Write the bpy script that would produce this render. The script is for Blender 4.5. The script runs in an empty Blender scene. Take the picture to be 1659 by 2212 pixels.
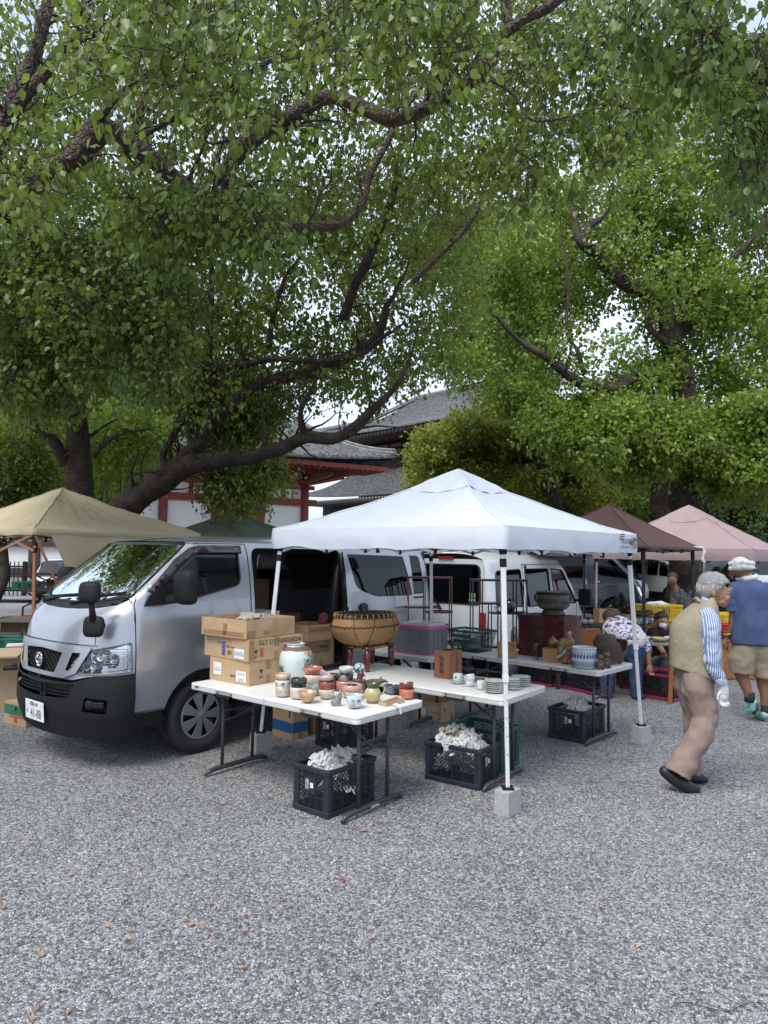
import bpy, bmesh, math, random
import numpy as np
from mathutils import Vector, Matrix, noise
from mathutils.geometry import delaunay_2d_cdt
random.seed(7)
rng = np.random.default_rng(7)
R = math.radians
SC = bpy.context.scene
COL = SC.collection
FPX, CAMH = 1500.0, 1.825
cp, sp_ = math.cos(R(3.4)), math.sin(R(3.4))
cr_, sr_ = math.cos(R(-.8)), math.sin(R(-.8))
RT, UP, FW = Vector((1, 0, 0)), Vector((0, -sp_, cp)), Vector((0, cp, sp_))
RT2, UP2 = RT * cr_ - UP * sr_, RT * sr_ + UP * cr_
CAM = Vector((0, 0, CAMH))
cd = bpy.data.cameras.new('camera'); cam = bpy.data.objects.new('camera', cd); COL.objects.link(cam)
m = Matrix((RT2, UP2, -FW)).transposed().to_4x4(); m.translation = CAM; cam.matrix_world = m
cd.sensor_fit = 'VERTICAL'; cd.sensor_height = 24; cd.lens = 24 * FPX / 2212; cd.clip_end = 2000; cd.clip_start = .05
SC.camera = cam
W = bpy.data.worlds.new('World'); SC.world = W; W.use_nodes = True
nt = W.node_tree; nt.nodes.clear()
SUN_EL, SUN_AZ = 58, 215
def N(nt, t, **k):
 n = nt.nodes.new(t)
 for a, b in k.items():
  if a.startswith('_'): setattr(n, a[1:], b)
  else: n.inputs[a.replace('__', ' ')].default_value = b
 return n
sky = N(nt, 'ShaderNodeTexSky', _sky_type='NISHITA', _sun_disc=False, _sun_elevation=R(SUN_EL), _sun_rotation=R(SUN_AZ), _air_density=1.0, _dust_density=3.0)
tc = N(nt, 'ShaderNodeTexCoord')
mp = N(nt, 'ShaderNodeMapping'); mp.inputs['Scale'].default_value = (1, 1, 2.6)
ns = N(nt, 'ShaderNodeTexNoise', Scale=2.2, Detail=6.0, Roughness=.55)
rp = N(nt, 'ShaderNodeValToRGB'); rp.color_ramp.elements[0].position = .34; rp.color_ramp.elements[1].position = .56
mx = N(nt, 'ShaderNodeMix', _data_type='RGBA'); mx.inputs[7].default_value = (4.8, 5.5, 6.6, 1)
mul = N(nt, 'ShaderNodeMath', _operation='MULTIPLY'); mul.inputs[1].default_value = .62
ad = N(nt, 'ShaderNodeMath', _operation='ADD'); ad.inputs[1].default_value = .36
bg = N(nt, 'ShaderNodeBackground', Strength=.105)
out = N(nt, 'ShaderNodeOutputWorld')
L = nt.links.new
L(tc.outputs['Generated'], mp.inputs['Vector']); L(mp.outputs['Vector'], ns.inputs['Vector']); L(ns.outputs[0], rp.inputs[0])
L(rp.outputs[0], mul.inputs[0]); L(mul.outputs[0], ad.inputs[0]); L(ad.outputs[0], mx.inputs[0]); L(sky.outputs[0], mx.inputs[6]); L(mx.outputs[2], bg.inputs[0]); L(bg.outputs[0], out.inputs[0])
sd = bpy.data.lights.new('sun', 'SUN'); sd.energy = 1.5; sd.angle = R(30); sd.color = (1, .97, .92)
so = bpy.data.objects.new('sun', sd); COL.objects.link(so)
az = R(SUN_AZ); dsun = Vector((math.sin(az) * math.cos(R(SUN_EL)), math.cos(az) * math.cos(R(SUN_EL)), math.sin(R(SUN_EL))))
so.rotation_euler = dsun.to_track_quat('Z', 'Y').to_euler()
SC.view_settings.view_transform = 'Standard'; SC.view_settings.look = 'None'; SC.view_settings.gamma = 1
SC.view_settings.exposure = 1.12
SC.render.engine = 'CYCLES'
cy = SC.cycles; cy.max_bounces = 10; cy.diffuse_bounces = 8; cy.transparent_max_bounces = 12; cy.transmission_bounces = 5; cy.glossy_bounces = 3
cy.use_denoising = True; cy.caustics_reflective = False; cy.caustics_refractive = False
def ray(px, py): return FW + RT2 * ((px - 829.5) / FPX) + UP2 * ((1106 - py) / FPX)
def G(px, py, z=0.0):
 d = ray(px, py); return CAM + d * ((z - CAMH) / d.z)
def Y(px, py, y):
 d = ray(px, py); return CAM + d * (y / d.y)
def crop(ox, oy, k): return lambda x, y: ((ox + k * x) * .54004, (oy + k * y) * .54004)
cA = crop(1000, 2400, .42194); cB = crop(1650, 2250, .54249); cC = crop(750, 2300, .60277); cD = crop(1600, 2200, .66305)
cF = crop(2300, 2050, .54252); cGd = crop(2550, 2150, .31465); cH = crop(2350, 2250, .24111); cI = crop(0, 1900, .4522); cJ = crop(0, 2350, .29383)
cK = crop(0, 2050, .2261); cL = crop(1000, 2180, .4822); cT = crop(500, 1500, .7836)
MATS = {}
def mat(name, col, rough=.6, metal=0., var=.12, scale=8., bump=0., bscale=60., spec=.5, coat=0., trans=0., transl=0., alpha=1., col2=None, c2pos=(.45, .6), emit=None, stretch=None, hue=0.):
 if name in MATS: return MATS[name]
 M_ = bpy.data.materials.new(name); M_.use_nodes = True; nt = M_.node_tree
 b = nt.nodes['Principled BSDF']; o = nt.nodes['Material Output']; L = nt.links.new
 b.inputs['Roughness'].default_value = rough; b.inputs['Metallic'].default_value = metal
 b.inputs['Specular IOR Level'].default_value = spec; b.inputs['Coat Weight'].default_value = coat; b.inputs['Coat Roughness'].default_value = .05
 b.inputs['Transmission Weight'].default_value = trans; b.inputs['Alpha'].default_value = alpha
 tc = N(nt, 'ShaderNodeTexCoord'); src = tc.outputs['Object']
 if stretch:
  mp = N(nt, 'ShaderNodeMapping'); mp.inputs['Scale'].default_value = stretch; L(src, mp.inputs['Vector']); src = mp.outputs['Vector']
 n1 = N(nt, 'ShaderNodeTexNoise', Scale=scale, Detail=5.0, Roughness=.6); L(src, n1.inputs['Vector'])
 c = (*col, 1)
 if col2:
  rp = N(nt, 'ShaderNodeValToRGB'); rp.color_ramp.elements[0].position, rp.color_ramp.elements[1].position = c2pos
  rp.color_ramp.elements[0].color = c; rp.color_ramp.elements[1].color = (*col2, 1); L(n1.outputs[0], rp.inputs[0]); cs = rp.outputs[0]
 else:
  rgb = N(nt, 'ShaderNodeRGB'); rgb.outputs[0].default_value = c; cs = rgb.outputs[0]
 n2 = N(nt, 'ShaderNodeTexNoise', Scale=scale * 2.7, Detail=4.0); L(src, n2.inputs['Vector'])
 mr = N(nt, 'ShaderNodeMapRange'); mr.inputs[1].default_value = .25; mr.inputs[2].default_value = .75
 mr.inputs[3].default_value = 1 - var; mr.inputs[4].default_value = 1 + var; L(n2.outputs[0], mr.inputs[0])
 hs = N(nt, 'ShaderNodeHueSaturation'); L(cs, hs.inputs['Color']); L(mr.outputs[0], hs.inputs['Value'])
 L(hs.outputs[0], b.inputs['Base Color'])
 mr2 = N(nt, 'ShaderNodeMapRange'); rv_ = .01 if coat >= .8 else .08; mr2.inputs[3].default_value = max(.02, rough - rv_); mr2.inputs[4].default_value = min(1, rough + rv_)
 L(n2.outputs[0], mr2.inputs[0]); L(mr2.outputs[0], b.inputs['Roughness'])
 if bump:
  n3 = N(nt, 'ShaderNodeTexNoise', Scale=bscale, Detail=4.0); L(src, n3.inputs['Vector'])
  bp = N(nt, 'ShaderNodeBump', Strength=min(1, bump), Distance=.01 if bscale > 30 else .03); L(n3.outputs[0], bp.inputs['Height']); L(bp.outputs[0], b.inputs['Normal'])
 if emit: b.inputs['Emission Color'].default_value = (*emit[0], 1); b.inputs['Emission Strength'].default_value = emit[1]
 if transl:
  t = N(nt, 'ShaderNodeBsdfTranslucent'); L(hs.outputs[0], t.inputs[0])
  ms = N(nt, 'ShaderNodeMixShader'); ms.inputs[0].default_value = transl; L(b.outputs[0], ms.inputs[1]); L(t.outputs[0], ms.inputs[2]); L(ms.outputs[0], o.inputs[0])
 MATS[name] = M_
 return M_
def glass(name, tint, rough=.02, ior=1.75):
 """window glass: tinted transparent pane with a real reflection"""
 if name in MATS: return MATS[name]
 M_ = bpy.data.materials.new(name); M_.use_nodes = True; nt = M_.node_tree; nt.nodes.clear(); L = nt.links.new
 t = N(nt, 'ShaderNodeBsdfTransparent'); t.inputs[0].default_value = (*tint, 1)
 g = N(nt, 'ShaderNodeBsdfGlossy'); g.inputs[0].default_value = (.9, .95, 1, 1); g.inputs['Roughness'].default_value = rough
 f = N(nt, 'ShaderNodeFresnel'); f.inputs[0].default_value = ior
 m = N(nt, 'ShaderNodeMixShader'); o = N(nt, 'ShaderNodeOutputMaterial')
 L(f.outputs[0], m.inputs[0]); L(t.outputs[0], m.inputs[1]); L(g.outputs[0], m.inputs[2]); L(m.outputs[0], o.inputs[0])
 MATS[name] = M_; return M_
class MB:
 def __init__(s): s.v = []; s.f = []; s.m = []; s.n = {}
 def add(s, vs, fs, mi=0, T=None):
  b = len(s.v); s.v += [tuple(T @ Vector(p)) if T else tuple(p) for p in vs]
  s.f += [tuple(b + i for i in f) for f in fs]; s.m += [mi] * len(fs); return s
 def box(s, c, d, mi=0, T=None, taper=1.0):
  x, y, z = d[0] / 2, d[1] / 2, d[2] / 2; cx, cy, cz = c; t = taper
  vs = [(cx - x * t, cy - y * t, cz - z), (cx + x * t, cy - y * t, cz - z), (cx + x * t, cy + y * t, cz - z), (cx - x * t, cy + y * t, cz - z),
    (cx - x, cy - y, cz + z), (cx + x, cy - y, cz + z), (cx + x, cy + y, cz + z), (cx - x, cy + y, cz + z)]
  return s.add(vs, [(0, 3, 2, 1), (4, 5, 6, 7), (0, 1, 5, 4), (1, 2, 6, 5), (2, 3, 7, 6), (3, 0, 4, 7)], mi, T)
 def bar(s, p, q, w, h=None, mi=0, up=(0, 0, 1)):
  p, q = Vector(p), Vector(q); h = h or w; d = (q - p); n = d.length
  if n < 1e-6: return s
  d /= n; u = Vector(up)
  if abs(d.dot(u)) > .98: u = Vector((1, 0, 0))
  a = d.cross(u).normalized(); b = a.cross(d)
  vs = [pt + a * (sx * w / 2) + b * (sy * h / 2) for pt in (p, q) for sx, sy in ((-1, -1), (1, -1), (1, 1), (-1, 1))]
  return s.add(vs, [(0, 1, 2, 3), (7, 6, 5, 4), (0, 4, 5, 1), (1, 5, 6, 2), (2, 6, 7, 3), (3, 7, 4, 0)], mi)
 def tube(s, pts, r, n=8, mi=0, cap=True, flat=1.0):
  pts = [Vector(p) for p in pts]; k = len(pts); rs = r if hasattr(r, '__len__') else [r] * k
  b = len(s.v); prev = None
  for i, p in enumerate(pts):
   d = (pts[min(i + 1, k - 1)] - pts[max(i - 1, 0)]); d = d.normalized() if d.length > 1e-9 else Vector((0, 0, 1))
   if prev is None:
    a = d.orthogonal().normalized()
   else:
    a = (prev - d * prev.dot(d)); a = a.normalized() if a.length > 1e-6 else d.orthogonal().normalized()
   prev = a; c = d.cross(a)
   for j in range(n):
    t = 2 * math.pi * j / n; s.v.append(tuple(p + (a * math.cos(t) + c * math.sin(t) * flat) * rs[i]))
  for i in range(k - 1):
   for j in range(n):
    s.f.append((b + i * n + j, b + i * n + (j + 1) % n, b + (i + 1) * n + (j + 1) % n, b + (i + 1) * n + j)); s.m.append(mi)
  if cap: s.f.append(tuple(b + j for j in reversed(range(n)))); s.f.append(tuple(b + (k - 1) * n + j for j in range(n))); s.m += [mi, mi]
  return s
 def loft(s, rings, mi=0, cap=True, closed=True):
  b = len(s.v); n = len(rings[0])
  for r in rings: s.v += [tuple(p) for p in r]
  for i in range(len(rings) - 1):
   for j in range(n if closed else n - 1):
    s.f.append((b + i * n + j, b + i * n + (j + 1) % n, b + (i + 1) * n + (j + 1) % n, b + (i + 1) * n + j)); s.m.append(mi)
  if cap and closed:
   s.f.append(tuple(b + j for j in reversed(range(n)))); s.f.append(tuple(b + (len(rings) - 1) * n + j for j in range(n))); s.m += [mi, mi]
  return s
 def lathe(s, prof, n=32, mi=0, c=(0, 0, 0), sx=1., sy=1., cap=True, wob=0.):
  rings = []
  for r, z in prof:
   rings.append([(c[0] + max(r, 1e-4) * math.cos(2 * math.pi * j / n) * sx * (1 + wob * math.sin(3 * j * 6.283 / n + z * 40)), c[1] + max(r, 1e-4) * math.sin(2 * math.pi * j / n) * sy, c[2] + z) for j in range(n)])
  mis = mi
  return s.loft(rings, mis, cap)
 def sphere(s, c, r, mi=0, n=16, k=10):
  rx, ry, rz = r if hasattr(r, '__len__') else (r, r, r)
  return s.loft([[(c[0] + rx * math.sin(t) * math.cos(2 * math.pi * j / n), c[1] + ry * math.sin(t) * math.sin(2 * math.pi * j / n), c[2] - rz * math.cos(t)) for j in range(n)] for t in [math.pi * (i + .02) / (k + .04) for i in range(k + 1)]], mi)
 def prism(s, poly, z0, z1, mi=0, T=None):
  n = len(poly); vs = [(x, y, z0) for x, y in poly] + [(x, y, z1) for x, y in poly]
  return s.add(vs, [tuple(reversed(range(n))), tuple(range(n, 2 * n))] + [(i, (i + 1) % n, n + (i + 1) % n, n + i) for i in range(n)], mi, T)
 def grid(s, fn, nu, nv, mi=0):
  b = len(s.v)
  for i in range(nu + 1):
   for j in range(nv + 1): s.v.append(tuple(fn(i / nu, j / nv)))
  for i in range(nu):
   for j in range(nv):
    a = b + i * (nv + 1) + j; s.f.append((a, a + nv + 1, a + nv + 2, a + 1)); s.m.append(mi)
  return s
 def obj(s, name, mats, parent=None, smooth=False, bevel=0., solid=0., seg=2, sub=0, remesh=0., relax=0, fix=False, offset=0):
  me = bpy.data.meshes.new(name); me.from_pydata(s.v, [], s.f)
  if not isinstance(mats, (list, tuple)): mats = [mats]
  for m_ in mats: me.materials.append(m_)
  if len(mats) > 1: me.polygons.foreach_set('material_index', s.m)
  if fix or remesh:
   bm = bmesh.new(); bm.from_mesh(me); bmesh.ops.recalc_face_normals(bm, faces=bm.faces); bm.to_mesh(me); bm.free()
  if smooth: me.polygons.foreach_set('use_smooth', [True] * len(me.polygons))
  me.update()
  if smooth and s.n and len(s.n) == len(s.v) and not solid: me.normals_split_custom_set_from_vertices([s.n[i] for i in range(len(s.v))])
  o = bpy.data.objects.new(name, me); COL.objects.link(o); o.parent = parent
  if solid:
   md = o.modifiers.new('s', 'SOLIDIFY'); md.thickness = solid; md.offset = offset
  if remesh:
   md = o.modifiers.new('r', 'REMESH'); md.mode = 'VOXEL'; md.voxel_size = remesh; md.use_smooth_shade = True
  if relax:
   md = o.modifiers.new('l', 'SMOOTH'); md.factor = .5; md.iterations = relax
  if bevel:
   md = o.modifiers.new('b', 'BEVEL'); md.width = bevel; md.segments = seg; md.limit_method = 'ANGLE'; md.angle_limit = R(40)
  if sub:
   md = o.modifiers.new('d', 'SUBSURF'); md.levels = sub; md.render_levels = sub
  if bevel and smooth is False:
   me.polygons.foreach_set('use_smooth', [True] * len(me.polygons))
   try:
    md = o.modifiers.new('w', 'WEIGHTED_NORMAL'); md.keep_sharp = True
   except Exception: pass
  return o
LABELS = []
def tag(o, label, cat, group=None, kind=None):
 if label: o['label'] = label
 if cat: o['category'] = cat
 if group: o['group'] = group
 if kind: o['kind'] = kind
 return o
def thing(name, label, cat, loc=(0, 0, 0), rz=0., group=None):
 o = bpy.data.objects.new(name, None); COL.objects.link(o); o.location = loc; o.rotation_euler = (0, 0, rz); o.empty_display_size = .1
 return tag(o, label, cat, group)
def copy_tree(o, parent=None):
 c = o.copy(); COL.objects.link(c); c.parent = parent
 for ch in list(o.children): copy_tree(ch, c)
 return c
def dup(o, label, loc, rz=0., group=None, scale=None):
 c = copy_tree(o); c.location = loc; c.rotation_euler = (0, 0, rz); c['label'] = label
 if group: c['group'] = group
 if scale: c.scale = scale
 return c
def text(parent, s, size, c, xd, yd, m_, name='lettering', ext=.0006, sx=1., vertical=False, spacing=None):
 """flat lettering laid on a face: c centre, xd reading direction, yd up"""
 cu = bpy.data.curves.new(name, 'FONT'); cu.body = '\n'.join(s) if vertical else s; cu.size = 1; cu.extrude = ext / size
 cu.align_x = 'CENTER'; cu.align_y = 'CENTER'; cu.space_line = .95; cu.resolution_u = 3
 if spacing: cu.space_character = spacing
 to = bpy.data.objects.new(name, cu); COL.objects.link(to)
 dg = bpy.context.evaluated_depsgraph_get(); me = bpy.data.meshes.new_from_object(to.evaluated_get(dg)); bpy.data.objects.remove(to)
 xd = Vector(xd).normalized(); yd = Vector(yd).normalized(); zd = xd.cross(yd)
 T = Matrix((xd * sx * size, yd * size, zd * size)).transposed().to_4x4(); T.translation = Vector(c)
 me.transform(T); me.materials.clear(); me.materials.append(m_)
 o = bpy.data.objects.new(name, me); COL.objects.link(o); o.parent = parent
 return o
def smoothstep(a, b, x): t = min(1, max(0, (x - a) / (b - a))); return t * t * (3 - 2 * t)
def lerp(tab, x):
 if x <= tab[0][0]: return tab[0][1]
 for (a, b), (c, d) in zip(tab, tab[1:]):
  if x <= c: return b + (d - b) * (x - a) / (c - a)
 return tab[-1][1]
def rpoly(pts, r=.03, n=4):
 """round the corners of a 2D polygon; r number or list"""
 out = []; k = len(pts)
 for i, p in enumerate(pts):
  rr = r[i] if hasattr(r, '__len__') else r
  p = Vector(p); a = Vector(pts[i - 1]) - p; b = Vector(pts[(i + 1) % k]) - p
  if rr <= 0: out.append(tuple(p)); continue
  q = min(rr, a.length * .48, b.length * .48); a = p + a.normalized() * q; b = p + b.normalized() * q
  for j in range(n + 1):
   t = j / n; out.append(tuple(a * (1 - t) ** 2 + p * (2 * t * (1 - t)) + b * t * t))
 return out
def inpoly(x, y, poly):
 c = False; j = len(poly) - 1
 for i in range(len(poly)):
  xi, yi = poly[i]; xj, yj = poly[j]
  if (yi > y) != (yj > y) and x < (xj - xi) * (y - yi) / (yj - yi) + xi: c = not c
  j = i
 return c
def densify(poly, step):
 o = []
 for i in range(len(poly)):
  a, b = Vector(poly[i]), Vector(poly[(i + 1) % len(poly)]); k = max(1, int((b - a).length / step + .5))
  o += [tuple(a.lerp(b, j / k)) for j in range(k)]
 return o
def skin(mb, outer, holes, fn, step=.06, mi=0, thick=0., flip=False, rim=0.):
 """fill a flat outline (with holes) with small triangles and lay it on the surface fn(a,b)"""
 outer = densify(outer, step); holes = [densify(h, step) for h in holes]
 vs = []; es = []
 for lp in [outer] + holes:
  b = len(vs); vs += lp; es += [(b + i, b + (i + 1) % len(lp)) for i in range(len(lp))]
 xs = [p[0] for p in outer]; ys = [p[1] for p in outer]
 def ok(x, y): return inpoly(x, y, outer) and not any(inpoly(x, y, h) for h in holes)
 gx = np.arange(min(xs) + step / 2, max(xs), step); gy = np.arange(min(ys) + step / 2, max(ys), step)
 allb = np.array(vs)
 for i, x in enumerate(gx):
  for j, y in enumerate(gy):
   x_ = x + (step * .02 if j % 2 else 0)
   if ok(x_, y) and np.min((allb[:, 0] - x_) ** 2 + (allb[:, 1] - y) ** 2) > (step * .45) ** 2: vs.append((x_, y))
 r = delaunay_2d_cdt([Vector(p) for p in vs], es, [], 0, 1e-6)
 V2 = [tuple(p) for p in r[0]]; T = [f for f in r[2] if ok(sum(V2[i][0] for i in f) / 3, sum(V2[i][1] for i in f) / 3)]
 T = [f if (V2[f[1]][0] - V2[f[0]][0]) * (V2[f[2]][1] - V2[f[0]][1]) - (V2[f[1]][1] - V2[f[0]][1]) * (V2[f[2]][0] - V2[f[0]][0]) > 0 else tuple(reversed(f)) for f in T]
 if flip: T = [tuple(reversed(f)) for f in T]
 P = [fn(a, b) for a, b in V2]; n0 = len(mb.v); mb.add(P, T, mi); h_ = .012
 for i, (a, b) in enumerate(V2):
  nn = (Vector(fn(a + h_, b)) - Vector(fn(a - h_, b))).cross(Vector(fn(a, b + h_)) - Vector(fn(a, b - h_)))
  mb.n[n0 + i] = nn.normalized() * (-1 if flip else 1)
 return mb
UX, WX = Vector((math.cos(R(51)), math.sin(R(51)), 0)), Vector((-math.sin(R(51)), math.cos(R(51)), 0))
silver = mat('silver_paint', (.38, .40, .43), .30, .55, 0, 3, coat=.9)
blackpl = mat('black_plastic', (.011, .012, .013), .62, 0, .1, 30, .15, 250, spec=.25)
blackgl = mat('black_trim', (.012, .012, .013), .3)
seamm = mat('seam_dark', (.01, .01, .01), .8)
rubber = mat('tyre_rubber', (.022, .022, .023), .85, 0, .25, 18, .3, 120)
hubm = mat('wheel_cover_silver', (.27, .27, .28), .4, .6, .1, 12)
chrome = mat('chrome', (.75, .76, .78), .12, 1., .03)
reflm = mat('lamp_reflector', (.8, .82, .84), .14, .95, .1, 25)
lensm = glass('lamp_lens', (.93, .95, .95), .03)
wsglass = glass('windscreen_glass', (.56, .68, .58), .01)
sideglass = glass('side_glass', (.15, .18, .17), .01, 1.5)
darkglass = glass('privacy_glass', (.035, .037, .04), .015, 1.42)
amber = mat('amber_lens', (.5, .12, .02), .2, coat=.5)
redlens = mat('red_lens', (.35, .01, .01), .2, coat=.8)
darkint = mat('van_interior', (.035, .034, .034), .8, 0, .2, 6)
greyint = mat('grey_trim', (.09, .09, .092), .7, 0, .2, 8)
seatm = mat('seat_cloth', (.05, .05, .055), .9, 0, .2, 40)
platew = mat('plate_white', (.75, .77, .76), .35)
plateg = mat('plate_green', (.01, .06, .025), .4)
papergreen = mat('green_paper', (.22, .42, .33), .8)
class VS:
 def __init__(s, x0, D, w, L, zr, p=2.5, rr=.1):
  s.x0t, s.Dt, s.wt, s.L, s.zrt, s.p, s.rr, s.c = x0, D, w, L, zr, p, rr, {}
 def tab(s, t):
  k = id(t)
  if k not in s.c:
   z = np.linspace(0, 2.2, 441); v = np.array([lerp(t, a) for a in z]); kr = np.hanning(27); kr /= kr.sum()
   s.c[k] = np.convolve(np.pad(v, 13, 'edge'), kr, 'valid')
  return s.c[k]
 def ev(s, t, z): q = min(439.99, max(0, z / .005)); i = int(q); T_ = s.tab(t); return float(T_[i] + (T_[i + 1] - T_[i]) * (q - i))
 def x0(s, z): return s.ev(s.x0t, z)
 def D(s, z): return s.ev(s.Dt, z)
 def w(s, z): return s.ev(s.wt, z)
 def Wd(s, x, z):
  q = min(1, max(0, 1 - (x - s.x0(z)) / s.D(z))); k = max(0., 1 - q * q) ** (1 / s.p)
  r = max(0, (x - (s.L - s.rr)) / s.rr); r = math.sqrt(max(0, 1 - min(1, r) ** 2)) if r > 0 else 1
  return s.w(z) * k - s.rr * (1 - r)
 def S(s, side, off=0.): return lambda x, z: (x, side * (s.Wd(x, z) + off), z)
 def Fr(s, off=0.): return lambda y, z: (s.x0(z) + s.D(z) * (1 - math.sqrt(max(0, 1 - min(1, abs(y) / s.w(z)) ** s.p))) - off, y, z)
 def B(s, off=0.):
  def f(t, z):
   a = min(1., abs(t)) * math.pi / 2; sg = 1 if t > 0 else -1
   return (s.x0(z) + s.D(z) * (1 - math.cos(a)) - off * math.cos(a) + max(0, abs(t) - 1) * .5, sg * (s.w(z) * math.sin(a) ** (2 / s.p) + off * math.sin(a)), z)
  return f
 def sx(s, x, z):
  return math.acos(min(1, max(-1, 1 - (x - s.x0(z)) / s.D(z)))) / (math.pi / 2)
 def sy(s, y, z): return math.asin(min(1, abs(y) / s.w(z)) ** (s.p / 2)) / (math.pi / 2) * (1 if y > 0 else -1)
 def roof(s, ztop_edge, x_a, x_b, mb, n=40, m=20, mi=0):
  def f(a, b):
   y = (b * 2 - 1); x = x_a(y) + (x_b - x_a(y)) * a
   e = lerp(s.zrt, x); wv = s.Wd(min(x, s.L - .02), ztop_edge)
   z = ztop_edge + (e - ztop_edge) * (1 - abs(y) ** 3.2)
   return (x, y * wv, z)
  mb.grid(f, n, m, mi)
def seam(mb, fn, pts, w=.006, close=False, mi=0):
 """a shut line: thin dark strip lying on the surface"""
 if close: pts = pts + [pts[0]]
 P = []
 for a, b in zip(pts, pts[1:]):
  k = max(1, int(math.dist(a, b) / .04))
  P += [(a[0] + (b[0] - a[0]) * i / k, a[1] + (b[1] - a[1]) * i / k) for i in range(k)]
 P.append(pts[-1]); P = [Vector(fn(*p)) for p in P]
 mb.tube(P, w / 2, 4, mi); return mb
def wheel(root, x, y, side, r=.335, wd=.19, rim=.2, style=0):
 t = MB()
 prof = [(r - .12, -wd / 2 + .012), (r - .06, -wd / 2), (r - .02, -wd / 2 + .006), (r - .004, -wd / 2 + .03), (r, -wd / 2 + .05)]
 for g in range(4):
  z = -wd / 2 + .05 + (g + .5) * (wd - .1) / 4
  prof += [(r, z - .006), (r - .008, z - .004), (r - .008, z + .004), (r, z + .006)]
 prof += [(r, wd / 2 - .05), (r - .004, wd / 2 - .03), (r - .02, wd / 2 - .006), (r - .06, wd / 2), (r - .12, wd / 2 - .012), (r - .13, 0)]
 prof.append(prof[0])
 t.lathe(prof, 56, cap=False)
 for a in range(72):
  t.box((r - .005, 0, wd / 2 - .032), (.012, .006, .03), T=Matrix.Rotation(2 * math.pi * a / 72, 4, 'Z'))
 T = Matrix.Rotation(R(90) * -side, 4, 'X')
 w_ = thing('wheel', None, None); w_.parent = root; w_.location = (x, y, r); w_.rotation_euler = (R(90) * -side, 0, 0)
 del T
 t.obj('tyre', rubber, w_, smooth=True)
 c = MB(); z0 = wd / 2 - .012
 c.lathe([(rim + .012, z0 - .02), (rim + .012, z0 - .004), (rim + .002, z0 + .002), (rim - .012, z0 - .002)], 48, cap=False)
 n = 7 if style == 0 else 6
 for k in range(n):
  a0 = 2 * math.pi * k / n
  for sgn in (-1, 1):
   pa = []
   for i in range(5):
    q = i / 4; rr_ = .035 + (rim - .04) * q; hw = (.014 + .022 * q); aa = a0 + sgn * (.3 / n * 3.1416 * .62)
    pa.append((rr_, aa, hw, z0 + .012 - .012 * q * q))
   ring = []
   for rr_, aa, hw, zz in pa:
    cx, cy_ = rr_ * math.cos(aa), rr_ * math.sin(aa); tx, ty = -math.sin(aa), math.cos(aa)
    ring.append([(cx - tx * hw, cy_ - ty * hw, zz - .012), (cx - tx * hw, cy_ - ty * hw, zz), (cx + tx * hw, cy_ + ty * hw, zz), (cx + tx * hw, cy_ + ty * hw, zz - .012)])
   c.loft(ring)
 c.lathe([(.0, z0 + .016), (.03, z0 + .016), (.045, z0 + .01), (.06, z0 + .004), (.06, z0 - .02)], 24, cap=False)
 c.obj('wheel_cover', hubm, w_, smooth=False, bevel=.002)
 d = MB(); d.lathe([(rim + .012, z0 - .03), (rim * .5, z0 - .05), (.0, z0 - .05)], 32, cap=False)
 d.obj('brake_disc', blackgl, w_, smooth=True)
 return w_
vs1 = VS([(.2, .07), (.3, .02), (.42, 0), (.62, 0), (.8, .015), (1.0, .035), (1.15, .065), (1.25, .115), (1.31, .165), (1.36, .22), (1.42, .30), (1.9, .91), (2, 1.02)],
   [(0, .40), (1.15, .40), (1.36, .27), (1.42, .16), (1.9, .15)],
   [(.2, .80), (.45, .835), (.6, .8475), (.95, .8475), (1.15, .838), (1.35, .82), (1.6, .785), (1.9, .715), (1.98, .69)], 4.695,
   [(.85, 1.905), (1.2, 1.955), (1.7, 1.98), (2.2, 1.99), (4.3, 1.985), (4.695, 1.94)])
VO = Vector((-2.2906, 5.5402, 0)) + WX * .8475
van = thing('delivery_van', 'silver van with its nose to the camera and the side door slid open, boxes inside', 'van', VO, R(51))
S, Fr, B = vs1.S, vs1.Fr, vs1.B
def nose_side(x, zs, sg): return [(sg * vs1.sx(x, z), z) for z in zs]
mb = MB()
hl = lambda sg: rpoly([(sg * abs(vs1.sy(.50, .785)), .792), (sg * abs(vs1.sy(.575, .99)), .985), (sg * vs1.sx(.355, 1.05), 1.052), (sg * vs1.sx(.36, .82), .815)], .012)
zb = [.80, .9, 1., 1.1, 1.2, 1.3, 1.36, 1.43]
top = [(.68, 1.40), (.55, 1.355), (.35, 1.325), (.15, 1.31), (0, 1.307), (-.15, 1.31), (-.35, 1.325), (-.55, 1.355), (-.68, 1.40)]
outer = [(-.3, .74), (.3, .74), (.45, .775)] + nose_side(.385, zb, 1) + top + list(reversed(nose_side(.385, zb, -1))) + [(-.45, .775)]
grl = [(vs1.sy(-.34, .76), .765), (vs1.sy(.34, .76), .765), (vs1.sy(.50, .95), .96), (0, .985), (vs1.sy(-.50, .95), .96)]
skin(mb, outer, [hl(-1), hl(1), grl], B(), .04)
mb.obj('nose_panel', silver, van, smooth=True)
def arch(x, r, z0=.46, n=14): return [(x + r * math.cos(a), max(z0, .345 + r * math.sin(a))) for a in [math.pi - math.asin(.115 / r) - (math.pi - 2 * math.asin(.115 / r)) * i / n for i in range(n + 1)]]
def apillar(zs): return [(vs1.x0(z) + vs1.D(z) * .50, z) for z in zs]
win = rpoly([(.50, 1.352), (.85, 1.37), (1.51, 1.505), (1.515, 1.845), (1.03, 1.845), (.80, 1.70)], [.02, .01, .07, .04, .05, .1])
opening = rpoly([(1.665, .50), (2.98, .50), (2.98, 1.86), (1.68, 1.86)], [.03, .05, .08, .1])
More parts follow.
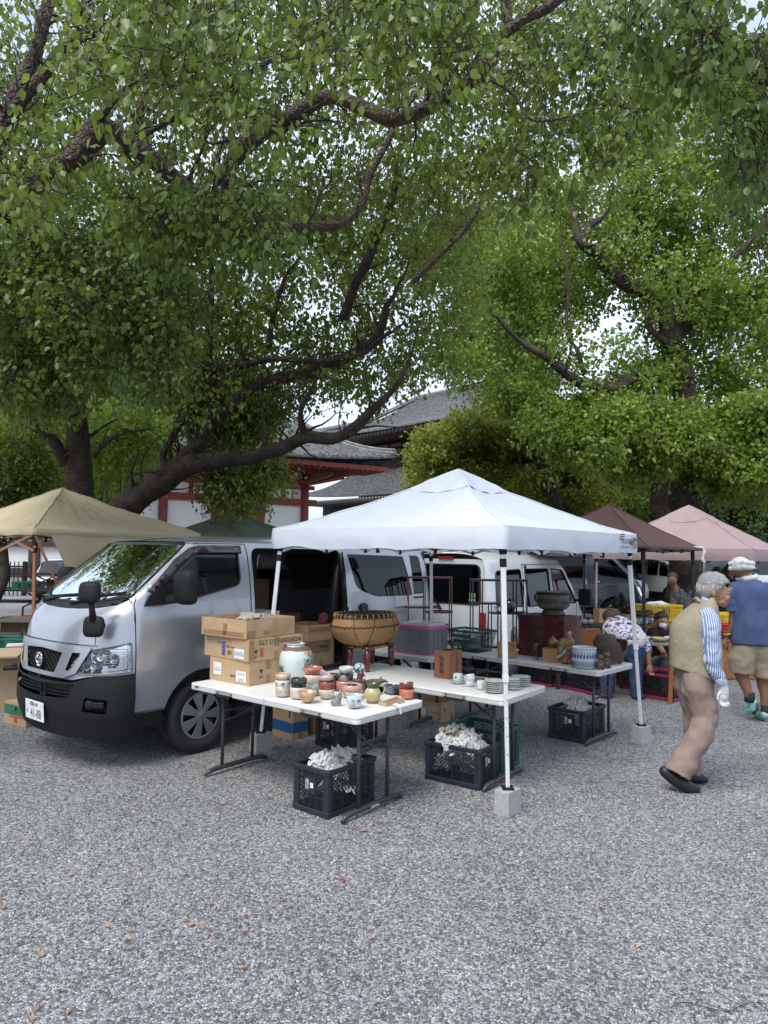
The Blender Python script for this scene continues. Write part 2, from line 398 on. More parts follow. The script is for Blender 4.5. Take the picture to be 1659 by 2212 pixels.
qwin = rpoly([(3.1, 1.38), (3.5, 1.32), (4.52, 1.31), (4.50, 1.80), (3.05, 1.80)], .07)
for sg in (-1, 1):
 mb = MB()
 outer = arch(1.08, .415) + arch(3.635, .415) + [(4.66, .46), (4.69, .7), (4.69, 1.3), (4.62, 1.9)] + [(x, 1.905) for x in (4, 3, 2, 1.3)] + list(reversed(apillar([1.43, 1.5, 1.6, 1.7, 1.8, 1.9]))) + [(.385, 1.43), (.385, 1.2), (.385, .9), (.385, .46)]
 rearwin = rpoly([(1.75, 1.38), (2.9, 1.34), (2.9, 1.80), (1.75, 1.82)], .06)
 skin(mb, outer, [win, opening if sg < 0 else rearwin, qwin], S(sg), .045, flip=sg > 0)
 mb.obj('side_panel', silver, van, smooth=True)
mb = MB()
vs1.roof(1.905, lambda y: vs1.x0(1.9) + vs1.D(1.9) * (1 - math.sqrt(max(0, 1 - (abs(y) * .93) ** 2.5))) - .015, 4.66, mb)
mb.obj('roof', silver, van, smooth=True)
mb = MB(); mb.grid(lambda a, b: (4.69 - .06 * max(0, (.46 + a * 1.48) - 1.2), (b * 2 - 1) * (vs1.w(.46 + a * 1.48) - .1), .46 + a * 1.48), 12, 10)
mb.obj('tailgate', silver, van, smooth=True)
mb = MB(); wl = .905
wpoly = [(-vs1.w(z) * wl, z) for z in (1.43, 1.5, 1.6, 1.7, 1.8, 1.885)] + [(y, 1.895) for y in (-.5, -.2, .2, .5)] + [(vs1.w(z) * wl, z) for z in (1.885, 1.8, 1.7, 1.6, 1.5, 1.43)] + [(.5, 1.385), (.2, 1.365), (-.2, 1.365), (-.5, 1.385)]
skin(mb, wpoly, [], Fr(-.004), .06); mb.obj('windscreen', wsglass, van, smooth=True)
mb = MB()
seam(mb, Fr(.003), wpoly, .02, True); mb.obj('windscreen_seal', blackgl, van, smooth=True)
for sg in (-1, 1):
 mb = MB(); skin(mb, win, [], S(sg, -.012), .08, flip=sg > 0); mb.obj('side_window', sideglass, van, smooth=True)
 mb = MB(); seam(mb, S(sg, .001), win, .018, True); mb.obj('window_seal', blackgl, van)
mb = MB(); skin(mb, qwin, [], S(-1, -.005), .1); mb.obj('rear_side_window', darkglass, van, smooth=True)
mb = MB(); skin(mb, qwin, [], S(1, -.005), .1, flip=True); skin(mb, rearwin, [], S(1, -.005), .1, flip=True); mb.obj('rear_side_window', darkglass, van, smooth=True)
mb = MB()
seam(mb, S(-1, .001), [(.388, .47), (.388, 1.2), (.392, 1.36), (.43, 1.46), (.62, 1.66), (.85, 1.84), (.95, 1.888), (1.2, 1.895), (1.61, 1.895), (1.63, 1.8), (1.625, .47)], .009)
seam(mb, S(-1, .001), [(.668, .47), (.39, .47)], .008)
seam(mb, B(.001), [(vs1.sy(-.62, 1.03), 1.035), (vs1.sy(-.60, 1.15), 1.15), (vs1.sy(-.52, 1.25), 1.26), (vs1.sy(-.42, 1.31), 1.325)], .006)
seam(mb, B(.001), [(vs1.sy(.62, 1.03), 1.035), (vs1.sy(.60, 1.15), 1.15), (vs1.sy(.52, 1.25), 1.26), (vs1.sy(.42, 1.31), 1.325)], .006)
seam(mb, B(.002), [(t / 10 * .5, 1.032 - .006 * (t / 10) ** 2) for t in range(-10, 11)], .008)
seam(mb, B(.001), nose_side(.385, [1.43, 1.38], -1) + [(-.68, 1.40)], .008)
mb.obj('shut_lines', seamm, van)
vis = [(.50, 1.475), (.78, 1.745), (.95, 1.85), (1.05, 1.875), (1.52, 1.88), (1.545, 1.87), (1.545, 1.80), (1.50, 1.805), (1.06, 1.80), (.97, 1.77), (.82, 1.66), (.58, 1.44)]
mb = MB(); skin(mb, vis, [], lambda x, z: (x, -vs1.w(z) - .018 + .02 * max(0, 1 - (x - .5) / .3), z), .05); mb.obj('rain_visor', mat('smoked_visor', (.03, .022, .024), .15, coat=.6), van, smooth=True, solid=.006)
mb = MB(); skin(mb, rpoly([(.46, 1.345), (.80, 1.365), (.72, 1.52), (.60, 1.50), (.50, 1.42)], .02), [], S(-1, .012), .05); mb.bar((.70, -.84, 1.40), (.74, -.99, 1.43), .1, .05)
mb.obj('mirror_mount', blackpl, van, solid=.02)
mb = MB(); mb.loft([[(.66 + dx + .0, -1.02 + c * .115 * k, 1.51 + s_ * .15 * k) for c, s_ in [(math.copysign(abs(math.cos(t)) ** .45, math.cos(t)), math.copysign(abs(math.sin(t)) ** .45, math.sin(t))) for t in [2 * math.pi * i / 28 for i in range(28)]]] for dx, k in ((0, .55), (.01, .78), (.03, .93), (.06, 1), (.10, 1), (.12, .96))])
mb.obj('door_mirror', blackpl, van, smooth=True)
mb = MB(); mb.loft([[(.64 + dx, 1.02 + c * .115 * k, 1.51 + s_ * .13 * k) for c, s_ in [(math.copysign(abs(math.cos(t)) ** .45, math.cos(t)), math.copysign(abs(math.sin(t)) ** .45, math.sin(t))) for t in [2 * math.pi * i / 28 for i in range(28)]]] for dx, k in ((0, .55), (.01, .78), (.03, .93), (.06, 1), (.10, 1), (.12, .96))])
mb.bar((.68, .82, 1.42), (.72, .97, 1.45), .06, .04)
mb.obj('door_mirror', blackpl, van, smooth=True)
mb = MB()
def pad(c, hy, hz, n, th=.03, k0=.6):
 n = Vector(n).normalized(); a = Vector((0, 0, 1)).cross(n).normalized(); b = n.cross(a); c = Vector(c)
 return [[tuple(c + n * o + (a * (hy * math.copysign(abs(math.cos(t)) ** .55, math.cos(t))) + b * (hz * math.copysign(abs(math.sin(t)) ** .55, math.sin(t)))) * k) for t in [2 * math.pi * i / 24 for i in range(24)]] for o, k in ((-th, .8), (-th * .6, 1), (th * .5, 1), (th, k0))]
mb.loft(pad((.03, -.72, 1.475), .088, .088, (-.8, -.5, .1), .035)); mb.loft(pad((.065, -.74, 1.20), .085, .085, (-.85, -.6, .1), .018))
mb.tube([(.04, -.72, 1.42), (.05, -.725, 1.36), (.06, -.74, 1.25)], [.026, .022, .03], 10)
mb.tube([(.06, -.74, 1.2), (.16, -.70, 1.2)], .035, 10)
mb.obj('corner_mirror', blackpl, van, smooth=True)
mb = MB(); skin(mb, [(p[0] * .79 / .68, p[1] + .0) for p in top] + [(-.80, 1.46), (-.55, 1.40), (-.2, 1.372), (.2, 1.372), (.55, 1.40), (.80, 1.46)], [], lambda t, z: (vs1.Fr(.004)(t * .88, z)), .05)
mb.obj('cowl', blackpl, van, smooth=True)
mb = MB()
for y0, y1, z1 in ((.42, -.15, 1.43), (-.10, -.66, 1.46)):
 a = Vector(Fr(.02)(y0, 1.35)); b_ = Vector(Fr(.035)((y0 + y1) / 2, 1.40)); mb.tube([a, b_, Vector(Fr(.03)(y1 * .6 + y0 * .4, z1 - .02))], [.014, .01, .008], 6)
 mb.bar(Fr(.018)(y0 - .02, 1.385), Fr(.018)(y1, z1), .014, .02)
mb.obj('wiper', blackpl, van)
ctr = rpoly([(vs1.sy(-.235, .77), .785), (vs1.sy(.235, .77), .785), (vs1.sy(.315, .95), .955), (0, .972), (vs1.sy(-.315, .95), .955)], .01)
slot = lambda g: rpoly([(vs1.sy(g * .375, .8), .815), (vs1.sy(g * .43, .8), .815), (vs1.sy(g * .525, .97), .965), (vs1.sy(g * .43, .97), .965)], .012)
mb = MB(); skin(mb, [(vs1.sy(-.36, .75), .752), (vs1.sy(.36, .75), .752), (vs1.sy(.49, .79), .80), (vs1.sy(.60, 1.), 1.0), (vs1.sy(.585, 1.02), 1.015), (.3, 1.024), (0, 1.028), (-.3, 1.024), (vs1.sy(-.585, 1.02), 1.015), (vs1.sy(-.60, 1.), 1.0), (vs1.sy(-.49, .79), .80)], [ctr, slot(1), slot(-1)], B(.022), .03)
gar = mb.obj('grille_surround', silver, van, smooth=True)
mb = MB(); skin(mb, grl, [], B(-.03), .05); mb.obj('grille_back', seamm, van)
mb = MB(); hx = .036
for r_ in range(-1, 9):
 for c_ in range(-9, 10):
  yy = c_ * hx * 1.95 + (r_ % 2) * hx * .97; zz = .775 + r_ * hx * .62
  if inpoly(vs1.sy(yy, zz), zz, ctr) or any(inpoly(vs1.sy(yy, zz), zz, slot(g)) for g in (1, -1)):
   pts = [B(-.002)(vs1.sy(yy + hx * .86 * math.cos(t), zz), zz + hx * .5 * math.sin(t)) for t in [math.pi * k / 3 for k in range(7)]]
   mb.tube(pts, .0055, 4)
mb.obj('honeycomb_grille', blackpl, van)
mb = MB(); ez = .872; ex = Fr()(0, ez)[0] - .035
mb.tube([(ex, .052 * math.cos(t), ez + .052 * math.sin(t)) for t in [2 * math.pi * k / 32 for k in range(33)]], .0085, 8, flat=1.6)
mb.box((ex - .004, 0, ez), (.012, .125, .024)); mb.box((ex + .02, 0, ez), (.03, .05, .05)); e_ = mb.obj('emblem', chrome, van, smooth=False, bevel=.002)
text(e_, 'NISSAN', .024, (ex - .0115, 0, ez), (0, -1, 0), (0, 0, 1), blackgl, 'emblem_lettering')
for g in (-1, 1):
 h = thing('headlight', None, None); h.parent = van
 mb = MB(); skin(mb, hl(g), [], B(.004), .04, flip=g < 0); mb.obj('lens', lensm, h, smooth=True)
 mb = MB(); P = hl(g); seam(mb, B(.003), P, .016, True); mb.obj('lens_rim', mat('lamp_rim', (.12, .12, .11), .3), h)
 mb = MB(); skin(mb, P, [], B(-.085), .04); mb.obj('housing', reflm, h, smooth=False)
 ring1 = [Vector(B(.0)(*p)) for p in densify(P, .02)]; ring2 = [Vector(B(-.085)(*p)) for p in densify(P, .02)]
 mb = MB(); mb.loft([ring1, ring2], cap=False); mb.obj('housing_wall', reflm, h, smooth=True)
 for (ym, zm, rr) in ((.60, .85, .06), (.66, .93, .075), (.755, .90, .06)):
  c = Vector(B(-.035)(g * abs(vs1.sy(ym, zm)), zm)); nrm = Vector((-1, g * .5, 0)).normalized()
  m2 = MB(); m2.lathe([(rr, 0), (rr * .93, -.004), (rr * .6, -.03), (.012, -.05), (.012, -.02), (0, -.015)], 24, cap=False)
  o = m2.obj('bulb_reflector', reflm, h, smooth=True); o.location = c; o.rotation_mode = 'QUATERNION'; o.rotation_quaternion = nrm.to_track_quat('Z', 'Y')
 mb = MB()
 for k in range(9):
  z = .82 + k * .022; a = B(-.03)(g * abs(vs1.sy(.70, z)), z); b_ = B(-.03)(g * vs1.sx(.33, z), z); mb.bar(a, b_, .012, .004)
 mb.obj('lens_ribs', reflm, h)
 mb = MB(); c = B(-.03)(g * abs(vs1.sy(.765, .93)), .93); mb.sphere(c, (.016, .022, .014)); mb.obj('turn_bulb', amber, h, smooth=True)
lg = rpoly([(vs1.sy(-.50, .6), .715), (vs1.sy(-.44, .6), .60), (0, .575), (vs1.sy(.44, .6), .60), (vs1.sy(.50, .6), .715), (0, .69)], .02)
fog = lambda g: rpoly([(g * abs(vs1.sy(.575, .5)), .50), (g * abs(vs1.sy(.745, .5)), .485), (g * abs(vs1.sy(.755, .62)), .60), (g * abs(vs1.sy(.60, .62)), .615)], .02)
low = [(vs1.sx(.385, .62) * 1.0, .0)]
outer = [(-.93, .30), (-.7, .275), (0, .255), (.7, .275), (.93, .30), (1.2, .46)] + nose_side(.382, [.47, .6, .7, .80], 1) + [(.5, .785), (.42, .755), (.3, .722), (0, .715), (-.3, .722), (-.42, .755), (-.5, .785)] + list(reversed(nose_side(.382, [.47, .6, .7, .80], -1))) + [(-1.2, .46)]
def bump_map(t, z):
 o = .028 * smoothstep(.30, .5, z) * (1 - .45 * smoothstep(.68, .80, z)); return B(o)(t, z)
mb = MB(); skin(mb, outer, [lg, fog(1), fog(-1)], bump_map, .05)
mb.obj('bumper', blackpl, van, smooth=True)
mb = MB(); skin(mb, lg, [], B(-.05), .06); skin(mb, fog(1), [], B(-.05), .06); skin(mb, fog(-1), [], B(-.05), .06); mb.obj('bumper_back', seamm, van)
mb = MB()
for k in range(4):
 z = .607 + k * .028; pts = [B(.0)(t / 12 * (.30 + .012 * k), z) for t in range(-12, 13)]
 for a, b_ in zip(pts, pts[1:]): mb.bar(a, b_, .02, .007)
for yy in (-.05, -.13):
 x = Fr(.01)(yy, .64)[0]; mb.bar((x, yy, .585), (x - .005, yy, .69), .012, .02)
mb.bar((Fr(.01)(0, .6)[0], -.05, .59), (Fr(.01)(0, .6)[0], -.13, .59), .02, .012); mb.bar((Fr(.01)(0, .6)[0], -.05, .69), (Fr(.01)(0, .6)[0], -.13, .69), .02, .012)
mb.obj('lower_grille', blackpl, van)
for g in (-1, 1):
 c = Vector(B(.005)(g * abs(vs1.sy(.625, .55)), .553)); mb = MB(); mb.lathe([(.045, -.06), (.045, .0), (.03, .012), (0, .014)], 24, cap=False)
 o = mb.obj('fog_lamp_blank', blackpl, van, smooth=True); o.location = c; o.rotation_mode = 'QUATERNION'; o.rotation_quaternion = Vector((-1, g * .35, 0)).to_track_quat('Z', 'Y')
 mb = MB(); a = B(-.01)(g * abs(vs1.sy(.66, .55)), .553); b_ = B(-.005)(g * abs(vs1.sy(.74, .55)), .553); mb.bar(a, b_, .06, .05)
 mb.obj('fog_surround', blackpl, van, bevel=.008)
mb = MB()
for sg in (-1, 1): skin(mb, [(.40, .33), (.665, .33), (.672, .455), (.40, .455)], [], S(sg, .0), .08, flip=sg > 0); skin(mb, [(1.49, .33), (3.23, .33), (3.22, .455), (1.49, .455)], [], S(sg, -.01), .1, flip=sg > 0)
mb.box((2.3, 0, .34), (3.9, 1.5, .06)); mb.obj('sill', blackpl, van, smooth=True)
pl = MB(); px_ = Fr()(0, .46)[0] - .045; T = Matrix.Translation((px_, -.02, .445)) @ Matrix.Rotation(R(-4), 4, 'Y')
pl.box((0, 0, 0), (.006, .33, .165), T=T); plo = pl.obj('number_plate', platew, van, bevel=.004)
yd = T.to_3x3() @ Vector((0, 0, 1)); nx = T.to_3x3() @ Vector((-1, 0, 0))
def onpl(y, z): return T @ Vector((-.0036, y, z))
for s_, sz, y, z, sx_ in (('姫路 400', .042, 0, .05, .9), ('な', .034, .125, -.02, 1), ('41-88', .108, -.025, -.028, .78)):
 text(plo, s_, sz, onpl(y, z), (0, -1, 0), yd, plateg, 'plate_lettering', sx=sx_)
mb = MB()
for x in (1.08, 3.635):
 for sg in (-1, 1):
  mb.loft([[(x + .415 * math.cos(a), sg * yy, .345 + .415 * math.sin(a)) for a in [math.pi * 1.08 - math.pi * 1.16 * i / 20 for i in range(21)]] for yy in (.835, .5)], cap=False, closed=False)
  if True: mb.add([(x + .41 * math.cos(a), sg * .5, .345 + .41 * math.sin(a)) for a in [math.pi * i / 12 for i in range(13)]], [tuple(range(13))])
mb.obj('wheel_arch_liner', blackpl, van, smooth=True)
for x in (1.08, 3.635):
 for sg in (-1, 1): wheel(van, x, sg * .735, sg)
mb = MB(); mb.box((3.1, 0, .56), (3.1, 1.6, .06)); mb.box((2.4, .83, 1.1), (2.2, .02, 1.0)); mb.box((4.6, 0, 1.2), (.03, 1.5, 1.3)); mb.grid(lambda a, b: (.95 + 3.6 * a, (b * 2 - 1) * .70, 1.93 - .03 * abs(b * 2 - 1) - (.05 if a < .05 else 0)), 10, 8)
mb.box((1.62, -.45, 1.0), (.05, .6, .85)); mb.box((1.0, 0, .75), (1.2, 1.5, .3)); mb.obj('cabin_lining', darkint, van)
mb = MB(); mb.box((.62, 0, 1.22), (.34, 1.5, .22)); mb.box((.45, 0, 1.30), (.3, 1.45, .06)); mb.obj('dashboard', greyint, van, bevel=.03)
mb = MB(); Tw = Matrix.Translation((.86, .38, 1.36)) @ Matrix.Rotation(R(-30), 4, 'Y')
mb.tube([tuple(Tw @ Vector((0, .18 * math.cos(t), .18 * math.sin(t)))) for t in [2 * math.pi * k / 28 for k in range(29)]], .014, 8)
mb.bar(tuple(Tw @ Vector((0, -.18, 0))), tuple(Tw @ Vector((0, .18, 0))), .03); mb.obj('steering_wheel', blackgl, van, smooth=True)
for y in (-.40, .40):
 mb = MB(); mb.box((1.30, y, 1.05), (.46, .48, .16)); mb.box((1.50, y, 1.34), (.13, .46, .52)); mb.box((1.52, y, 1.68), (.09, .25, .16)); mb.obj('seat', seatm, van, bevel=.04, seg=3)
mb = MB(); mb.box((.42, .40, 1.385), (.25, .45, .006), T=Matrix.Rotation(R(0), 4, 'Y')); mb.obj('sunshade_sheet', papergreen, van)
dd = thing('sliding_door', 'open sliding door pushed back along the side', None); dd.parent = van; del dd['label']
dd['label'] = 'sliding side door pushed back'
dp = rpoly([(2.935, .50), (3.19, .49), (3.28, .70), (3.45, .80), (4.18, .80), (4.20, 1.86), (2.96, 1.86)], [.03, .03, .1, .1, .03, .04, .05])
dw = rpoly([(3.02, 1.81), (3.11, 1.42), (3.45, 1.315), (4.17, 1.305), (4.06, 1.79)], [.02, .1, .1, .03, .02])
mb = MB(); skin(mb, dp, [dw], S(-1, .075), .06); mb.obj('door_skin', silver, dd, smooth=True)
mb = MB(); skin(mb, dw, [], S(-1, .068), .08); mb.obj('door_window', darkglass, dd, smooth=True)
mb = MB(); skin(mb, rpoly([(3.13, 1.14), (3.30, 1.14), (3.29, 1.24), (3.22, 1.26), (3.14, 1.24)], .03), [], S(-1, .079), .04); mb.bar(S(-1, .095)(3.16, 1.15), S(-1, .095)(3.16, 1.24), .03, .02); mb.obj('door_handle', blackgl, dd, bevel=.004)
mb = MB(); seam(mb, S(-1, .05), [(2.93, .52), (2.93, 1.5), (2.99, 1.83)], .03); mb.bar(S(-1, .04)(2.9, 1.2), S(-1, .07)(2.96, 1.2), .03); mb.bar(S(-1, .01)(3.0, 1.27), S(-1, .01)(4.5, 1.27), .01, .02); mb.obj('door_seal', blackpl, dd)
mb = MB(); seam(mb, S(-1, -.02), opening, .03, True); mb.obj('doorway_seal', blackpl, van)
mb = MB(); mb.box((3.0, -.79, .53), (2.6, .08, .03)); mb.obj('step', greyint, van)
text(dd, '▪', .02, S(-1, .07)(4.08, 1.36), (1, 0, 0), (0, 0, 1), mat('sticker_yellow', (.6, .5, .05), .5), 'sticker')
mb = MB(); mb.box((4.70, -.77, 1.05), (.05, .1, .55)); mb.obj('tail_lamp', redlens, van, bevel=.015)
def back_van(name, label, loc, rz, vs, paint, wb, windows, rearwin, hoodz, wheel_r=.3, roofz=1.88, hub=0, glassm=None, extra=None, zb=.42, fwin=True):
 v = thing(name, label, 'van', loc, rz)
 g = glassm or darkglass; L_ = vs.L
 def arch(x, r): a0 = math.asin(max(0, (zb - wheel_r)) / r); return [(x + r * math.cos(a), wheel_r + r * math.sin(a)) for a in [math.pi - a0 - (math.pi - 2 * a0) * i / 12 for i in range(13)]]
 for sg in (-1, 1):
  mb = MB()
  ztab = [zb, .8, hoodz, hoodz + .1, (hoodz + roofz) / 2, roofz]
  fr = [(vs.x0(z) + vs.D(z) * .5, z) for z in ztab]
  outer = arch(wb[0], wheel_r + .07) + arch(wb[1], wheel_r + .07) + [(L_ - .02, zb), (L_ - .01, 1.2), (L_ - .03, roofz)] + list(reversed(fr))
  skin(mb, outer, windows, vs.S(sg), .1, flip=sg > 0); mb.obj('side_panel', paint, v, smooth=True)
  for wp in windows:
   mb = MB(); skin(mb, wp, [], vs.S(sg, -.008), .12, flip=sg > 0); wo = mb.obj('side_window', g, v, smooth=True)
   mb = MB(); seam(mb, vs.S(sg, .003), wp, .018, True); mb.obj('window_seal', blackgl, wo)
  mb = MB()
 f = vs.Fr()
 mb = MB(); mb.grid(lambda a, b: f((b * 2 - 1) * vs.w(zb + a * (hoodz - zb)) * .88, zb + a * (hoodz - zb)), 10, 16); mb.obj('nose_panel', paint, v, smooth=True)
 mb = MB(); mb.grid(lambda a, b: f((b * 2 - 1) * vs.w(hoodz + a * (roofz - hoodz)) * .88, hoodz + a * (roofz - hoodz)), 10, 16); mb.obj('windscreen', g if glassm is None else wsglass, v, smooth=True)
 mb = MB(); vs.roof(roofz, lambda y: vs.x0(roofz) + vs.D(roofz) * (1 - math.sqrt(max(0, 1 - (abs(y) * .9) ** 2.5))) - .02, L_ - .03, mb, 24, 12); mb.obj('roof', paint, v, smooth=True)
 mb = MB(); rx = lambda y, z: (L_ - .015 - .05 * max(0, z - 1.0), y, z)
 wz = lambda z: vs.w(z) - vs.rr * .36
 skin(mb, [(-wz(zb), zb), (wz(zb), zb), (wz(1.2), 1.2), (wz(roofz), roofz), (-wz(roofz), roofz), (-wz(1.2), 1.2)], [rearwin], rx, .1); mb.obj('tailgate', paint, v, smooth=True)
 mb = MB(); skin(mb, rearwin, [], lambda y, z: (rx(y, z)[0] + .004, y, z), .12); ro = mb.obj('rear_window', darkglass, v)
 mb = MB(); seam(mb, lambda y, z: (rx(y, z)[0] + .004, y, z), rearwin, .025, True); mb.obj('window_seal', blackgl, ro)
 for x in wb:
  for sg in (-1, 1): wheel(v, x, sg * (vs.w(.6) - .11), sg, wheel_r, .16, wheel_r * .62, hub)
 mb = MB(); mb.box((L_ / 2, 0, .3), (L_ - .5, vs.w(.6) * 1.7, .14)); mb.box((L_ / 2, 0, .5), (L_ - .3, vs.w(.6) * 1.8, .05))
 for x in wb:
  for sg in (-1, 1): mb.loft([[(x + (wheel_r + .07) * math.cos(a), sg * yy, wheel_r + (wheel_r + .07) * math.sin(a)) for a in [math.pi * i / 12 for i in range(13)]] for yy in (vs.w(.6) - .02, vs.w(.6) - .3)], cap=False, closed=False)
 mb.obj('chassis', blackpl, v)
 for y in (-.33, .33):
  mb = MB(); mb.box((vs.x0(roofz) + .5, y, .95), (.14, .42, .9)); mb.box((vs.x0(roofz) + .52, y, 1.5), (.09, .24, .18)); mb.obj('seat', seatm, v, bevel=.04)
 if extra: extra(v, vs, rx)
 return v
white = mat('white_paint', (.74, .76, .76), .28, 0, .02, 3, coat=.8)
kei = VS([(.3, .02), (.6, 0), (.8, .03), (.95, .12), (1.05, .25), (1.65, .80), (1.8, 1.0)], [(0, .35), (1, .35), (1.1, .2), (1.8, .15)], [(.3, .70), (.6, .7375), (1.0, .73), (1.2, .715), (1.6, .665), (1.75, .63), (1.8, .60)], 3.395, [(.8, 1.74), (1.1, 1.86), (1.6, 1.91), (3.1, 1.905), (3.395, 1.83)], rr=.09)
kw = [rpoly([(.62, 1.06), (.66, 1.14), (1.03, 1.60), (1.42, 1.62), (1.42, 1.08)], [.03, .03, .06, .04, .04]), rpoly([(1.52, 1.08), (1.52, 1.62), (2.30, 1.62), (2.30, 1.08)], .05), rpoly([(2.42, 1.09), (2.42, 1.62), (3.14, 1.60), (3.20, 1.13)], .06)]
def kei_extra(v, vs, rx):
 mb = MB(); mb.box((rx(0, 1.76)[0] + .02, 0, 1.775), (.03, .26, .035)); mb.obj('high_brake_lamp', redlens, v, bevel=.006)
 mb = MB(); mb.tube([(rx(0, 1.1)[0] + .03, -.05, 1.05), (rx(0, 1.2)[0] + .035, -.12, 1.16), (rx(0, 1.3)[0] + .03, -.2, 1.22)], [.02, .012, .008], 6); mb.obj('rear_wiper', blackpl, v)
 mb = MB(); mb.box((rx(0, .86)[0] + .015, 0, .83), (.02, .2, .06)); mb.obj('tailgate_handle', blackpl, v, bevel=.01)
 for y in (-.62, .62):
  mb = MB(); mb.box((rx(0, .8)[0] + .01, y, .84), (.05, .1, .42)); mb.obj('tail_lamp', redlens, v, bevel=.015)
 mb = MB(); mb.bar(vs.S(1, .03)(.75, 1.1), vs.S(1, .2)(.72, 1.12), .04); mb.box((.70, .92, 1.16), (.08, .2, .26)); mb.obj('door_mirror', blackpl, v, bevel=.03)
 mb = MB(); mb.bar(vs.S(1, .004)(1.62, .93), vs.S(1, .004)(2.6, .93), .02, .05); mb.bar(vs.S(1, .01)(1.15, .93), vs.S(1, .01)(1.3, .93), .03, .03); mb.obj('door_rail', blackpl, v)
 mb = MB()
 for xx in (.6, 1.47, 2.36): seam(mb, vs.S(1, .001), [(xx, .5), (xx, 1.68)], .008)
 seam(mb, vs.S(1, .001), [(.62, 1.69), (2.36, 1.69)], .008); mb.obj('shut_lines', seamm, v)
 mb = MB(); mb.bar(vs.S(1, .03)(.7, 1.66), vs.S(1, .03)(2.3, 1.66), .03, .06); mb.obj('rain_visor', mat('smoked_visor', (.03, .022, .024), .15, coat=.6), v, bevel=.01)
 mb = MB(); mb.box((rx(0, 1.2)[0] + .008, .45, 1.27), (.004, .1, .06)); mb.obj('window_sticker', mat('sticker_green', (.1, .35, .12), .5), v)
 mb = MB(); mb.box((rx(0, 1.1)[0] + .008, .45, 1.2), (.004, .1, .05)); mb.obj('window_sticker', mat('sticker_blue', (.25, .5, .7), .5), v)
KL = Vector((1.43, 9.3, 0)) - WX * 0
kroot = KL + UX * 3.395 + WX * .7375
back_van('white_van', 'white mini van seen from behind, parked between the silver van and the lacquer chest', kroot, R(231), kei, white, (.85, 2.75), kw, rpoly([(-.58, 1.15), (.58, 1.15), (.55, 1.68), (-.55, 1.68)], .08), 1.03, .28, 1.76, extra=kei_extra)
greyp = mat('slate_paint', (.085, .105, .13), .3, .35, .03, 3, coat=.8)
hi = VS([(.3, .03), (.6, 0), (.8, .03), (1.0, .1), (1.15, .22), (1.22, .32), (1.85, 1.0), (1.98, 1.15)], [(0, .4), (1.1, .4), (1.25, .22), (1.9, .18)], [(.3, .80), (.6, .8475), (1.0, .8475), (1.2, .83), (1.6, .78), (1.85, .72), (1.98, .68)], 4.695, [(1.0, 1.86), (1.4, 1.95), (2, 1.98), (4.4, 1.97), (4.695, 1.9)])
hw = [rpoly([(.62, 1.22), (1.02, 1.70), (1.15, 1.80), (1.52, 1.82), (1.55, 1.40), (1.4, 1.30)], [.03, .1, .05, .05, .1, .1]), rpoly([(1.85, 1.22), (1.85, 1.80), (2.95, 1.80), (2.95, 1.22)], .05), rpoly([(3.05, 1.22), (3.05, 1.80), (4.5, 1.78), (4.52, 1.22)], .05)]
def hi_extra(v, vs, rx):
 mb = MB()
 for xx in (.62, 1.70, 2.99): seam(mb, vs.S(1, .001), [(xx, .5), (xx, 1.2 if xx < 1 else 1.86)], .012)
 seam(mb, vs.S(1, .001), [(.4, 1.02), (4.6, 1.04)], .01); mb.obj('shut_lines', seamm, v)
 mb = MB(); mb.bar(vs.S(1, .015)(1.55, 1.12), vs.S(1, .015)(1.42, 1.12), .03, .04); mb.bar(vs.S(1, .015)(1.79, 1.05), vs.S(1, .015)(1.79, 1.2), .03, .03); mb.obj('door_handle', chrome, v, bevel=.005)
 mb = MB(); mb.bar(vs.S(1, .03)(.7, 1.2), vs.S(1, .2)(.65, 1.25), .04); mb.box((.62, 1.03, 1.36), (.1, .2, .3)); mb.obj('door_mirror', mat('mirror_grey', (.09, .11, .13), .3, .5, coat=.5), v, bevel=.03)
 for sg in (-1, 1):
  mb = MB(); skin(mb, [(sg * .55, .75), (sg * .8, .75), (sg * .85, 1.0), (sg * .5, .95)], [], vs.B(.01), .06); mb.obj('headlight', reflm, v)
 mb = MB(); mb.grid(lambda a, b: vs.B(.03)(b * 1.7 - .85, .3 + a * .3), 4, 12); mb.obj('bumper', greyp, v, smooth=True)
hv = Y(1410, 1262, 19.2)
hv_ = back_van('grey_van', 'slate grey van in profile, parked behind the white van with its nose to the right', (hv.x, 19.2 + .8475, 0), R(178), hi, greyp, (1.0, 3.57), hw, rpoly([(-.6, 1.15), (.6, 1.15), (.6, 1.75), (-.6, 1.75)], .1), 1.2, .33, 1.88, extra=hi_extra)
gm = bpy.data.materials.new('gravel_ground'); gm.use_nodes = True; nt = gm.node_tree; L = nt.links.new; b = nt.nodes['Principled BSDF']
tc = N(nt, 'ShaderNodeTexCoord'); src = tc.outputs['Object']
wn = N(nt, 'ShaderNodeTexNoise', Scale=30.0, Detail=2.0); L(src, wn.inputs['Vector'])
wm = N(nt, 'ShaderNodeVectorMath', _operation='SCALE'); wm.inputs['Scale'].default_value = .012; L(wn.outputs['Color'], wm.inputs[0])
wa = N(nt, 'ShaderNodeVectorMath', _operation='ADD'); L(src, wa.inputs[0]); L(wm.outputs[0], wa.inputs[1])
v1 = N(nt, 'ShaderNodeTexVoronoi', Scale=78.0, _feature='F1'); L(wa.outputs[0], v1.inputs['Vector'])
ve = N(nt, 'ShaderNodeTexVoronoi', Scale=78.0, _feature='DISTANCE_TO_EDGE'); L(wa.outputs[0], ve.inputs['Vector'])
sx_ = N(nt, 'ShaderNodeSeparateColor'); L(v1.outputs['Color'], sx_.inputs[0])
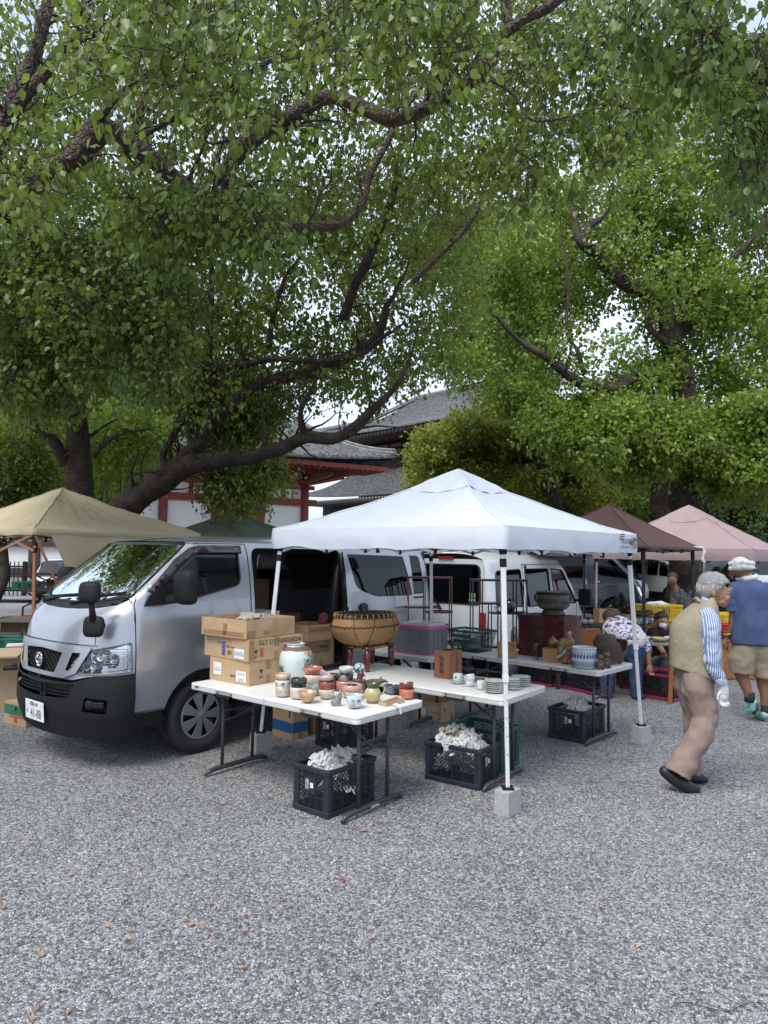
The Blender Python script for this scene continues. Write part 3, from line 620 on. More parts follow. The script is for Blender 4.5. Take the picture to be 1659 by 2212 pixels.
rp = N(nt, 'ShaderNodeValToRGB'); cr = rp.color_ramp; cr.elements[0].position = 0; cr.elements[0].color = (.075, .079, .087, 1); cr.elements[1].position = 1; cr.elements[1].color = (.52, .51, .48, 1)
for p, c in ((.25, (.145, .152, .163)), (.5, (.235, .242, .252)), (.72, (.34, .345, .352)), (.9, (.42, .415, .405))):
 e = cr.elements.new(p); e.color = (*c, 1)
L(sx_.outputs[0], rp.inputs[0])
nb = N(nt, 'ShaderNodeTexNoise', Scale=.9, Detail=5.0, Roughness=.6); L(src, nb.inputs['Vector'])
mr = N(nt, 'ShaderNodeMapRange'); mr.inputs[1].default_value = .3; mr.inputs[2].default_value = .7; mr.inputs[3].default_value = .8; mr.inputs[4].default_value = 1.22; L(nb.outputs[0], mr.inputs[0])
hs = N(nt, 'ShaderNodeHueSaturation'); L(rp.outputs[0], hs.inputs['Color']); L(mr.outputs[0], hs.inputs['Value']); hs.inputs['Saturation'].default_value = .2
L(hs.outputs[0], b.inputs['Base Color']); b.inputs['Roughness'].default_value = .75; b.inputs['Specular IOR Level'].default_value = .35
me_ = N(nt, 'ShaderNodeMapRange'); me_.inputs[1].default_value = 0; me_.inputs[2].default_value = .35; L(ve.outputs['Distance'], me_.inputs[0])
pw = N(nt, 'ShaderNodeMath', _operation='POWER'); pw.inputs[1].default_value = .5; L(me_.outputs[0], pw.inputs[0])
ad = N(nt, 'ShaderNodeMath', _operation='MULTIPLY_ADD'); ad.inputs[1].default_value = .5; L(sx_.outputs[1], ad.inputs[0]); L(pw.outputs[0], ad.inputs[2])
bp = N(nt, 'ShaderNodeBump', Strength=1.0, Distance=.0065); L(ad.outputs[0], bp.inputs['Height']); L(bp.outputs[0], b.inputs['Normal'])
mb = MB()
mb.add([(-400, -60, 0), (400, -60, 0), (400, 600, 0), (-400, 600, 0)], [(0, 1, 2, 3)])
go = mb.obj('ground', gm); tag(go, 'grey gravel ground of the temple precinct', None, kind='structure')
npb = 46000; xs = rng.uniform(-2.4, 2.4, npb); ys = rng.uniform(1.9, 5.6, npb); keep = np.abs(xs) < ys * .60 + .1; xs, ys = xs[keep], ys[keep]; npb = len(xs)
th_ = np.linspace(0, 2 * np.pi, 6, endpoint=False)
rr = rng.uniform(.0035, .0078, npb) * np.where(rng.random(npb) < .05, 1.5, 1); el = rng.uniform(.6, 1, npb); ro = rng.uniform(0, 6.28, npb)
def ringp(k, z):
 jit = rng.uniform(.85, 1.15, (npb, 6)); c, s_ = np.cos(th_)[None] * k * jit, np.sin(th_)[None] * k * jit * el[:, None]
 X = c * np.cos(ro)[:, None] - s_ * np.sin(ro)[:, None]; Y_ = c * np.sin(ro)[:, None] + s_ * np.cos(ro)[:, None]
 return np.stack([xs[:, None] + X * rr[:, None], ys[:, None] + Y_ * rr[:, None], (z * rr)[:, None] + np.zeros((npb, 6)) + rng.uniform(-.1, .1, (npb, 6)) * rr[:, None]], -1)
V = np.concatenate([ringp(1.0, .0 * rr + .1), ringp(.62, .0 * rr + .78)], 1)
F = [(j, (j + 1) % 6, 6 + (j + 1) % 6, 6 + j) for j in range(6)]
base = (np.arange(npb) * 12)[:, None, None] + np.array(F)[None]; base = base.reshape(-1, 4)
topf = (np.arange(npb) * 12)[:, None] + np.arange(6, 12)[None]
me = bpy.data.meshes.new('gravel'); me.vertices.add(npb * 12); me.vertices.foreach_set('co', V.reshape(-1).astype('f'))
nl = base.size + topf.size; me.loops.add(nl); me.loops.foreach_set('vertex_index', np.concatenate([base.reshape(-1), topf.reshape(-1)]).astype('i'))
nf = len(base) + len(topf); me.polygons.add(nf); me.polygons.foreach_set('loop_start', np.concatenate([np.arange(len(base)) * 4, base.size + np.arange(len(topf)) * 6]).astype('i'))
me.update(calc_edges=True); me.polygons.foreach_set('use_smooth', [False] * nf)
pm = bpy.data.materials.new('pebbles'); pm.use_nodes = True; nt = pm.node_tree; L = nt.links.new; b = nt.nodes['Principled BSDF']
gi = N(nt, 'ShaderNodeNewGeometry'); rp2 = N(nt, 'ShaderNodeValToRGB'); cr = rp2.color_ramp; cr.elements[0].color = (.085, .085, .087, 1); cr.elements[1].color = (.48, .465, .43, 1)
for p, c in ((.3, (.165,.166,.168)), (.6, (.27,.27,.272)), (.85, (.33, .34, .36))):
 e = cr.elements.new(p); e.color = (*c, 1)
L(gi.outputs['Random Per Island'], rp2.inputs[0]); L(rp2.outputs[0], b.inputs['Base Color']); b.inputs['Roughness'].default_value = .7
me.materials.append(pm); o = bpy.data.objects.new('gravel', me); COL.objects.link(o); tag(o, 'loose grey and pale pebbles lying on the near gravel', 'gravel', kind='stuff')
fl_m = [mat('fallen_leaf_%s' % n_, c, .6, 0, .2, 30) for n_, c in (('orange', (.33, .17, .11)), ('tan', (.38, .22, .13)), ('red', (.30, .05, .035)), ('green', (.16, .2, .06)))]
fl_lab = ['curled orange brown leaf fallen on the gravel', 'dry pale tan leaf fallen on the gravel', 'dark red leaf fallen on the gravel', 'green yellow leaf fallen on the gravel']
fl_proto = []
for m_ in fl_m:
 mb = MB(); mb.grid(lambda a, b: ((a - .5) * .075, (b - .5) * .045 * math.sin(math.pi * min(.98, .06 + a * .9)) ** .8, .006 + .012 * (abs(b - .5) * 2) ** 2 + .008 * math.sin(a * 5)), 7, 4)
 fl_proto.append(mb)
spots = [(cx, cy) for cx, cy in ((335, 178), (678, 187), (457, 250), (537, 283), (150, 262), (232, 350), (127, 412), (897, 315), (1008, 415), (422, 498), (609, 517), (300, 550), (143, 543), (800, 550), (1480, 570), (550, 652), (12, 688), (917, 677), (1073, 717), (1288, 634), (1226, 660), (461, 767), (826, 763), (858, 777), (894, 778), (902, 806), (1057, 791), (550, 825), (381, 897), (180, 890), (1054, 951), (1520, 960), (363, 1028), (268, 1052), (157, 1125), (133, 1178), (1630, 1098), (700, 762), (1600, 822), (1644, 318), (1644, 362), (1573, 353), (660, 318), (584, 240), (1124, 1135), (300, 1140), (961, 238))]
cW = crop(0, 3000, .92586)
first = {}
def leaf(p, k, sc=1.):
 if k not in first:
  o = fl_proto[k].obj('fallen_leaf', fl_m[k], smooth=True); first[k] = o; tag(o, fl_lab[k], 'leaf', 'fallen %s leaves on the gravel' % ('orange', 'tan', 'red', 'green')[k])
 else: o = first[k].copy(); COL.objects.link(o)
 o.location = (p[0], p[1], .008); o.rotation_euler = (random.uniform(-.4, .4), random.uniform(-.4, .4), random.uniform(0, 6.28)); q = random.uniform(.28, .52) * sc; o.scale = (q, q, q)
for i, (x, y) in enumerate(spots):
 p = G(*cW(x, y), 0); leaf(p, 2 if (x, y) in ((1480, 570), (1008, 415), (678, 187)) else (0 if i % 3 else 1))
leaf(G(*cW(259, 838)), 3)
for x, y in ((1098, 1762), (1196, 1750), (1430, 1722), (1275, 1690), (1508, 1800), (1337, 1820), (1020, 1720), (925, 1868), (820, 1800), (1220, 1915), (1300, 1965), (1640, 1770), (1380, 2050), (1205, 1640), (1240, 1560)): leaf(G(x, y), random.choice((0, 0, 1)))
tw_m = mat('twig', (.05, .035, .025), .9)
tfirst = None
for x, y, ln, a in ((570, 760, .16, 0), (1240, 1120, .1, .5), (1560, 1000, .14, .1), (720, 150, .14, .1), (170, 98, .25, 0), (310, 240, .2, .5), (640, 150, .16, .7), (590, 285, .15, .2), (870, 95, .18, -.2), (450, 48, .2, .4)):
 p = G(*cW(x, y), 0)
 if tfirst is None:
  mb = MB(); mb.tube([(-.5, 0, 0), (-.2, .02, .02), (.1, -.01, .01), (.5, .03, 0)], [.014, .012, .012, .008], 5); tfirst = o = mb.obj('twig', tw_m, smooth=True); tag(o, 'thin dark twig lying on the gravel', 'twig', 'fallen twigs on the gravel')
 else: o = tfirst.copy(); COL.objects.link(o)
 o.location = (p.x, p.y, .01); o.rotation_euler = (0, 0, a); o.scale = (ln, ln * .6, ln * .5)
mb = MB(); q0 = G(1450, 2180); q1 = G(1655, 2180)
mb.tube([tuple(q0.lerp(q1, t / 8) + Vector((0, .03 * math.sin(t * 1.1), .01))) for t in range(9)], [.0018] * 9, 5); tag(mb.obj('twig', tw_m), 'long bent twig at the lower right edge of the gravel', 'twig')
vermil = mat('vermilion_wood', (.20, .036, .020), .65, 0, .25, 4, .15, 40)
doorred = mat('door_red', (.26, .05, .025), .6, 0, .15, 3)
plaster = mat('white_plaster', (.72, .72, .70), .85, 0, .05, 1.5)
darkwd = mat('dark_timber', (.035, .024, .020), .8, 0, .3, 4)
brownwd = mat('weathered_timber', (.12, .07, .045), .8, 0, .3, 4)
tilem = mat('roof_tile', (.085, .087, .092), .8, 0, .3, 3, spec=.2, col2=(.17, .17, .168))
tiled = mat('roof_tile_dark', (.13, .135, .14), .6, 0, .3, 3, col2=(.22, .22, .22))
stonem = mat('stone_base', (.28, .27, .25), .85, 0, .2, 4)
def roof_side(mb, e0, e1, t0, t1, sag=.25, lift=.5, n=60, m_=16, rows=True, mi=0):
 """tiled roof slope between eave e0-e1 and top t0-t1 with round cover tiles; concave section, lifted corners"""
 e0, e1, t0, t1 = map(Vector, (e0, e1, t0, t1))
 def f(a, b):
  e = e0.lerp(e1, a); t = t0.lerp(t1, a); p = e.lerp(t, b); p.z -= sag * math.sin(math.pi * b) * 1.0
  c = (abs(a * 2 - 1)) ** 4; p.z += lift * c * (1 - b) ** 2; return p
 mb.grid(f, 30, m_, mi)
 for i in range(n + 1):
  a = i / n; P = [f(a, b / 10) + Vector((0, 0, .05)) for b in range(11)]
  mb.tube(P, .085, 5, mi, cap=True)
 P = [f(a / 24, 0) + Vector((0, 0, -.04)) for a in range(25)]; mb.tube(P, .09, 5, mi)
 return f
T1 = thing('temple_hall', 'vermilion and white temple hall with a grey tiled roof behind the left trees', 'temple', (-5.17, 45, 0), R(31))
def part(name, m_, root, fill, **k):
 mb = MB(); fill(mb); return mb.obj(name, m_, root, **k)
def posts(mb):
 pass
bays = [0, -3.0, -5.9, -9.0, -12.6, -16.2, -19.8, -23.4]
for x in bays: part('post', vermil, T1, lambda mb: mb.tube([(x, -.05, 0), (x, -.05, 7.4)], .26, 12), smooth=True)
part('wall', plaster, T1, lambda mb: mb.box((-11.7, .12, 3.6), (23.4, .12, 7.2)))
part('stone_base', stonem, T1, lambda mb: mb.box((-11.5, .8, .4), (26, 5, .8)))
def beams(mb):
 mb.box((-11.5, -.05, 5.02), (24.6, .22, .42)); mb.box((-11.5, -.05, 1.35), (24.6, .22, .4)); mb.box((-11.5, -.05, 6.0), (24.3, .16, .26)); mb.box((-11.5, -.05, 7.15), (25, .3, .3))
 for x in [b - d for b in bays[:-1] for d in (1.5,)]: mb.box((x, -.03, 5.6), (.22, .14, .9))
part('beam', vermil, T1, beams)
def brackets(mb):
 for x in bays + [b - 1.5 for b in bays[:-1]]:
  for k in range(3): mb.box((x, -.35 - .45 * k, 6.35 + .28 * k), (1.3 - .1 * k if k != 1 else .8, .22, .2)); mb.box((x, -.3 - .4 * k, 6.2 + .28 * k), (.24, .9, .18))
 for q in (0,): mb.bar((0, 0, 6.3), (2.3, -2.2, 6.95), .28, .3); mb.bar((-.3, -.1, 6.25), (.8, -2.3, 6.8), .25, .28); mb.bar((.1, .3, 6.25), (2.4, -.9, 6.8), .25, .28)
part('bracket', vermil, T1, brackets)
def rafters(mb):
 for i in range(66):
  x = 4.0 - i * .41; mb.box((x, -1.9, 7.08), (.13, 3.0, .14))
 mb.box((-10, -3.3, 7.2), (28.6, .16, .26))
part('rafter', vermil, T1, rafters)
part('eave_board', darkwd, T1, lambda mb: mb.grid(lambda a, b: (4.5 - 30 * a, -3.5 + .25 * b, 7.33 + .16 * b + .45 * abs(a * 2 - 1) ** 4 * (1 if a < .5 else 0)), 30, 1) and mb.box((-10.2, 1, 7.2), (28.5, 8.6, .1)))
mb = MB(); f1 = roof_side(mb, (4.6, -3.6, 7.5), (-27, -3.6, 7.5), (-1.2, 3.2, 11.6), (-24, 3.2, 11.6), .5, .55, 100)
roof_side(mb, (4.6, -3.6, 7.5), (4.6, 12, 7.5), (-1.2, 3.2, 11.6), (-1.2, 6, 11.6), .5, .55, 40)
roof_side(mb, (-1.6, 3.0, 11.5), (-24, 3.0, 11.5), (-1.6, 6.2, 14.8), (-24, 6.2, 14.8), .2, .1, 60)
rf = mb.obj('roof', tilem, T1, smooth=False)
mb = MB(); P = [(4.65 - 5.7 * t, -3.6 + 6.6 * t, 8.0 + 3.8 * t - .6 * math.sin(math.pi * min(1, t * 1.05)) + .25 * (1 - t) ** 6) for t in [i / 12 for i in range(13)]]
mb.tube(P, .17, 6); mb.tube([(p[0], p[1], p[2] + .2) for p in P[:7]], .1, 6)
mb.tube([(-1.4, 3.0, 11.6), (-1.4, 4.6, 12.9), (-1.4, 6.2, 14.95)], .18, 6); mb.tube([(-1.2, 6.2, 15.1), (-24, 6.2, 15.1)], .3, 6)
mb.obj('roof_ridge', tiled, T1, smooth=True)
part('gable', brownwd, T1, lambda mb: mb.add([(-1.5, 3.0, 11.5), (-1.5, 9.4, 11.5), (-1.5, 6.2, 14.7)], [(0, 1, 2)]) and mb.bar((-1.45, 2.8, 11.4), (-1.45, 6.2, 14.7), .12, .45))
dr = MB(); dr.box((-4.45, .0, 3.35), (2.2, .12, 2.9)); do = dr.obj('door', doorred, T1)
mb = MB()
for x in (-5.0, -3.9):
 for z in (3.0, 4.35): mb.box((x, -.08, z), (.95, .06, .1))
 for dx in (-.5, .5): mb.box((x + dx, -.08, 3.4), (.08, .06, 2.9))
mb.box((-4.45, -.09, 3.4), (.06, .06, 2.9)); mb.obj('door_frame', vermil, do)
part('door_jamb', vermil, T1, lambda mb: mb.box((-3.25, -.08, 3.3), (.3, .3, 3.4)) and mb.box((-5.65, -.08, 3.3), (.3, .3, 3.4)) and mb.box((-4.45, -.08, 4.84), (2.6, .3, .16)))
Q = Y(372, 865, 52)
TG = thing('gabled_hall', 'brown timber gable and tiled roof showing through the left foliage', 'temple', (Q.x, Q.y, 0), R(20))
part('gable', brownwd, TG, lambda mb: mb.add([(-3.2, 0, Q.z - 1.6), (3.4, 0, Q.z - 1.6), (.2, 0, Q.z + 1.0)], [(0, 1, 2)]) and mb.bar((-4.2, -.3, Q.z - 1.9), (.2, -.3, Q.z + 1.2), .3, .5) and mb.bar((4.4, -.3, Q.z - 1.9), (.2, -.3, Q.z + 1.2), .3, .5))
mb = MB(); roof_side(mb, (-4.6, -.6, Q.z - 1.8), (-4.6, 16, Q.z - 1.8), (.2, -.6, Q.z + 1.5), (.2, 16, Q.z + 1.5), .2, 0, 36); roof_side(mb, (4.8, -.6, Q.z - 1.8), (4.8, 16, Q.z - 1.8), (.2, -.6, Q.z + 1.5), (.2, 16, Q.z + 1.5), .2, 0, 36)
roof_side(mb, (-9, -3, Q.z - 5), (9, -3, Q.z - 5), (-5, 0, Q.z - 2), (5, 0, Q.z - 2), .2, .3, 44)
mb.obj('roof', tilem, TG)
part('wall', plaster, TG, lambda mb: mb.box((0, 4, (Q.z - 5) / 2), (13, 5, Q.z - 5.2)))
part('beam', vermil, TG, lambda mb: [mb.box((0, 1.4, z), (13.2, .2, .4)) for z in (2.2, 5.0, 6.4)] and [mb.box((x, 1.38, 4), (.4, .25, 8)) for x in (-6, -3, 0, 3, 6)])
P0 = Y(664, 1079, 82); ang = R(-47)
T2 = thing('main_hall', 'large dark timber hall with two grey tiled roofs rising behind the white canopy', 'temple', (P0.x, P0.y, 0), ang)
zl = P0.z
mb = MB(); roof_side(mb, (-1.5, 0, zl), (44, 0, zl), (2, 5.5, zl + 3.4), (40, 5.5, zl + 3.4), .3, .6, 120); mb.obj('lower_roof', tilem, T2)
part('lower_wall', darkwd, T2, lambda mb: mb.box((20, 5, zl / 2 - .3), (43, 3, zl)))
part('white_panel', plaster, T2, lambda mb: [mb.box((2.2 + i * 2.05, 3.45, zl - 2.2), (1.5, .12, .8)) for i in range(18)] and [mb.box((2.2 + i * 2.05, 3.45, zl - 3.6), (1.5, .12, .6)) for i in range(18)])
part('eave_rafter', mat('rafter_end', (.3, .28, .25), .8), T2, lambda mb: [mb.box((-1 + i * .5, .4, zl - .32), (.2, .8, .16)) for i in range(90)])
part('eave_board', darkwd, T2, lambda mb: mb.box((21, 2, zl - .55), (45, 4, .25)))
part('bracket', darkwd, T2, lambda mb: [mb.box((1.15 + i * 2.05, 3.0, zl - 1.6 - .45 * k), (1.5 - .4 * k, 1.0 - .2 * k, .3)) for i in range(18) for k in range(3)])
zu = Y(880, 950, 84).z
part('upper_wall', darkwd, T2, lambda mb: mb.box((14.5, 10.5, (zu + zl) / 2 + .5), (29, 5, zu - zl + 2)))
part('upper_bracket', brownwd, T2, lambda mb: [mb.box((1.5 + i * 2.2, 7.4, zu - 1.2 - .6 * k), (1.7 - .4 * k, 1.6 - .3 * k, .35)) for i in range(13) for k in range(3)])
mb = MB(); roof_side(mb, (-2, 3.0, zu), (31, 3.0, zu), (5, 13, zu + 5.6), (27, 13, zu + 5.6), .9, 1.2, 130); mb.obj('upper_roof', tilem, T2)
roof2 = MB(); roof_side(roof2, (-2, 3.0, zu), (-2, 22, zu), (5, 13, zu + 5.6), (5, 16, zu + 5.6), .9, 1.2, 50); roof2.tube([(-2.1, 2.9, zu + 1.2), (1.5, 8, zu + 2.6), (5, 13, zu + 5.8)], .3, 6); roof2.tube([(5, 13, zu + 5.8), (27, 13, zu + 5.8)], .4, 6); roof2.obj('roof_ridge', tiled, T2)
part('upper_eave', darkwd, T2, lambda mb: mb.box((14.5, 6, zu - .4), (32, 6, .3)) and [mb.box((-1.6 + i * .6, 3.2, zu - .35), (.25, .8, .2)) for i in range(54)])
mb = MB(); Bq = Y(721, 1052, 62); mb.lathe([(.02, .95), (.1, .9), (.13, .6), (.28, .5), (.34, .15), (.36, 0), (0, .02)], 16)
o = mb.obj('wind_bell', darkwd, smooth=True); o.location = (Bq.x, Bq.y, Bq.z - .5); o.parent = None
o.parent = T1; o.location = (2.6, -2.9, 7.2)
LW = thing('plaster_wall', 'low white wall with dark brown timber frame behind the black railing', 'wall', (-26, 33.5, 0), R(4))
part('panel', plaster, LW, lambda mb: mb.box((10, 0, 1.2), (30, .3, 1.5)))
part('timber_frame', mat('brown_timber', (.055, .035, .028), .8), LW, lambda mb: [mb.box((x, -.2, 1.2), (.5, .2, 1.6)) for x in np.arange(-4, 26, 2.6)] and mb.box((10, -.22, .62), (30, .2, .5)) and mb.box((10, -.22, 2.05), (30, .3, .25)))
part('stone_foot', stonem, LW, lambda mb: mb.box((10, -.3, .2), (30.2, .5, .4)))
RF = thing('iron_railing', 'black iron railing in front of the low wall at the far left', 'fence', (-24, 26.5, 0), R(2))
part('rail', blackpl, RF, lambda mb: mb.box((10, 0, 1.12), (26, .05, .06)) and mb.box((10, 0, .3), (26, .05, .06)) and mb.box((10, 0, .85), (26, .04, .04)))
part('bars', blackpl, RF, lambda mb: [mb.box((x, 0, .65), (.03, .03, 1.3)) for x in np.arange(-3, 23, .16)])
for x in np.arange(-3, 23, 2.2): part('post', blackpl, RF, lambda mb: mb.box((x, 0, .66), (.09, .09, 1.32)))
def leafmat(name, c, c2, tr=.42, rough=.4):
 if name in MATS: return MATS[name]
 M_ = bpy.data.materials.new(name); M_.use_nodes = True; nt = M_.node_tree; L = nt.links.new; b = nt.nodes['Principled BSDF']; o = nt.nodes['Material Output']
 gi = N(nt, 'ShaderNodeNewGeometry'); rp = N(nt, 'ShaderNodeValToRGB'); rp.color_ramp.elements[0].color = (*c, 1); rp.color_ramp.elements[1].color = (*c2, 1); rp.color_ramp.elements[0].position = .15
 tc = N(nt, 'ShaderNodeTexCoord'); nz = N(nt, 'ShaderNodeTexNoise', Scale=.55, Detail=3.0); L(tc.outputs['Object'], nz.inputs['Vector'])
 mr = N(nt, 'ShaderNodeMapRange'); mr.inputs[1].default_value = .3; mr.inputs[2].default_value = .7; L(nz.outputs[0], mr.inputs[0])
 av = N(nt, 'ShaderNodeMath', _operation='MULTIPLY_ADD'); av.inputs[1].default_value = .6; L(gi.outputs['Random Per Island'], av.inputs[0])
 m5 = N(nt, 'ShaderNodeMath', _operation='MULTIPLY'); m5.inputs[1].default_value = .5; L(mr.outputs[0], m5.inputs[0]); L(m5.outputs[0], av.inputs[2]); L(av.outputs[0], rp.inputs[0])
 L(rp.outputs[0], b.inputs['Base Color']); b.inputs['Roughness'].default_value = rough; b.inputs['Specular IOR Level'].default_value = .5
 t = N(nt, 'ShaderNodeBsdfTranslucent'); hs = N(nt, 'ShaderNodeHueSaturation'); hs.inputs['Value'].default_value = 1.7; hs.inputs['Hue'].default_value = .485; L(rp.outputs[0], hs.inputs['Color']); L(hs.outputs[0], t.inputs[0])
 ms = N(nt, 'ShaderNodeMixShader'); ms.inputs[0].default_value = tr; L(b.outputs[0], ms.inputs[1]); L(t.outputs[0], ms.inputs[2]); L(ms.outputs[0], o.inputs[0])
 MATS[name] = M_; return M_
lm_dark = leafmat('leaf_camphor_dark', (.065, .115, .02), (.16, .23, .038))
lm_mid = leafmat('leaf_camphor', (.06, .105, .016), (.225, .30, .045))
lm_bright = leafmat('leaf_camphor_bright', (.095, .165, .02), (.26, .36, .052))
lm_maple = leafmat('leaf_maple', (.10, .145, .02), (.30, .32, .05), .45)
lm_ever = leafmat('leaf_evergreen', (.03, .058, .02), (.08, .125, .042), .15)
def barkmat(name, c, c2, sc=9.):
 M_ = bpy.data.materials.new(name); M_.use_nodes = True; nt = M_.node_tree; L = nt.links.new; b = nt.nodes['Principled BSDF']
 tc = N(nt, 'ShaderNodeTexCoord'); n0 = N(nt, 'ShaderNodeTexNoise', Scale=sc, Detail=2.0); L(tc.outputs['Object'], n0.inputs['Vector'])
 sc_ = N(nt, 'ShaderNodeVectorMath', _operation='SCALE'); sc_.inputs['Scale'].default_value = .12; L(n0.outputs['Color'], sc_.inputs[0]); ad = N(nt, 'ShaderNodeVectorMath', _operation='ADD'); L(tc.outputs['Object'], ad.inputs[0]); L(sc_.outputs[0], ad.inputs[1])
 v = N(nt, 'ShaderNodeTexVoronoi', Scale=sc * 3.4, _feature='DISTANCE_TO_EDGE'); L(ad.outputs[0], v.inputs['Vector'])
 mr = N(nt, 'ShaderNodeMapRange'); mr.inputs[2].default_value = .25; L(v.outputs['Distance'], mr.inputs[0])
 n1 = N(nt, 'ShaderNodeTexNoise', Scale=sc * .6, Detail=6.0, Roughness=.65); L(tc.outputs['Object'], n1.inputs['Vector'])
 rp = N(nt, 'ShaderNodeValToRGB'); rp.color_ramp.elements[0].color = (*c, 1); rp.color_ramp.elements[1].color = (*c2, 1); rp.color_ramp.elements[0].position = .35; rp.color_ramp.elements[1].position = .68; L(n1.outputs[0], rp.inputs[0])
 L(rp.outputs[0], b.inputs['Base Color']); b.inputs['Roughness'].default_value = .9
 n4 = N(nt, 'ShaderNodeMath', _operation='MULTIPLY_ADD'); n4.inputs[1].default_value = .6; L(n1.outputs[0], n4.inputs[0]); L(mr.outputs[0], n4.inputs[2])
 bp = N(nt, 'ShaderNodeBump', Strength=1.0, Distance=.03); L(n4.outputs[0], bp.inputs['Height']); L(bp.outputs[0], b.inputs['Normal'])
 MATS[name] = M_; return M_
bark = barkmat('bark_dark', (.030, .022, .017), (.115, .085, .065))
bark2 = barkmat('bark_brown', (.045, .032, .024), (.15, .11, .085), 6.)
LR = random.Random(77)
def limb(mb, pts, n=14, wig=.12, sub=5, rscale=.83):
 """pts (px,py,depth,radius m) -> a gnarled tapering limb"""
 P = [Y(a, b, c) for a, b, c, d in pts]; Rr = [d * rscale for *_, d in pts]
 out, rr = [], []
 for i in range(len(P) - 1):
  p0 = P[max(0, i - 1)]; p1, p2 = P[i], P[i + 1]; p3 = P[min(len(P) - 1, i + 2)]
  for k in range(sub):
   t = k / sub; q = .5 * ((2 * p1) + (p2 - p0) * t + (2 * p0 - 5 * p1 + 4 * p2 - p3) * t * t + (3 * p1 - p0 - 3 * p2 + p3) * t ** 3)
   r_ = Rr[i] + (Rr[i + 1] - Rr[i]) * t; j = noise.noise_vector(q * 1.7) * r_ * wig * 3
   out.append(q + j); rr.append(r_ * (1 + .16 * noise.noise(q * 4)))
 out.append(P[-1]); rr.append(Rr[-1]); d_ = (out[-1] - out[-2]).normalized()
 for k in range(1, 6): d_ = (d_ + Vector((LR.gauss(0, .25), LR.gauss(0, .25), LR.gauss(.1, .2)))).normalized(); out.append(out[-1] + d_ * .16); rr.append(max(.004, rr[-1] * .68))
 mb.tube(out, rr, n)
 for k in range(int(len(out) * .55)):
  i = LR.randrange(1, len(out) - 2); r_ = rr[i] * LR.uniform(.16, .38)
  if rr[i] < .012: continue
  q = out[i]; dd_ = ((out[i + 1] - out[i]).normalized() * .7 + Vector((LR.gauss(0, .6), LR.gauss(0, .6), LR.gauss(.55, .6)))).normalized(); pts_, rs_ = [q], [r_]; st = LR.uniform(.09, .2)
  for j in range(7): dd_ = (dd_ + Vector((LR.gauss(0, .28), LR.gauss(0, .28), LR.gauss(.02, .25)))).normalized(); pts_.append(pts_[-1] + dd_ * st); rs_.append(max(.0025, rs_[-1] * .74))
  mb.tube(pts_, rs_, 5)
 return out
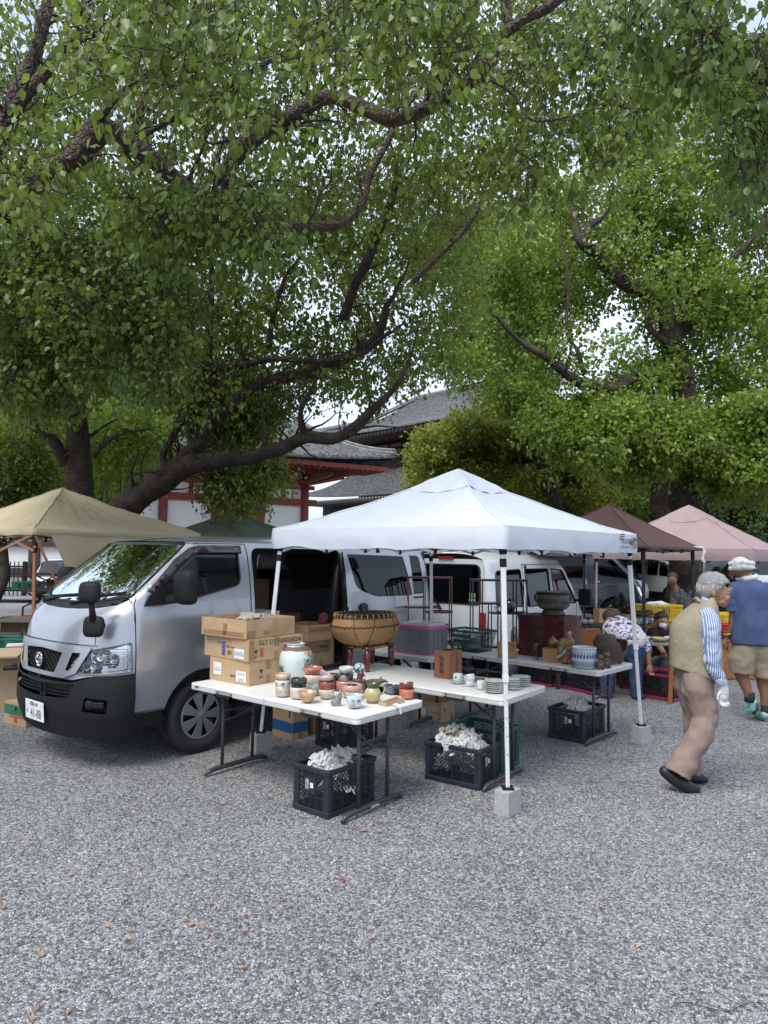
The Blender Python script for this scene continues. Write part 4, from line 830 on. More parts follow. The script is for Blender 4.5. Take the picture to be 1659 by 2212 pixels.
def foliage(name, parent, centers, rad, npts, lsize, m_, hang=.8, flat=.75, spray=9, spread=.16, twig=True, seed=1, shell=.55):
 """leaves in sprays through lumpy clumps; centers (k,3), rad (k,)"""
 g = np.random.default_rng(seed); C = np.array(centers, float); Rd = np.array(rad, float)
 wts = Rd ** 2; wts /= wts.sum(); ns_ = max(1, npts // spray)
 ci = g.choice(len(C), ns_, p=wts); d = g.normal(size=(ns_, 3)); d /= np.linalg.norm(d, axis=1)[:, None]
 rr = (shell + (1 - shell) * g.random(ns_)) * Rd[ci]; rr *= np.where(g.random(ns_) < .35, g.random(ns_) ** .5, 1)
 sc = d * rr[:, None]; sc[:, 2] *= flat; O = C[ci] + sc
 out = d * .7 + g.normal(size=(ns_, 3)) * .5; out[:, 2] -= .35 * hang; out /= np.linalg.norm(out, axis=1)[:, None]
 T_ = g.random((ns_, spray)); base = O[:, None] + out[:, None] * (T_[..., None] * spread * 2.2) + g.normal(size=(ns_, spray, 3)) * spread * .38
 n = ns_ * spray; base = base.reshape(n, 3)
 ld = out[:, None].repeat(spray, 1).reshape(n, 3) * .45 + g.normal(size=(n, 3)) * .5; ld[:, 2] -= hang; ld /= np.linalg.norm(ld, axis=1)[:, None]
 rn = g.normal(size=(n, 3)); sd_ = np.cross(ld, rn); sd_ /= np.linalg.norm(sd_, axis=1)[:, None] + 1e-9; nm = np.cross(sd_, ld)
 s = lsize * g.uniform(.6, 1.25, n)[:, None]; w = s * .34
 b0 = base; tip = base + ld * s; l1 = base + ld * s * .33 + sd_ * w + nm * s * .10; l2 = base + ld * s * .68 + sd_ * w * .72 + nm * s * .07
 r1 = base + ld * s * .33 - sd_ * w + nm * s * .10; r2 = base + ld * s * .68 - sd_ * w * .72 + nm * s * .07
 V = np.stack([b0, l1, l2, tip, r2, r1], 1).reshape(-1, 3)
 F = (np.arange(n) * 6)[:, None, None] + np.array([[0, 1, 2, 3], [0, 3, 4, 5]])[None]; F = F.reshape(-1, 4)
 me = bpy.data.meshes.new(name); me.vertices.add(len(V)); me.vertices.foreach_set('co', V.reshape(-1).astype('f'))
 me.loops.add(F.size); me.loops.foreach_set('vertex_index', F.reshape(-1).astype('i')); me.polygons.add(len(F)); me.polygons.foreach_set('loop_start', (np.arange(len(F)) * 4).astype('i'))
 me.update(calc_edges=True); me.materials.append(m_); o = bpy.data.objects.new(name, me); COL.objects.link(o); o.parent = parent
 if twig:
  k = min(ns_, twig if twig is not True else 2500); idx = g.choice(ns_, k, replace=False); A = O[idx] - out[idx] * spread * 1.6; Bq = O[idx] + out[idx] * spread * 2.0; w_ = lsize * .035
  sd2 = np.cross(out[idx], g.normal(size=(k, 3))); sd2 /= np.linalg.norm(sd2, axis=1)[:, None]; nm2 = np.cross(out[idx], sd2)
  ring = [A + sd2 * w_ * 1.6, A - sd2 * w_ * .8 + nm2 * w_ * 1.4, A - sd2 * w_ * .8 - nm2 * w_ * 1.4, Bq + sd2 * w_ * .6, Bq - sd2 * w_ * .3 + nm2 * w_ * .5, Bq - sd2 * w_ * .3 - nm2 * w_ * .5]
  V = np.stack(ring, 1).reshape(-1, 3); F = ((np.arange(k) * 6)[:, None, None] + np.array([[0, 1, 4, 3], [1, 2, 5, 4], [2, 0, 3, 5]])[None]).reshape(-1, 4)
  me = bpy.data.meshes.new('twigs'); me.vertices.add(len(V)); me.vertices.foreach_set('co', V.reshape(-1).astype('f')); me.loops.add(F.size); me.loops.foreach_set('vertex_index', F.reshape(-1).astype('i'))
  me.polygons.add(len(F)); me.polygons.foreach_set('loop_start', (np.arange(len(F)) * 4).astype('i')); me.update(calc_edges=True); me.materials.append(bark); t = bpy.data.objects.new('twigs', me); COL.objects.link(t); t.parent = parent
 return o
def clumps(poly, holes, step, dmin, dmax, r, seed=1, layers=1, jit=.45, skip=0.):
 """clump centres spread over the volume seen through an outline, with real depth"""
 g = random.Random(seed); C, Rd = [], []
 xs = [p[0] for p in poly]; ys = [p[1] for p in poly]; x = min(xs)
 while x < max(xs):
  y = min(ys)
  while y < max(ys):
   for _ in range(layers):
    a, b = x + g.uniform(-jit, jit) * step, y + g.uniform(-jit, jit) * step
    if g.random() >= skip and inpoly(a, b, poly) and not any((a - h[0]) ** 2 + (b - h[1]) ** 2 < h[2] ** 2 for h in holes):
     d = g.uniform(dmin, dmax); C.append(tuple(Y(a, b, d))); Rd.append(r * g.uniform(.75, 1.3))
   y += step
  x += step
 return C, Rd
def tree(name, label, base): return thing(name, label, 'tree', base)
def rebase(root):
 """children were built in world coordinates: move them under the root at its base"""
 l = Vector(root.location)
 for ch in root.children: ch.data.transform(Matrix.Translation(-l))
gA = G(225, 1395)
tA = tree('camphor_tree', 'old camphor with dark upright trunk and a thick limb sweeping right above the silver van', gA)
mb = MB()
limb(mb, [(215, 1400, gA.y, .46), (200, 1250, 12.6, .34), (182, 1130, 12.7, .29), (172, 1040, 12.7, .28), (168, 950, 12.7, .25), (166, 880, 12.7, .22), (160, 780, 12.4, .2), (150, 650, 12, .15)], 18)
limb(mb, [(195, 1230, 12.6, .32), (245, 1140, 12.3, .30), (280, 1085, 12.1, .29), (345, 1040, 11.8, .26), (400, 1008, 11.5, .21), (470, 995, 11.2, .15), (540, 988, 11, .13), (600, 972, 10.7, .125), (660, 946, 10.4, .115), (720, 948, 10.1, .11), (765, 925, 9.9, .095), (805, 885, 9.7, .075), (850, 840, 9.5, .05), (880, 790, 9.4, .03), (895, 740, 9.3, .015)], 18)
mb.obj('trunk', bark, tA, smooth=True)
for pts in ([(140, 1000, 12.6, .15), (115, 955, 12.2, .12), (80, 915, 11.8, .10), (30, 880, 11.4, .07)],
   [(380, 1010, 11.6, .2), (435, 955, 11.5, .15), (455, 900, 11.4, .12), (458, 830, 11.3, .13), (450, 780, 11.2, .09), (455, 640, 11, .06), (462, 500, 10.8, .045)],
   [(450, 800, 11.2, .08), (520, 790, 11, .06), (600, 775, 10.8, .05), (690, 780, 10.6, .05), (780, 765, 10.4, .05), (820, 735, 10.2, .04)],
   [(445, 930, 11.5, .1), (530, 850, 11.2, .12), (610, 815, 11, .12), (690, 800, 10.8, .12), (760, 765, 10.6, .11), (815, 730, 10.4, .09), (835, 660, 10.2, .06)],
   [(658, 938, 10.4, .07), (650, 905, 10.3, .055), (652, 880, 10.2, .05), (668, 850, 10.1, .03)],
   [(740, 690, 10.5, .08), (765, 620, 10.3, .08), (795, 560, 10.1, .09), (830, 470, 9.9, .07), (860, 380, 9.7, .05)],
   [(580, 750, 11, .06), (590, 680, 11, .05), (615, 600, 10.9, .035)],
   [(360, 1010, 11.7, .1), (352, 985, 11.7, .07), (365, 960, 11.6, .07), (385, 930, 11.6, .04)],
   [(200, 990, 12.6, .07), (225, 960, 12.6, .06), (270, 930, 12.5, .04)]):
 mb = MB(); limb(mb, pts, 10); mb.obj('branch', bark, tA, smooth=True)
polyA = [(-120, 420), (200, 360), (520, 420), (900, 330), (1040, 420), (1020, 640), (960, 800), (840, 870), (740, 830), (700, 880), (560, 930), (420, 905), (300, 830), (250, 860), (120, 860), (-120, 890)]
C, Rd = clumps(polyA, [(430, 545, 48), (640, 880, 34), (560, 600, 34), (500, 620, 20), (720, 640, 26), (600, 905, 30), (880, 860, 40)], 52, 10.6, 14.0, .40, 3, 3, skip=.3)
foliage('crown', tA, C, Rd, 62000, .088, lm_mid, seed=3, spread=.17)
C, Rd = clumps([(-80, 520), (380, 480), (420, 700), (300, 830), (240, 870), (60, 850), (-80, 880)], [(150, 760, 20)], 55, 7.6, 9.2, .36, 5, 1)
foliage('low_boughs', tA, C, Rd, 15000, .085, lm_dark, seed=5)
C, Rd = clumps([(480, 992), (590, 985), (600, 1050), (540, 1085), (480, 1075), (430, 1040)], [], 28, 11.3, 12.2, .22, 6, 1)
foliage('low_spray', tA, C, Rd, 4200, .07, lm_mid, seed=6)
C, Rd = clumps([(420, 850), (600, 830), (590, 900), (555, 940), (480, 955), (420, 950)], [], 34, 11.9, 13, .28, 8, 1)
foliage('front_spray', tA, C, Rd, 8500, .075, lm_mid, seed=8)
rebase(tA)
gB = Vector((-4.6, 5.6, 0))
tB = tree('camphor_tree', 'near camphor leaning in from beyond the left edge, gnarled knotted bough across the top', gB)
mb = MB(); mb.tube([gB, gB + Vector((.1, 0, 1.8)), gB + Vector((.3, .1, 3.4)), gB + Vector((.9, .3, 4.6)), tuple(Y(-60, 480, 6.2))], [.42, .36, .30, .25, .2], 16)
mb.obj('trunk', bark2, tB, smooth=True)
for pts in ([(-60, 480, 6.2, .20), (0, 428, 6.3, .155), (55, 400, 6.4, .13), (115, 362, 6.5, .115), (170, 332, 6.5, .115), (205, 290, 6.5, .15), (225, 280, 6.5, .15), (270, 305, 6.6, .115), (335, 350, 6.7, .11), (400, 402, 6.8, .10), (470, 440, 6.9, .085), (540, 460, 7, .06), (610, 488, 7.1, .065), (690, 490, 7.2, .065), (745, 480, 7.2, .055), (785, 435, 7.2, .045), (800, 380, 7.2, .04), (835, 310, 7.2, .045), (880, 230, 7.2, .03), (950, 130, 7.2, .03), (1010, 30, 7.2, .025), (1030, -40, 7.2, .02)],
   [(470, 440, 6.9, .08), (485, 380, 6.8, .09), (525, 325, 6.7, .10), (580, 280, 6.6, .10), (640, 248, 6.5, .085), (700, 212, 6.4, .075), (760, 222, 6.3, .075), (840, 258, 6.2, .08), (880, 252, 6.2, .075), (940, 225, 6.1, .075), (1000, 190, 6, .07), (1050, 140, 5.9, .065), (1085, 80, 5.9, .065), (1130, 45, 5.8, .055), (1190, 15, 5.7, .05), (1250, -40, 5.6, .04)],
   [(1100, 65, 5.9, .06), (1095, 20, 5.9, .06), (1090, -40, 5.9, .05)],
   [(-60, 480, 6.2, .14), (-30, 330, 6.4, .14), (10, 265, 6.5, .12), (40, 200, 6.5, .085), (70, 130, 6.5, .085), (90, 60, 6.5, .075), (112, -30, 6.5, .06)],
   [(10, 265, 6.5, .08), (50, 215, 6.4, .075), (95, 160, 6.4, .07), (140, 100, 6.3, .055), (215, 62, 6.2, .05), (265, 52, 6.2, .05), (340, 40, 6.1, .04), (420, 10, 6, .03)],
   [(300, 290, 6.6, .05), (305, 230, 6.6, .05), (325, 180, 6.6, .055), (345, 110, 6.6, .05), (350, 20, 6.6, .04)],
   [(315, 290, 6.5, .03), (420, 230, 6.4, .035), (520, 170, 6.2, .035), (600, 120, 6, .02)],
   [(-20, 620, 8.5, .12), (30, 590, 8.5, .11), (85, 585, 8.6, .10), (130, 615, 8.7, .09), (165, 660, 8.8, .07), (190, 700, 8.8, .05)],
   [(150, 90, 5.6, .012), (215, 150, 5.4, .018), (320, 160, 5.2, .015)], [(655, 200, 6.5, .05), (668, 150, 6.5, .045), (690, 80, 6.5, .03)],
   [(910, 240, 6.1, .035), (945, 160, 6.1, .03), (1000, 60, 6.1, .025), (1030, 0, 6.1, .02)], [(990, 195, 6, .03), (1050, 170, 5.9, .03), (1110, 205, 5.8, .02), (1150, 260, 5.7, .015), (1240, 250, 5.6, .01)],
   [(890, 610, 7.9, .04), (955, 545, 7.7, .038), (1000, 500, 7.6, .035), (1040, 440, 7.6, .03), (1065, 395, 7.6, .02)]):
 mb = MB(); limb(mb, pts, 12, .1); mb.obj('branch', bark2, tB, smooth=True)
polyB = [(-120, -90), (1280, -90), (1240, 60), (1130, 150), (1230, 280), (1180, 420), (1060, 380), (1000, 520), (860, 460), (740, 420), (560, 440), (420, 380), (300, 380), (130, 440), (-120, 400)]
C, Rd = clumps(polyB, [(55, 60, 60), (660, 330, 24), (400, 370, 30), (1020, 60, 30), (165, 250, 22), (770, 330, 20), (20, 10, 40)], 60, 7.6, 10.8, .34, 11, 3, skip=.33)
foliage('crown', tB, C, Rd, 30000, .088, lm_mid, seed=11, spread=.17, hang=1.0)
C, Rd = clumps([(120, -60), (1100, -60), (1000, 160), (760, 170), (560, 300), (380, 250), (160, 200), (60, 120)], [(a, b, 48) for a, b in ((640, 248), (700, 212), (760, 222), (845, 258), (900, 250), (960, 225), (1010, 185), (1055, 135), (1090, 80), (1140, 40), (1090, 20), (60, 160), (90, 60), (215, 285))], 70, 4.6, 5.8, .26, 12, 1)
foliage('near_sprays', tB, C, Rd, 3800, .082, lm_mid, seed=12, hang=1.1, twig=350)
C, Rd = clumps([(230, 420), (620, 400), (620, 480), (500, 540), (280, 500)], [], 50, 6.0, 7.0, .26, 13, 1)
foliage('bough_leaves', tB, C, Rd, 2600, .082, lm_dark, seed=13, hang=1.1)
C, Rd = clumps([(-60, 300), (60, 320), (90, 420), (-60, 440)], [], 50, 5.2, 5.8, .2, 15, 1)
foliage('edge_spray', tB, C, Rd, 500, .08, lm_mid, seed=15, hang=1.1)
rebase(tB)
gS = Vector((5.2, 3.2, 0))
tS = tree('camphor_tree', 'camphor outside the right edge whose large dark leaves hang into the top right corner', gS)
mb = MB(); mb.tube([gS, gS + Vector((0, .2, 2.5)), gS + Vector((-.5, .7, 4.6)), tuple(Y(1700, 60, 5.2))], [.3, .26, .18, .05], 12); mb.obj('trunk', bark2, tS, smooth=True)
for pts in ([(1700, 60, 5.2, .05), (1600, 95, 5.0, .02), (1540, 75, 4.9, .02), (1500, 30, 4.8, .015), (1450, -40, 4.8, .012)], [(1520, 60, 4.9, .012), (1512, 150, 4.9, .008), (1515, 260, 4.9, .005)], [(1680, 560, 12, .06), (1660, 450, 12, .05), (1640, 520, 12.2, .04)]):
 mb = MB(); limb(mb, pts, 8, .1); mb.obj('branch', bark2, tS, smooth=True)
C, Rd = clumps([(1400, -60), (1520, -60), (1560, 60), (1700, 120), (1700, 430), (1600, 400), (1570, 330), (1590, 200), (1480, 190), (1380, 130), (1350, 60)], [(1430, 60, 40), (1600, 20, 50)], 50, 4.4, 5.6, .17, 21, 1)
foliage('crown', tS, C, Rd, 2600, .085, lm_dark, seed=21, hang=1.2, twig=400)
C, Rd = clumps([(1120, 60), (1330, -60), (1400, 120), (1480, 250), (1380, 260), (1250, 400), (1120, 470), (1060, 380)], [(1400, 60, 75), (1220, 330, 30)], 55, 6.5, 9, .3, 22, 1)
foliage('inner_crown', tS, C, Rd, 5000, .09, lm_mid, seed=22, hang=1.1)
rebase(tS)
gC = G(1482, 1352)
tC = tree('camphor_tree', 'big camphor with wide bright green crown rising behind the brown and pink tents', gC)
mb = MB()
limb(mb, [(1484, 1352, gC.y, .62), (1480, 1290, 18, .50), (1480, 1190, 18, .45), (1478, 1086, 18, .42), (1482, 1000, 18, .40), (1488, 886, 18, .36), (1470, 800, 18, .33), (1450, 756, 18, .30), (1475, 701, 18, .25)], 20)
mb.obj('trunk', bark2, tC, smooth=True)
for pts in ([(1478, 1240, 17.6, .35), (1430, 1130, 17.4, .28), (1425, 1050, 17.4, .26), (1400, 960, 17.2, .2), (1340, 880, 17, .12)],
   [(1455, 770, 18, .28), (1435, 661, 17.8, .26), (1420, 641, 17.8, .24), (1360, 616, 17.5, .2), (1320, 586, 17.3, .2), (1295, 551, 17.2, .19), (1260, 531, 17, .15), (1243, 486, 17, .12), (1235, 440, 17, .07)],
   [(1260, 531, 17, .1), (1270, 500, 17, .12), (1283, 480, 17, .12)],
   [(1475, 701, 18, .24), (1510, 676, 18, .22), (1450, 596, 18, .17), (1420, 571, 18, .16), (1395, 486, 18, .13), (1372, 425, 18, .12), (1368, 350, 18, .08), (1375, 280, 18, .05)],
   [(1395, 486, 18, .09), (1430, 460, 18, .08), (1500, 430, 18, .05)],
   [(1510, 690, 18, .18), (1528, 601, 18, .13), (1540, 520, 18, .08)],
   [(1470, 815, 18, .22), (1385, 811, 17.5, .17), (1335, 838, 17.2, .18), (1280, 831, 17, .15), (1240, 821, 16.8, .15), (1180, 771, 16.5, .11), (1115, 731, 16.2, .07), (1070, 681, 16, .05), (1050, 630, 16, .03)],
   [(1262, 810, 16.9, .08), (1248, 760, 16.9, .06), (1225, 716, 16.9, .05), (1228, 600, 16.9, .045), (1210, 500, 16.9, .03)],
   [(1470, 920, 18, .2), (1550, 905, 18, .16), (1600, 880, 17.8, .13), (1680, 830, 17.6, .1)],
   [(1470, 950, 18, .15), (1420, 900, 18, .1), (1370, 880, 18, .07)], [(1420, 641, 17.8, .1), (1400, 700, 17.6, .1), (1440, 740, 17.6, .1)],
   [(1580, 560, 17, .1), (1640, 500, 17, .08), (1700, 430, 17, .08)]):
 mb = MB(); limb(mb, pts, 10, .2); mb.obj('branch', bark2, tC, smooth=True)
polyC = [(1290, 230), (1400, 160), (1560, 100), (1720, 90), (1760, 500), (1740, 900), (1680, 1080), (1560, 1110), (1500, 1000), (1440, 1040), (1330, 1020), (1240, 960), (1120, 900), (1030, 840), (990, 760), (1000, 620), (1010, 520), (1080, 470), (1160, 420), (1250, 350)]
holesC = [(1260, 735, 48), (1330, 680, 40), (1300, 640, 20), (1410, 700, 24), (1200, 690, 16), (1600, 540, 26), (1640, 450, 30), (1570, 150, 30), (1380, 740, 26), (1245, 600, 16)]
C, Rd = clumps(polyC, holesC, 44, 16.7, 21, .50, 31, 3, skip=.42)
foliage('crown', tC, C, Rd, 105000, .125, lm_bright, seed=31, hang=.45, spread=.2, flat=.6)
C, Rd = clumps([(1060, 820), (1250, 870), (1400, 860), (1450, 880), (1560, 900), (1680, 860), (1680, 1040), (1540, 1060), (1510, 940), (1435, 940), (1400, 1020), (1300, 1000), (1150, 930)], [(1475, 1010, 45)], 46, 15.6, 17.4, .40, 32, 2, skip=.35)
foliage('low_crown', tC, C, Rd, 34000, .12, lm_bright, seed=32, hang=.5, spread=.2, flat=.6)
rebase(tC)
def bg_tree(name, label, poly, d0, d1, r, n, ls, m_, base, seed, trunk_r=.2, flat=.45, step=44, holes=()):
 g0 = Vector(base); t = tree(name, label, g0)
 c0 = Y(sum(p[0] for p in poly) / len(poly), sum(p[1] for p in poly) / len(poly), (d0 + d1) / 2)
 mb = MB(); mb.tube([g0, g0.lerp(c0, .4) + Vector((.3, 0, 0)), g0.lerp(c0, .75), c0], [trunk_r, trunk_r * .8, trunk_r * .5, trunk_r * .2], 10)
 g = random.Random(seed)
 for k in range(9):
  a = g0.lerp(c0, g.uniform(.4, .9)); b_ = Y(g.uniform(min(p[0] for p in poly), max(p[0] for p in poly)), g.uniform(min(p[1] for p in poly), max(p[1] for p in poly)), g.uniform(d0, d1)); mb.tube([a, a.lerp(b_, .5) + Vector((0, 0, .3)), b_], [trunk_r * .35, trunk_r * .22, trunk_r * .08], 6)
 mb.obj('trunk', bark, t, smooth=True)
 C, Rd = clumps(poly, holes, step, d0, d1, r, seed, 2); foliage('crown', t, C, Rd, n, ls, m_, seed=seed, hang=.1, flat=flat, spread=.22, twig=600)
 rebase(t); return t
bg_tree('garden_tree', 'light green tree between the dark trunk and the left temple wall', [(-80, 900), (120, 890), (240, 880), (330, 850), (390, 900), (330, 1000), (240, 1060), (20, 1090), (-80, 1080)], 15.5, 19, .5, 50000, .085, lm_bright, G(330, 1330), 41, .22)
bg_tree('garden_tree', 'small green tree low at the left frame edge above the khaki tent', [(-100, 960), (60, 950), (130, 1000), (110, 1080), (20, 1110), (-100, 1140)], 13.5, 15, .35, 16000, .08, lm_mid, G(-60, 1400), 42, .15)
bg_tree('maple_tree', 'layered maple turning yellowish behind the peak of the white canopy', [(900, 980), (960, 920), (1040, 890), (1130, 900), (1220, 950), (1280, 1020), (1290, 1100), (1100, 1110), (940, 1060), (890, 1020)], 24, 29, .62, 60000, .15, lm_maple, (4.5, 27, 0), 43, .25, .3)
bg_tree('maple_tree', 'green maple with flat tiers left of the big trunk', [(1100, 960), (1250, 950), (1420, 1000), (1420, 1110), (1280, 1130), (1150, 1130)], 27, 31, .8, 60000, .12, lm_mid, (10, 29, 0), 44, .25, .3)
for i, (poly, x) in enumerate((([(1230, 1050), (1420, 1040), (1430, 1190), (1240, 1200)], 12), ([(1480, 1040), (1600, 1000), (1720, 1010), (1740, 1210), (1560, 1240), (1450, 1200)], 17.5), ([(1380, 1080), (1560, 1060), (1560, 1220), (1400, 1220)], 14.5))):
 bg_tree('evergreen_shrub', ['dark evergreen bush low behind the brown tent', 'dark evergreen bush behind the pink tent at the right edge', 'dark evergreen bush behind the two trunks'][i], poly, 29, 33, .9, 42000, .15, lm_ever, (x, 31, 0), 50 + i, .2, .7, 50)
bg_tree('evergreen_shrub', 'dark evergreen hedge seen between the far tent legs', [(960, 1060), (1300, 1080), (1300, 1200), (960, 1180)], 34, 38, 1.1, 30000, .17, lm_ever, (7, 36, 0), 55, .2, .7, 55)
bg_tree('camphor_tree', 'distant camphor filling the gap behind the left crown', [(-100, 500), (500, 560), (560, 780), (300, 800), (-100, 850)], 19, 24, 1.0, 22000, .12, lm_mid, (-9, 22, 0), 56, .3, .6, 80, [(430, 545, 70)])
bg_tree('camphor_tree', 'distant camphor behind the big right crown, darker and thinner', [(950, 500), (1100, 440), (1300, 640), (1150, 760), (1060, 900), (960, 860)], 21, 26, 1.0, 22000, .12, lm_mid, (6.5, 24, 0), 57, .3, .6, 80, [(1260, 720, 60)])
whitecl = mat('white_canopy_cloth', (.65, .69, .745), .75, 0, .03, 2, .3, 7, transl=.16)
tancl = mat('khaki_canopy_cloth', (.45, .385, .25), .85, 0, .06, 2, .2, 12, transl=.10)
greencl = mat('green_canopy_cloth', (.075, .095, .06), .8, 0, .06, 2, .2, 12, transl=.05)
browncl = mat('brown_canopy_cloth', (.125, .065, .052), .8, 0, .06, 2, .1, 12, transl=.12)
pinkcl = mat('pink_canopy_cloth', (.40, .295, .30), .8, 0, .05, 2, .15, 12, transl=.12)
whitepole = mat('white_pole', (.70, .71, .70), .35, 0, .04, 6, coat=.3)
copper = mat('copper_pole', (.33, .155, .085), .4, .4, .1, 6)
blackpole = mat('black_pole', (.012, .012, .013), .35, 0, .1, 6)
pinkpole = mat('rosy_pole', (.4, .27, .25), .4, 0, .1, 6)
concrete = mat('concrete', (.34, .35, .34), .9, 0, .15, 14, .4, 160)
def tent(name, label, N_, R_, L_, feet, zb, ze, za, cloth, pole, sag=1.18, cap=.0, over=.03, wr=.012, footz=0., low=1.05, seedz=0., valance=True, dark=None, sides=('a', 'b', 'c', 'd'), top=None):
 N_, R_, L_ = [Vector((p[0], p[1], 0)) for p in (N_, R_, L_)]; F_ = R_ + L_ - N_; Cc = (R_ + L_) / 2
 root = thing(name, label, 'tent', (Cc.x, Cc.y, 0))
 q = {(-1, -1): N_ - Cc, (1, -1): R_ - Cc, (-1, 1): L_ - Cc, (1, 1): F_ - Cc}
 def bil(s_, t): return ((q[(-1, -1)] * (1 - s_) * (1 - t) + q[(1, -1)] * (1 + s_) * (1 - t) + q[(-1, 1)] * (1 - s_) * (1 + t) + q[(1, 1)] * (1 + s_) * (1 + t)) / 4) * (1 + over)
 h = za - ze
 def hgt(s_, t):
  m_ = max(abs(s_), abs(t)); mn = min(abs(s_), abs(t)); z = ze + h * (1 - m_) ** sag
  z -= .055 * h / .55 * math.sin(math.pi * min(1, m_)) * (1 - (mn / max(m_, 1e-6)) ** 2)
  return z
 def f(a, b):
  s_, t = a * 2 - 1, b * 2 - 1; p = bil(s_, t); p.z = hgt(s_, t)
  m_ = max(abs(s_), abs(t))
  w = noise.noise(Vector((p.x * 3.1 + seedz, p.y * 3.1, 0))) * .9 + noise.noise(Vector((p.x * 9 + seedz, p.y * 7, 3))) * .4
  ang = math.atan2(t, s_); w += .5 * math.sin(ang * 23 + seedz) * (1 - abs(m_ - .5) * 2) * .5
  p.z += w * wr * (1 if m_ < .97 else .3); return p
 mb = MB(); n = 48; EE = [(-1 + 2 * k / n, -1) for k in range(n)] + [(1, -1 + 2 * k / n) for k in range(n)] + [(1 - 2 * k / n, 1) for k in range(n)] + [(-1, 1 - 2 * k / n) for k in range(n)]
 mb.loft([[f((s_ * q_ + 1) / 2, (t * q_ + 1) / 2) for s_, t in EE] for q_ in [1 - j / 28 * .998 for j in range(29)]], cap=False)
 if valance:
  E = []
  for k in range(n): E.append((-1 + 2 * k / n, -1))
  for k in range(n): E.append((1, -1 + 2 * k / n))
  for k in range(n): E.append((1 - 2 * k / n, 1))
  for k in range(n): E.append((-1, 1 - 2 * k / n))
  rings = []
  for lv in range(6):
   tt = lv / 5; ring = []
   for (s_, t) in E:
    p = bil(s_, t) * (1 + .006 * math.sin(tt * 3)); p.z = hgt(s_, t) * (1 - tt) + zb * tt
    p += p.normalized() * (noise.noise(Vector((p.x * 4, p.y * 4, tt * 1.5 + seedz))) * .022 * tt + .004)
    p.z += .012 * noise.noise(Vector((p.x * 3, p.y * 3, 5 + seedz))) * tt
    ring.append(p)
   rings.append(ring)
  mb.loft(rings, cap=False)
 mb.obj('canopy', cloth, root, smooth=True)
 if cap:
  mb = MB(); mb.loft([[(lambda x, y: bil(x * cap, y * cap) + Vector((0, 0, hgt(x * cap, y * cap) + .035 - .028 * q_ ** 3 + .009 * math.sin(x * 9) * math.cos(y * 9) * q_)))(s_ * q_, t * q_) for s_, t in EE] for q_ in [1 - j / 12 * .99 for j in range(13)]], cap=False)
  mb.obj('vent_cap', cloth, root, smooth=True)
 mb = MB()
 for s_, t in ((-1, -1), (1, -1), (-1, 1), (1, 1)):
  P = [f((s_ * k / 24 + 1) / 2, (t * k / 24 + 1) / 2) + Vector((0, 0, .003)) for k in range(25)]; mb.tube(P, .008, 6)
 mb.obj('hip_seam', cloth, root, smooth=True)
 ft = [Vector((p[0], p[1], 0)) - Cc for p in feet]; tops = [q[(-1, -1)], q[(1, -1)], q[(1, 1)], q[(-1, 1)]]
 for p0, p1 in zip(tops, ft):
  a = p0 * .985; a.z = ze - .03; b_ = p1.copy(); b_.z = footz + .012; mid = b_.lerp(a, .42)
  mb = MB(); mb.bar(mid, a, .036); mb.bar(b_, mid, .028); mb.bar(mid - Vector((0, 0, .02)), mid + Vector((0, 0, .03)), .042); lg = mb.obj('leg', pole, root, bevel=.003)
  mb = MB(); mb.bar(a - (a - b_).normalized() * .17, a, .05); mb.bar(a - (a - b_).normalized() * .26, a - (a - b_).normalized() * .2, .044); mb.obj('bracket', blackpl, lg, bevel=.004)
  mb = MB(); mb.box((b_.x, b_.y, footz + .006), (.08, .08, .012)); mb.obj('foot_plate', blackpl, lg)
  mb = MB()
  for k in range(5):
   c = b_.lerp(a, .06 + .07 * k); mb.box((c.x, c.y - .0155 if k else c.y, c.z), (.006, .006, .006))
  mb.obj('adjusting_holes', seamm, lg)
 for i in range(4):
  a, b_ = tops[i] * .98, tops[(i + 1) % 4] * .98; mb = MB(); nd = MB()
  for k in range(4):
   p, r_ = a.lerp(b_, k / 4), a.lerp(b_, (k + 1) / 4); z1, z2 = (ze - .05, zb - .025) if k % 2 == 0 else (zb - .025, ze - .05)
   mb.bar((p.x, p.y, z1), (r_.x, r_.y, z2), .012, .022); mb.bar((p.x, p.y, z2 + .02), (r_.x, r_.y, z1), .012, .022)
   if k: nd.box((p.x, p.y, zb - .02 if k % 2 else ze - .05), (.03, .03, .05)); nd.box((p.x, p.y, ze - .06 if k % 2 else zb - .01), (.03, .03, .04))
  tr = mb.obj('truss', pole, root); nd.obj('truss_joint', blackpl, tr)
 mb = MB()
 for s_, t in ((0, -1), (1, 0), (0, 1), (-1, 0)):
  p = bil(s_, t) * .95; p.z = zb + .02; mb.bar(p, (0, 0, za - .35), .012, .022)
 mb.bar((0, 0, za - .5), (0, 0, za - .02), .03); mb.obj('ridge_pole', pole, root)
 return root, bil, Cc, f
feetW = [(.905, 5.034), (2.559, 6.943), (.60, 8.35), (-1.098, 6.472)]
wt, wbil, wC, wf = tent('canopy_tent', 'white pop-up canopy tent on white splayed legs over the pottery tables', (.844, 4.90), (2.36, 6.64), (-.965, 6.41), feetW, 1.858, 2.03, 2.60, whitecl, whitepole, cap=.27, over=.035, footz=.17, wr=.010)
blk = None
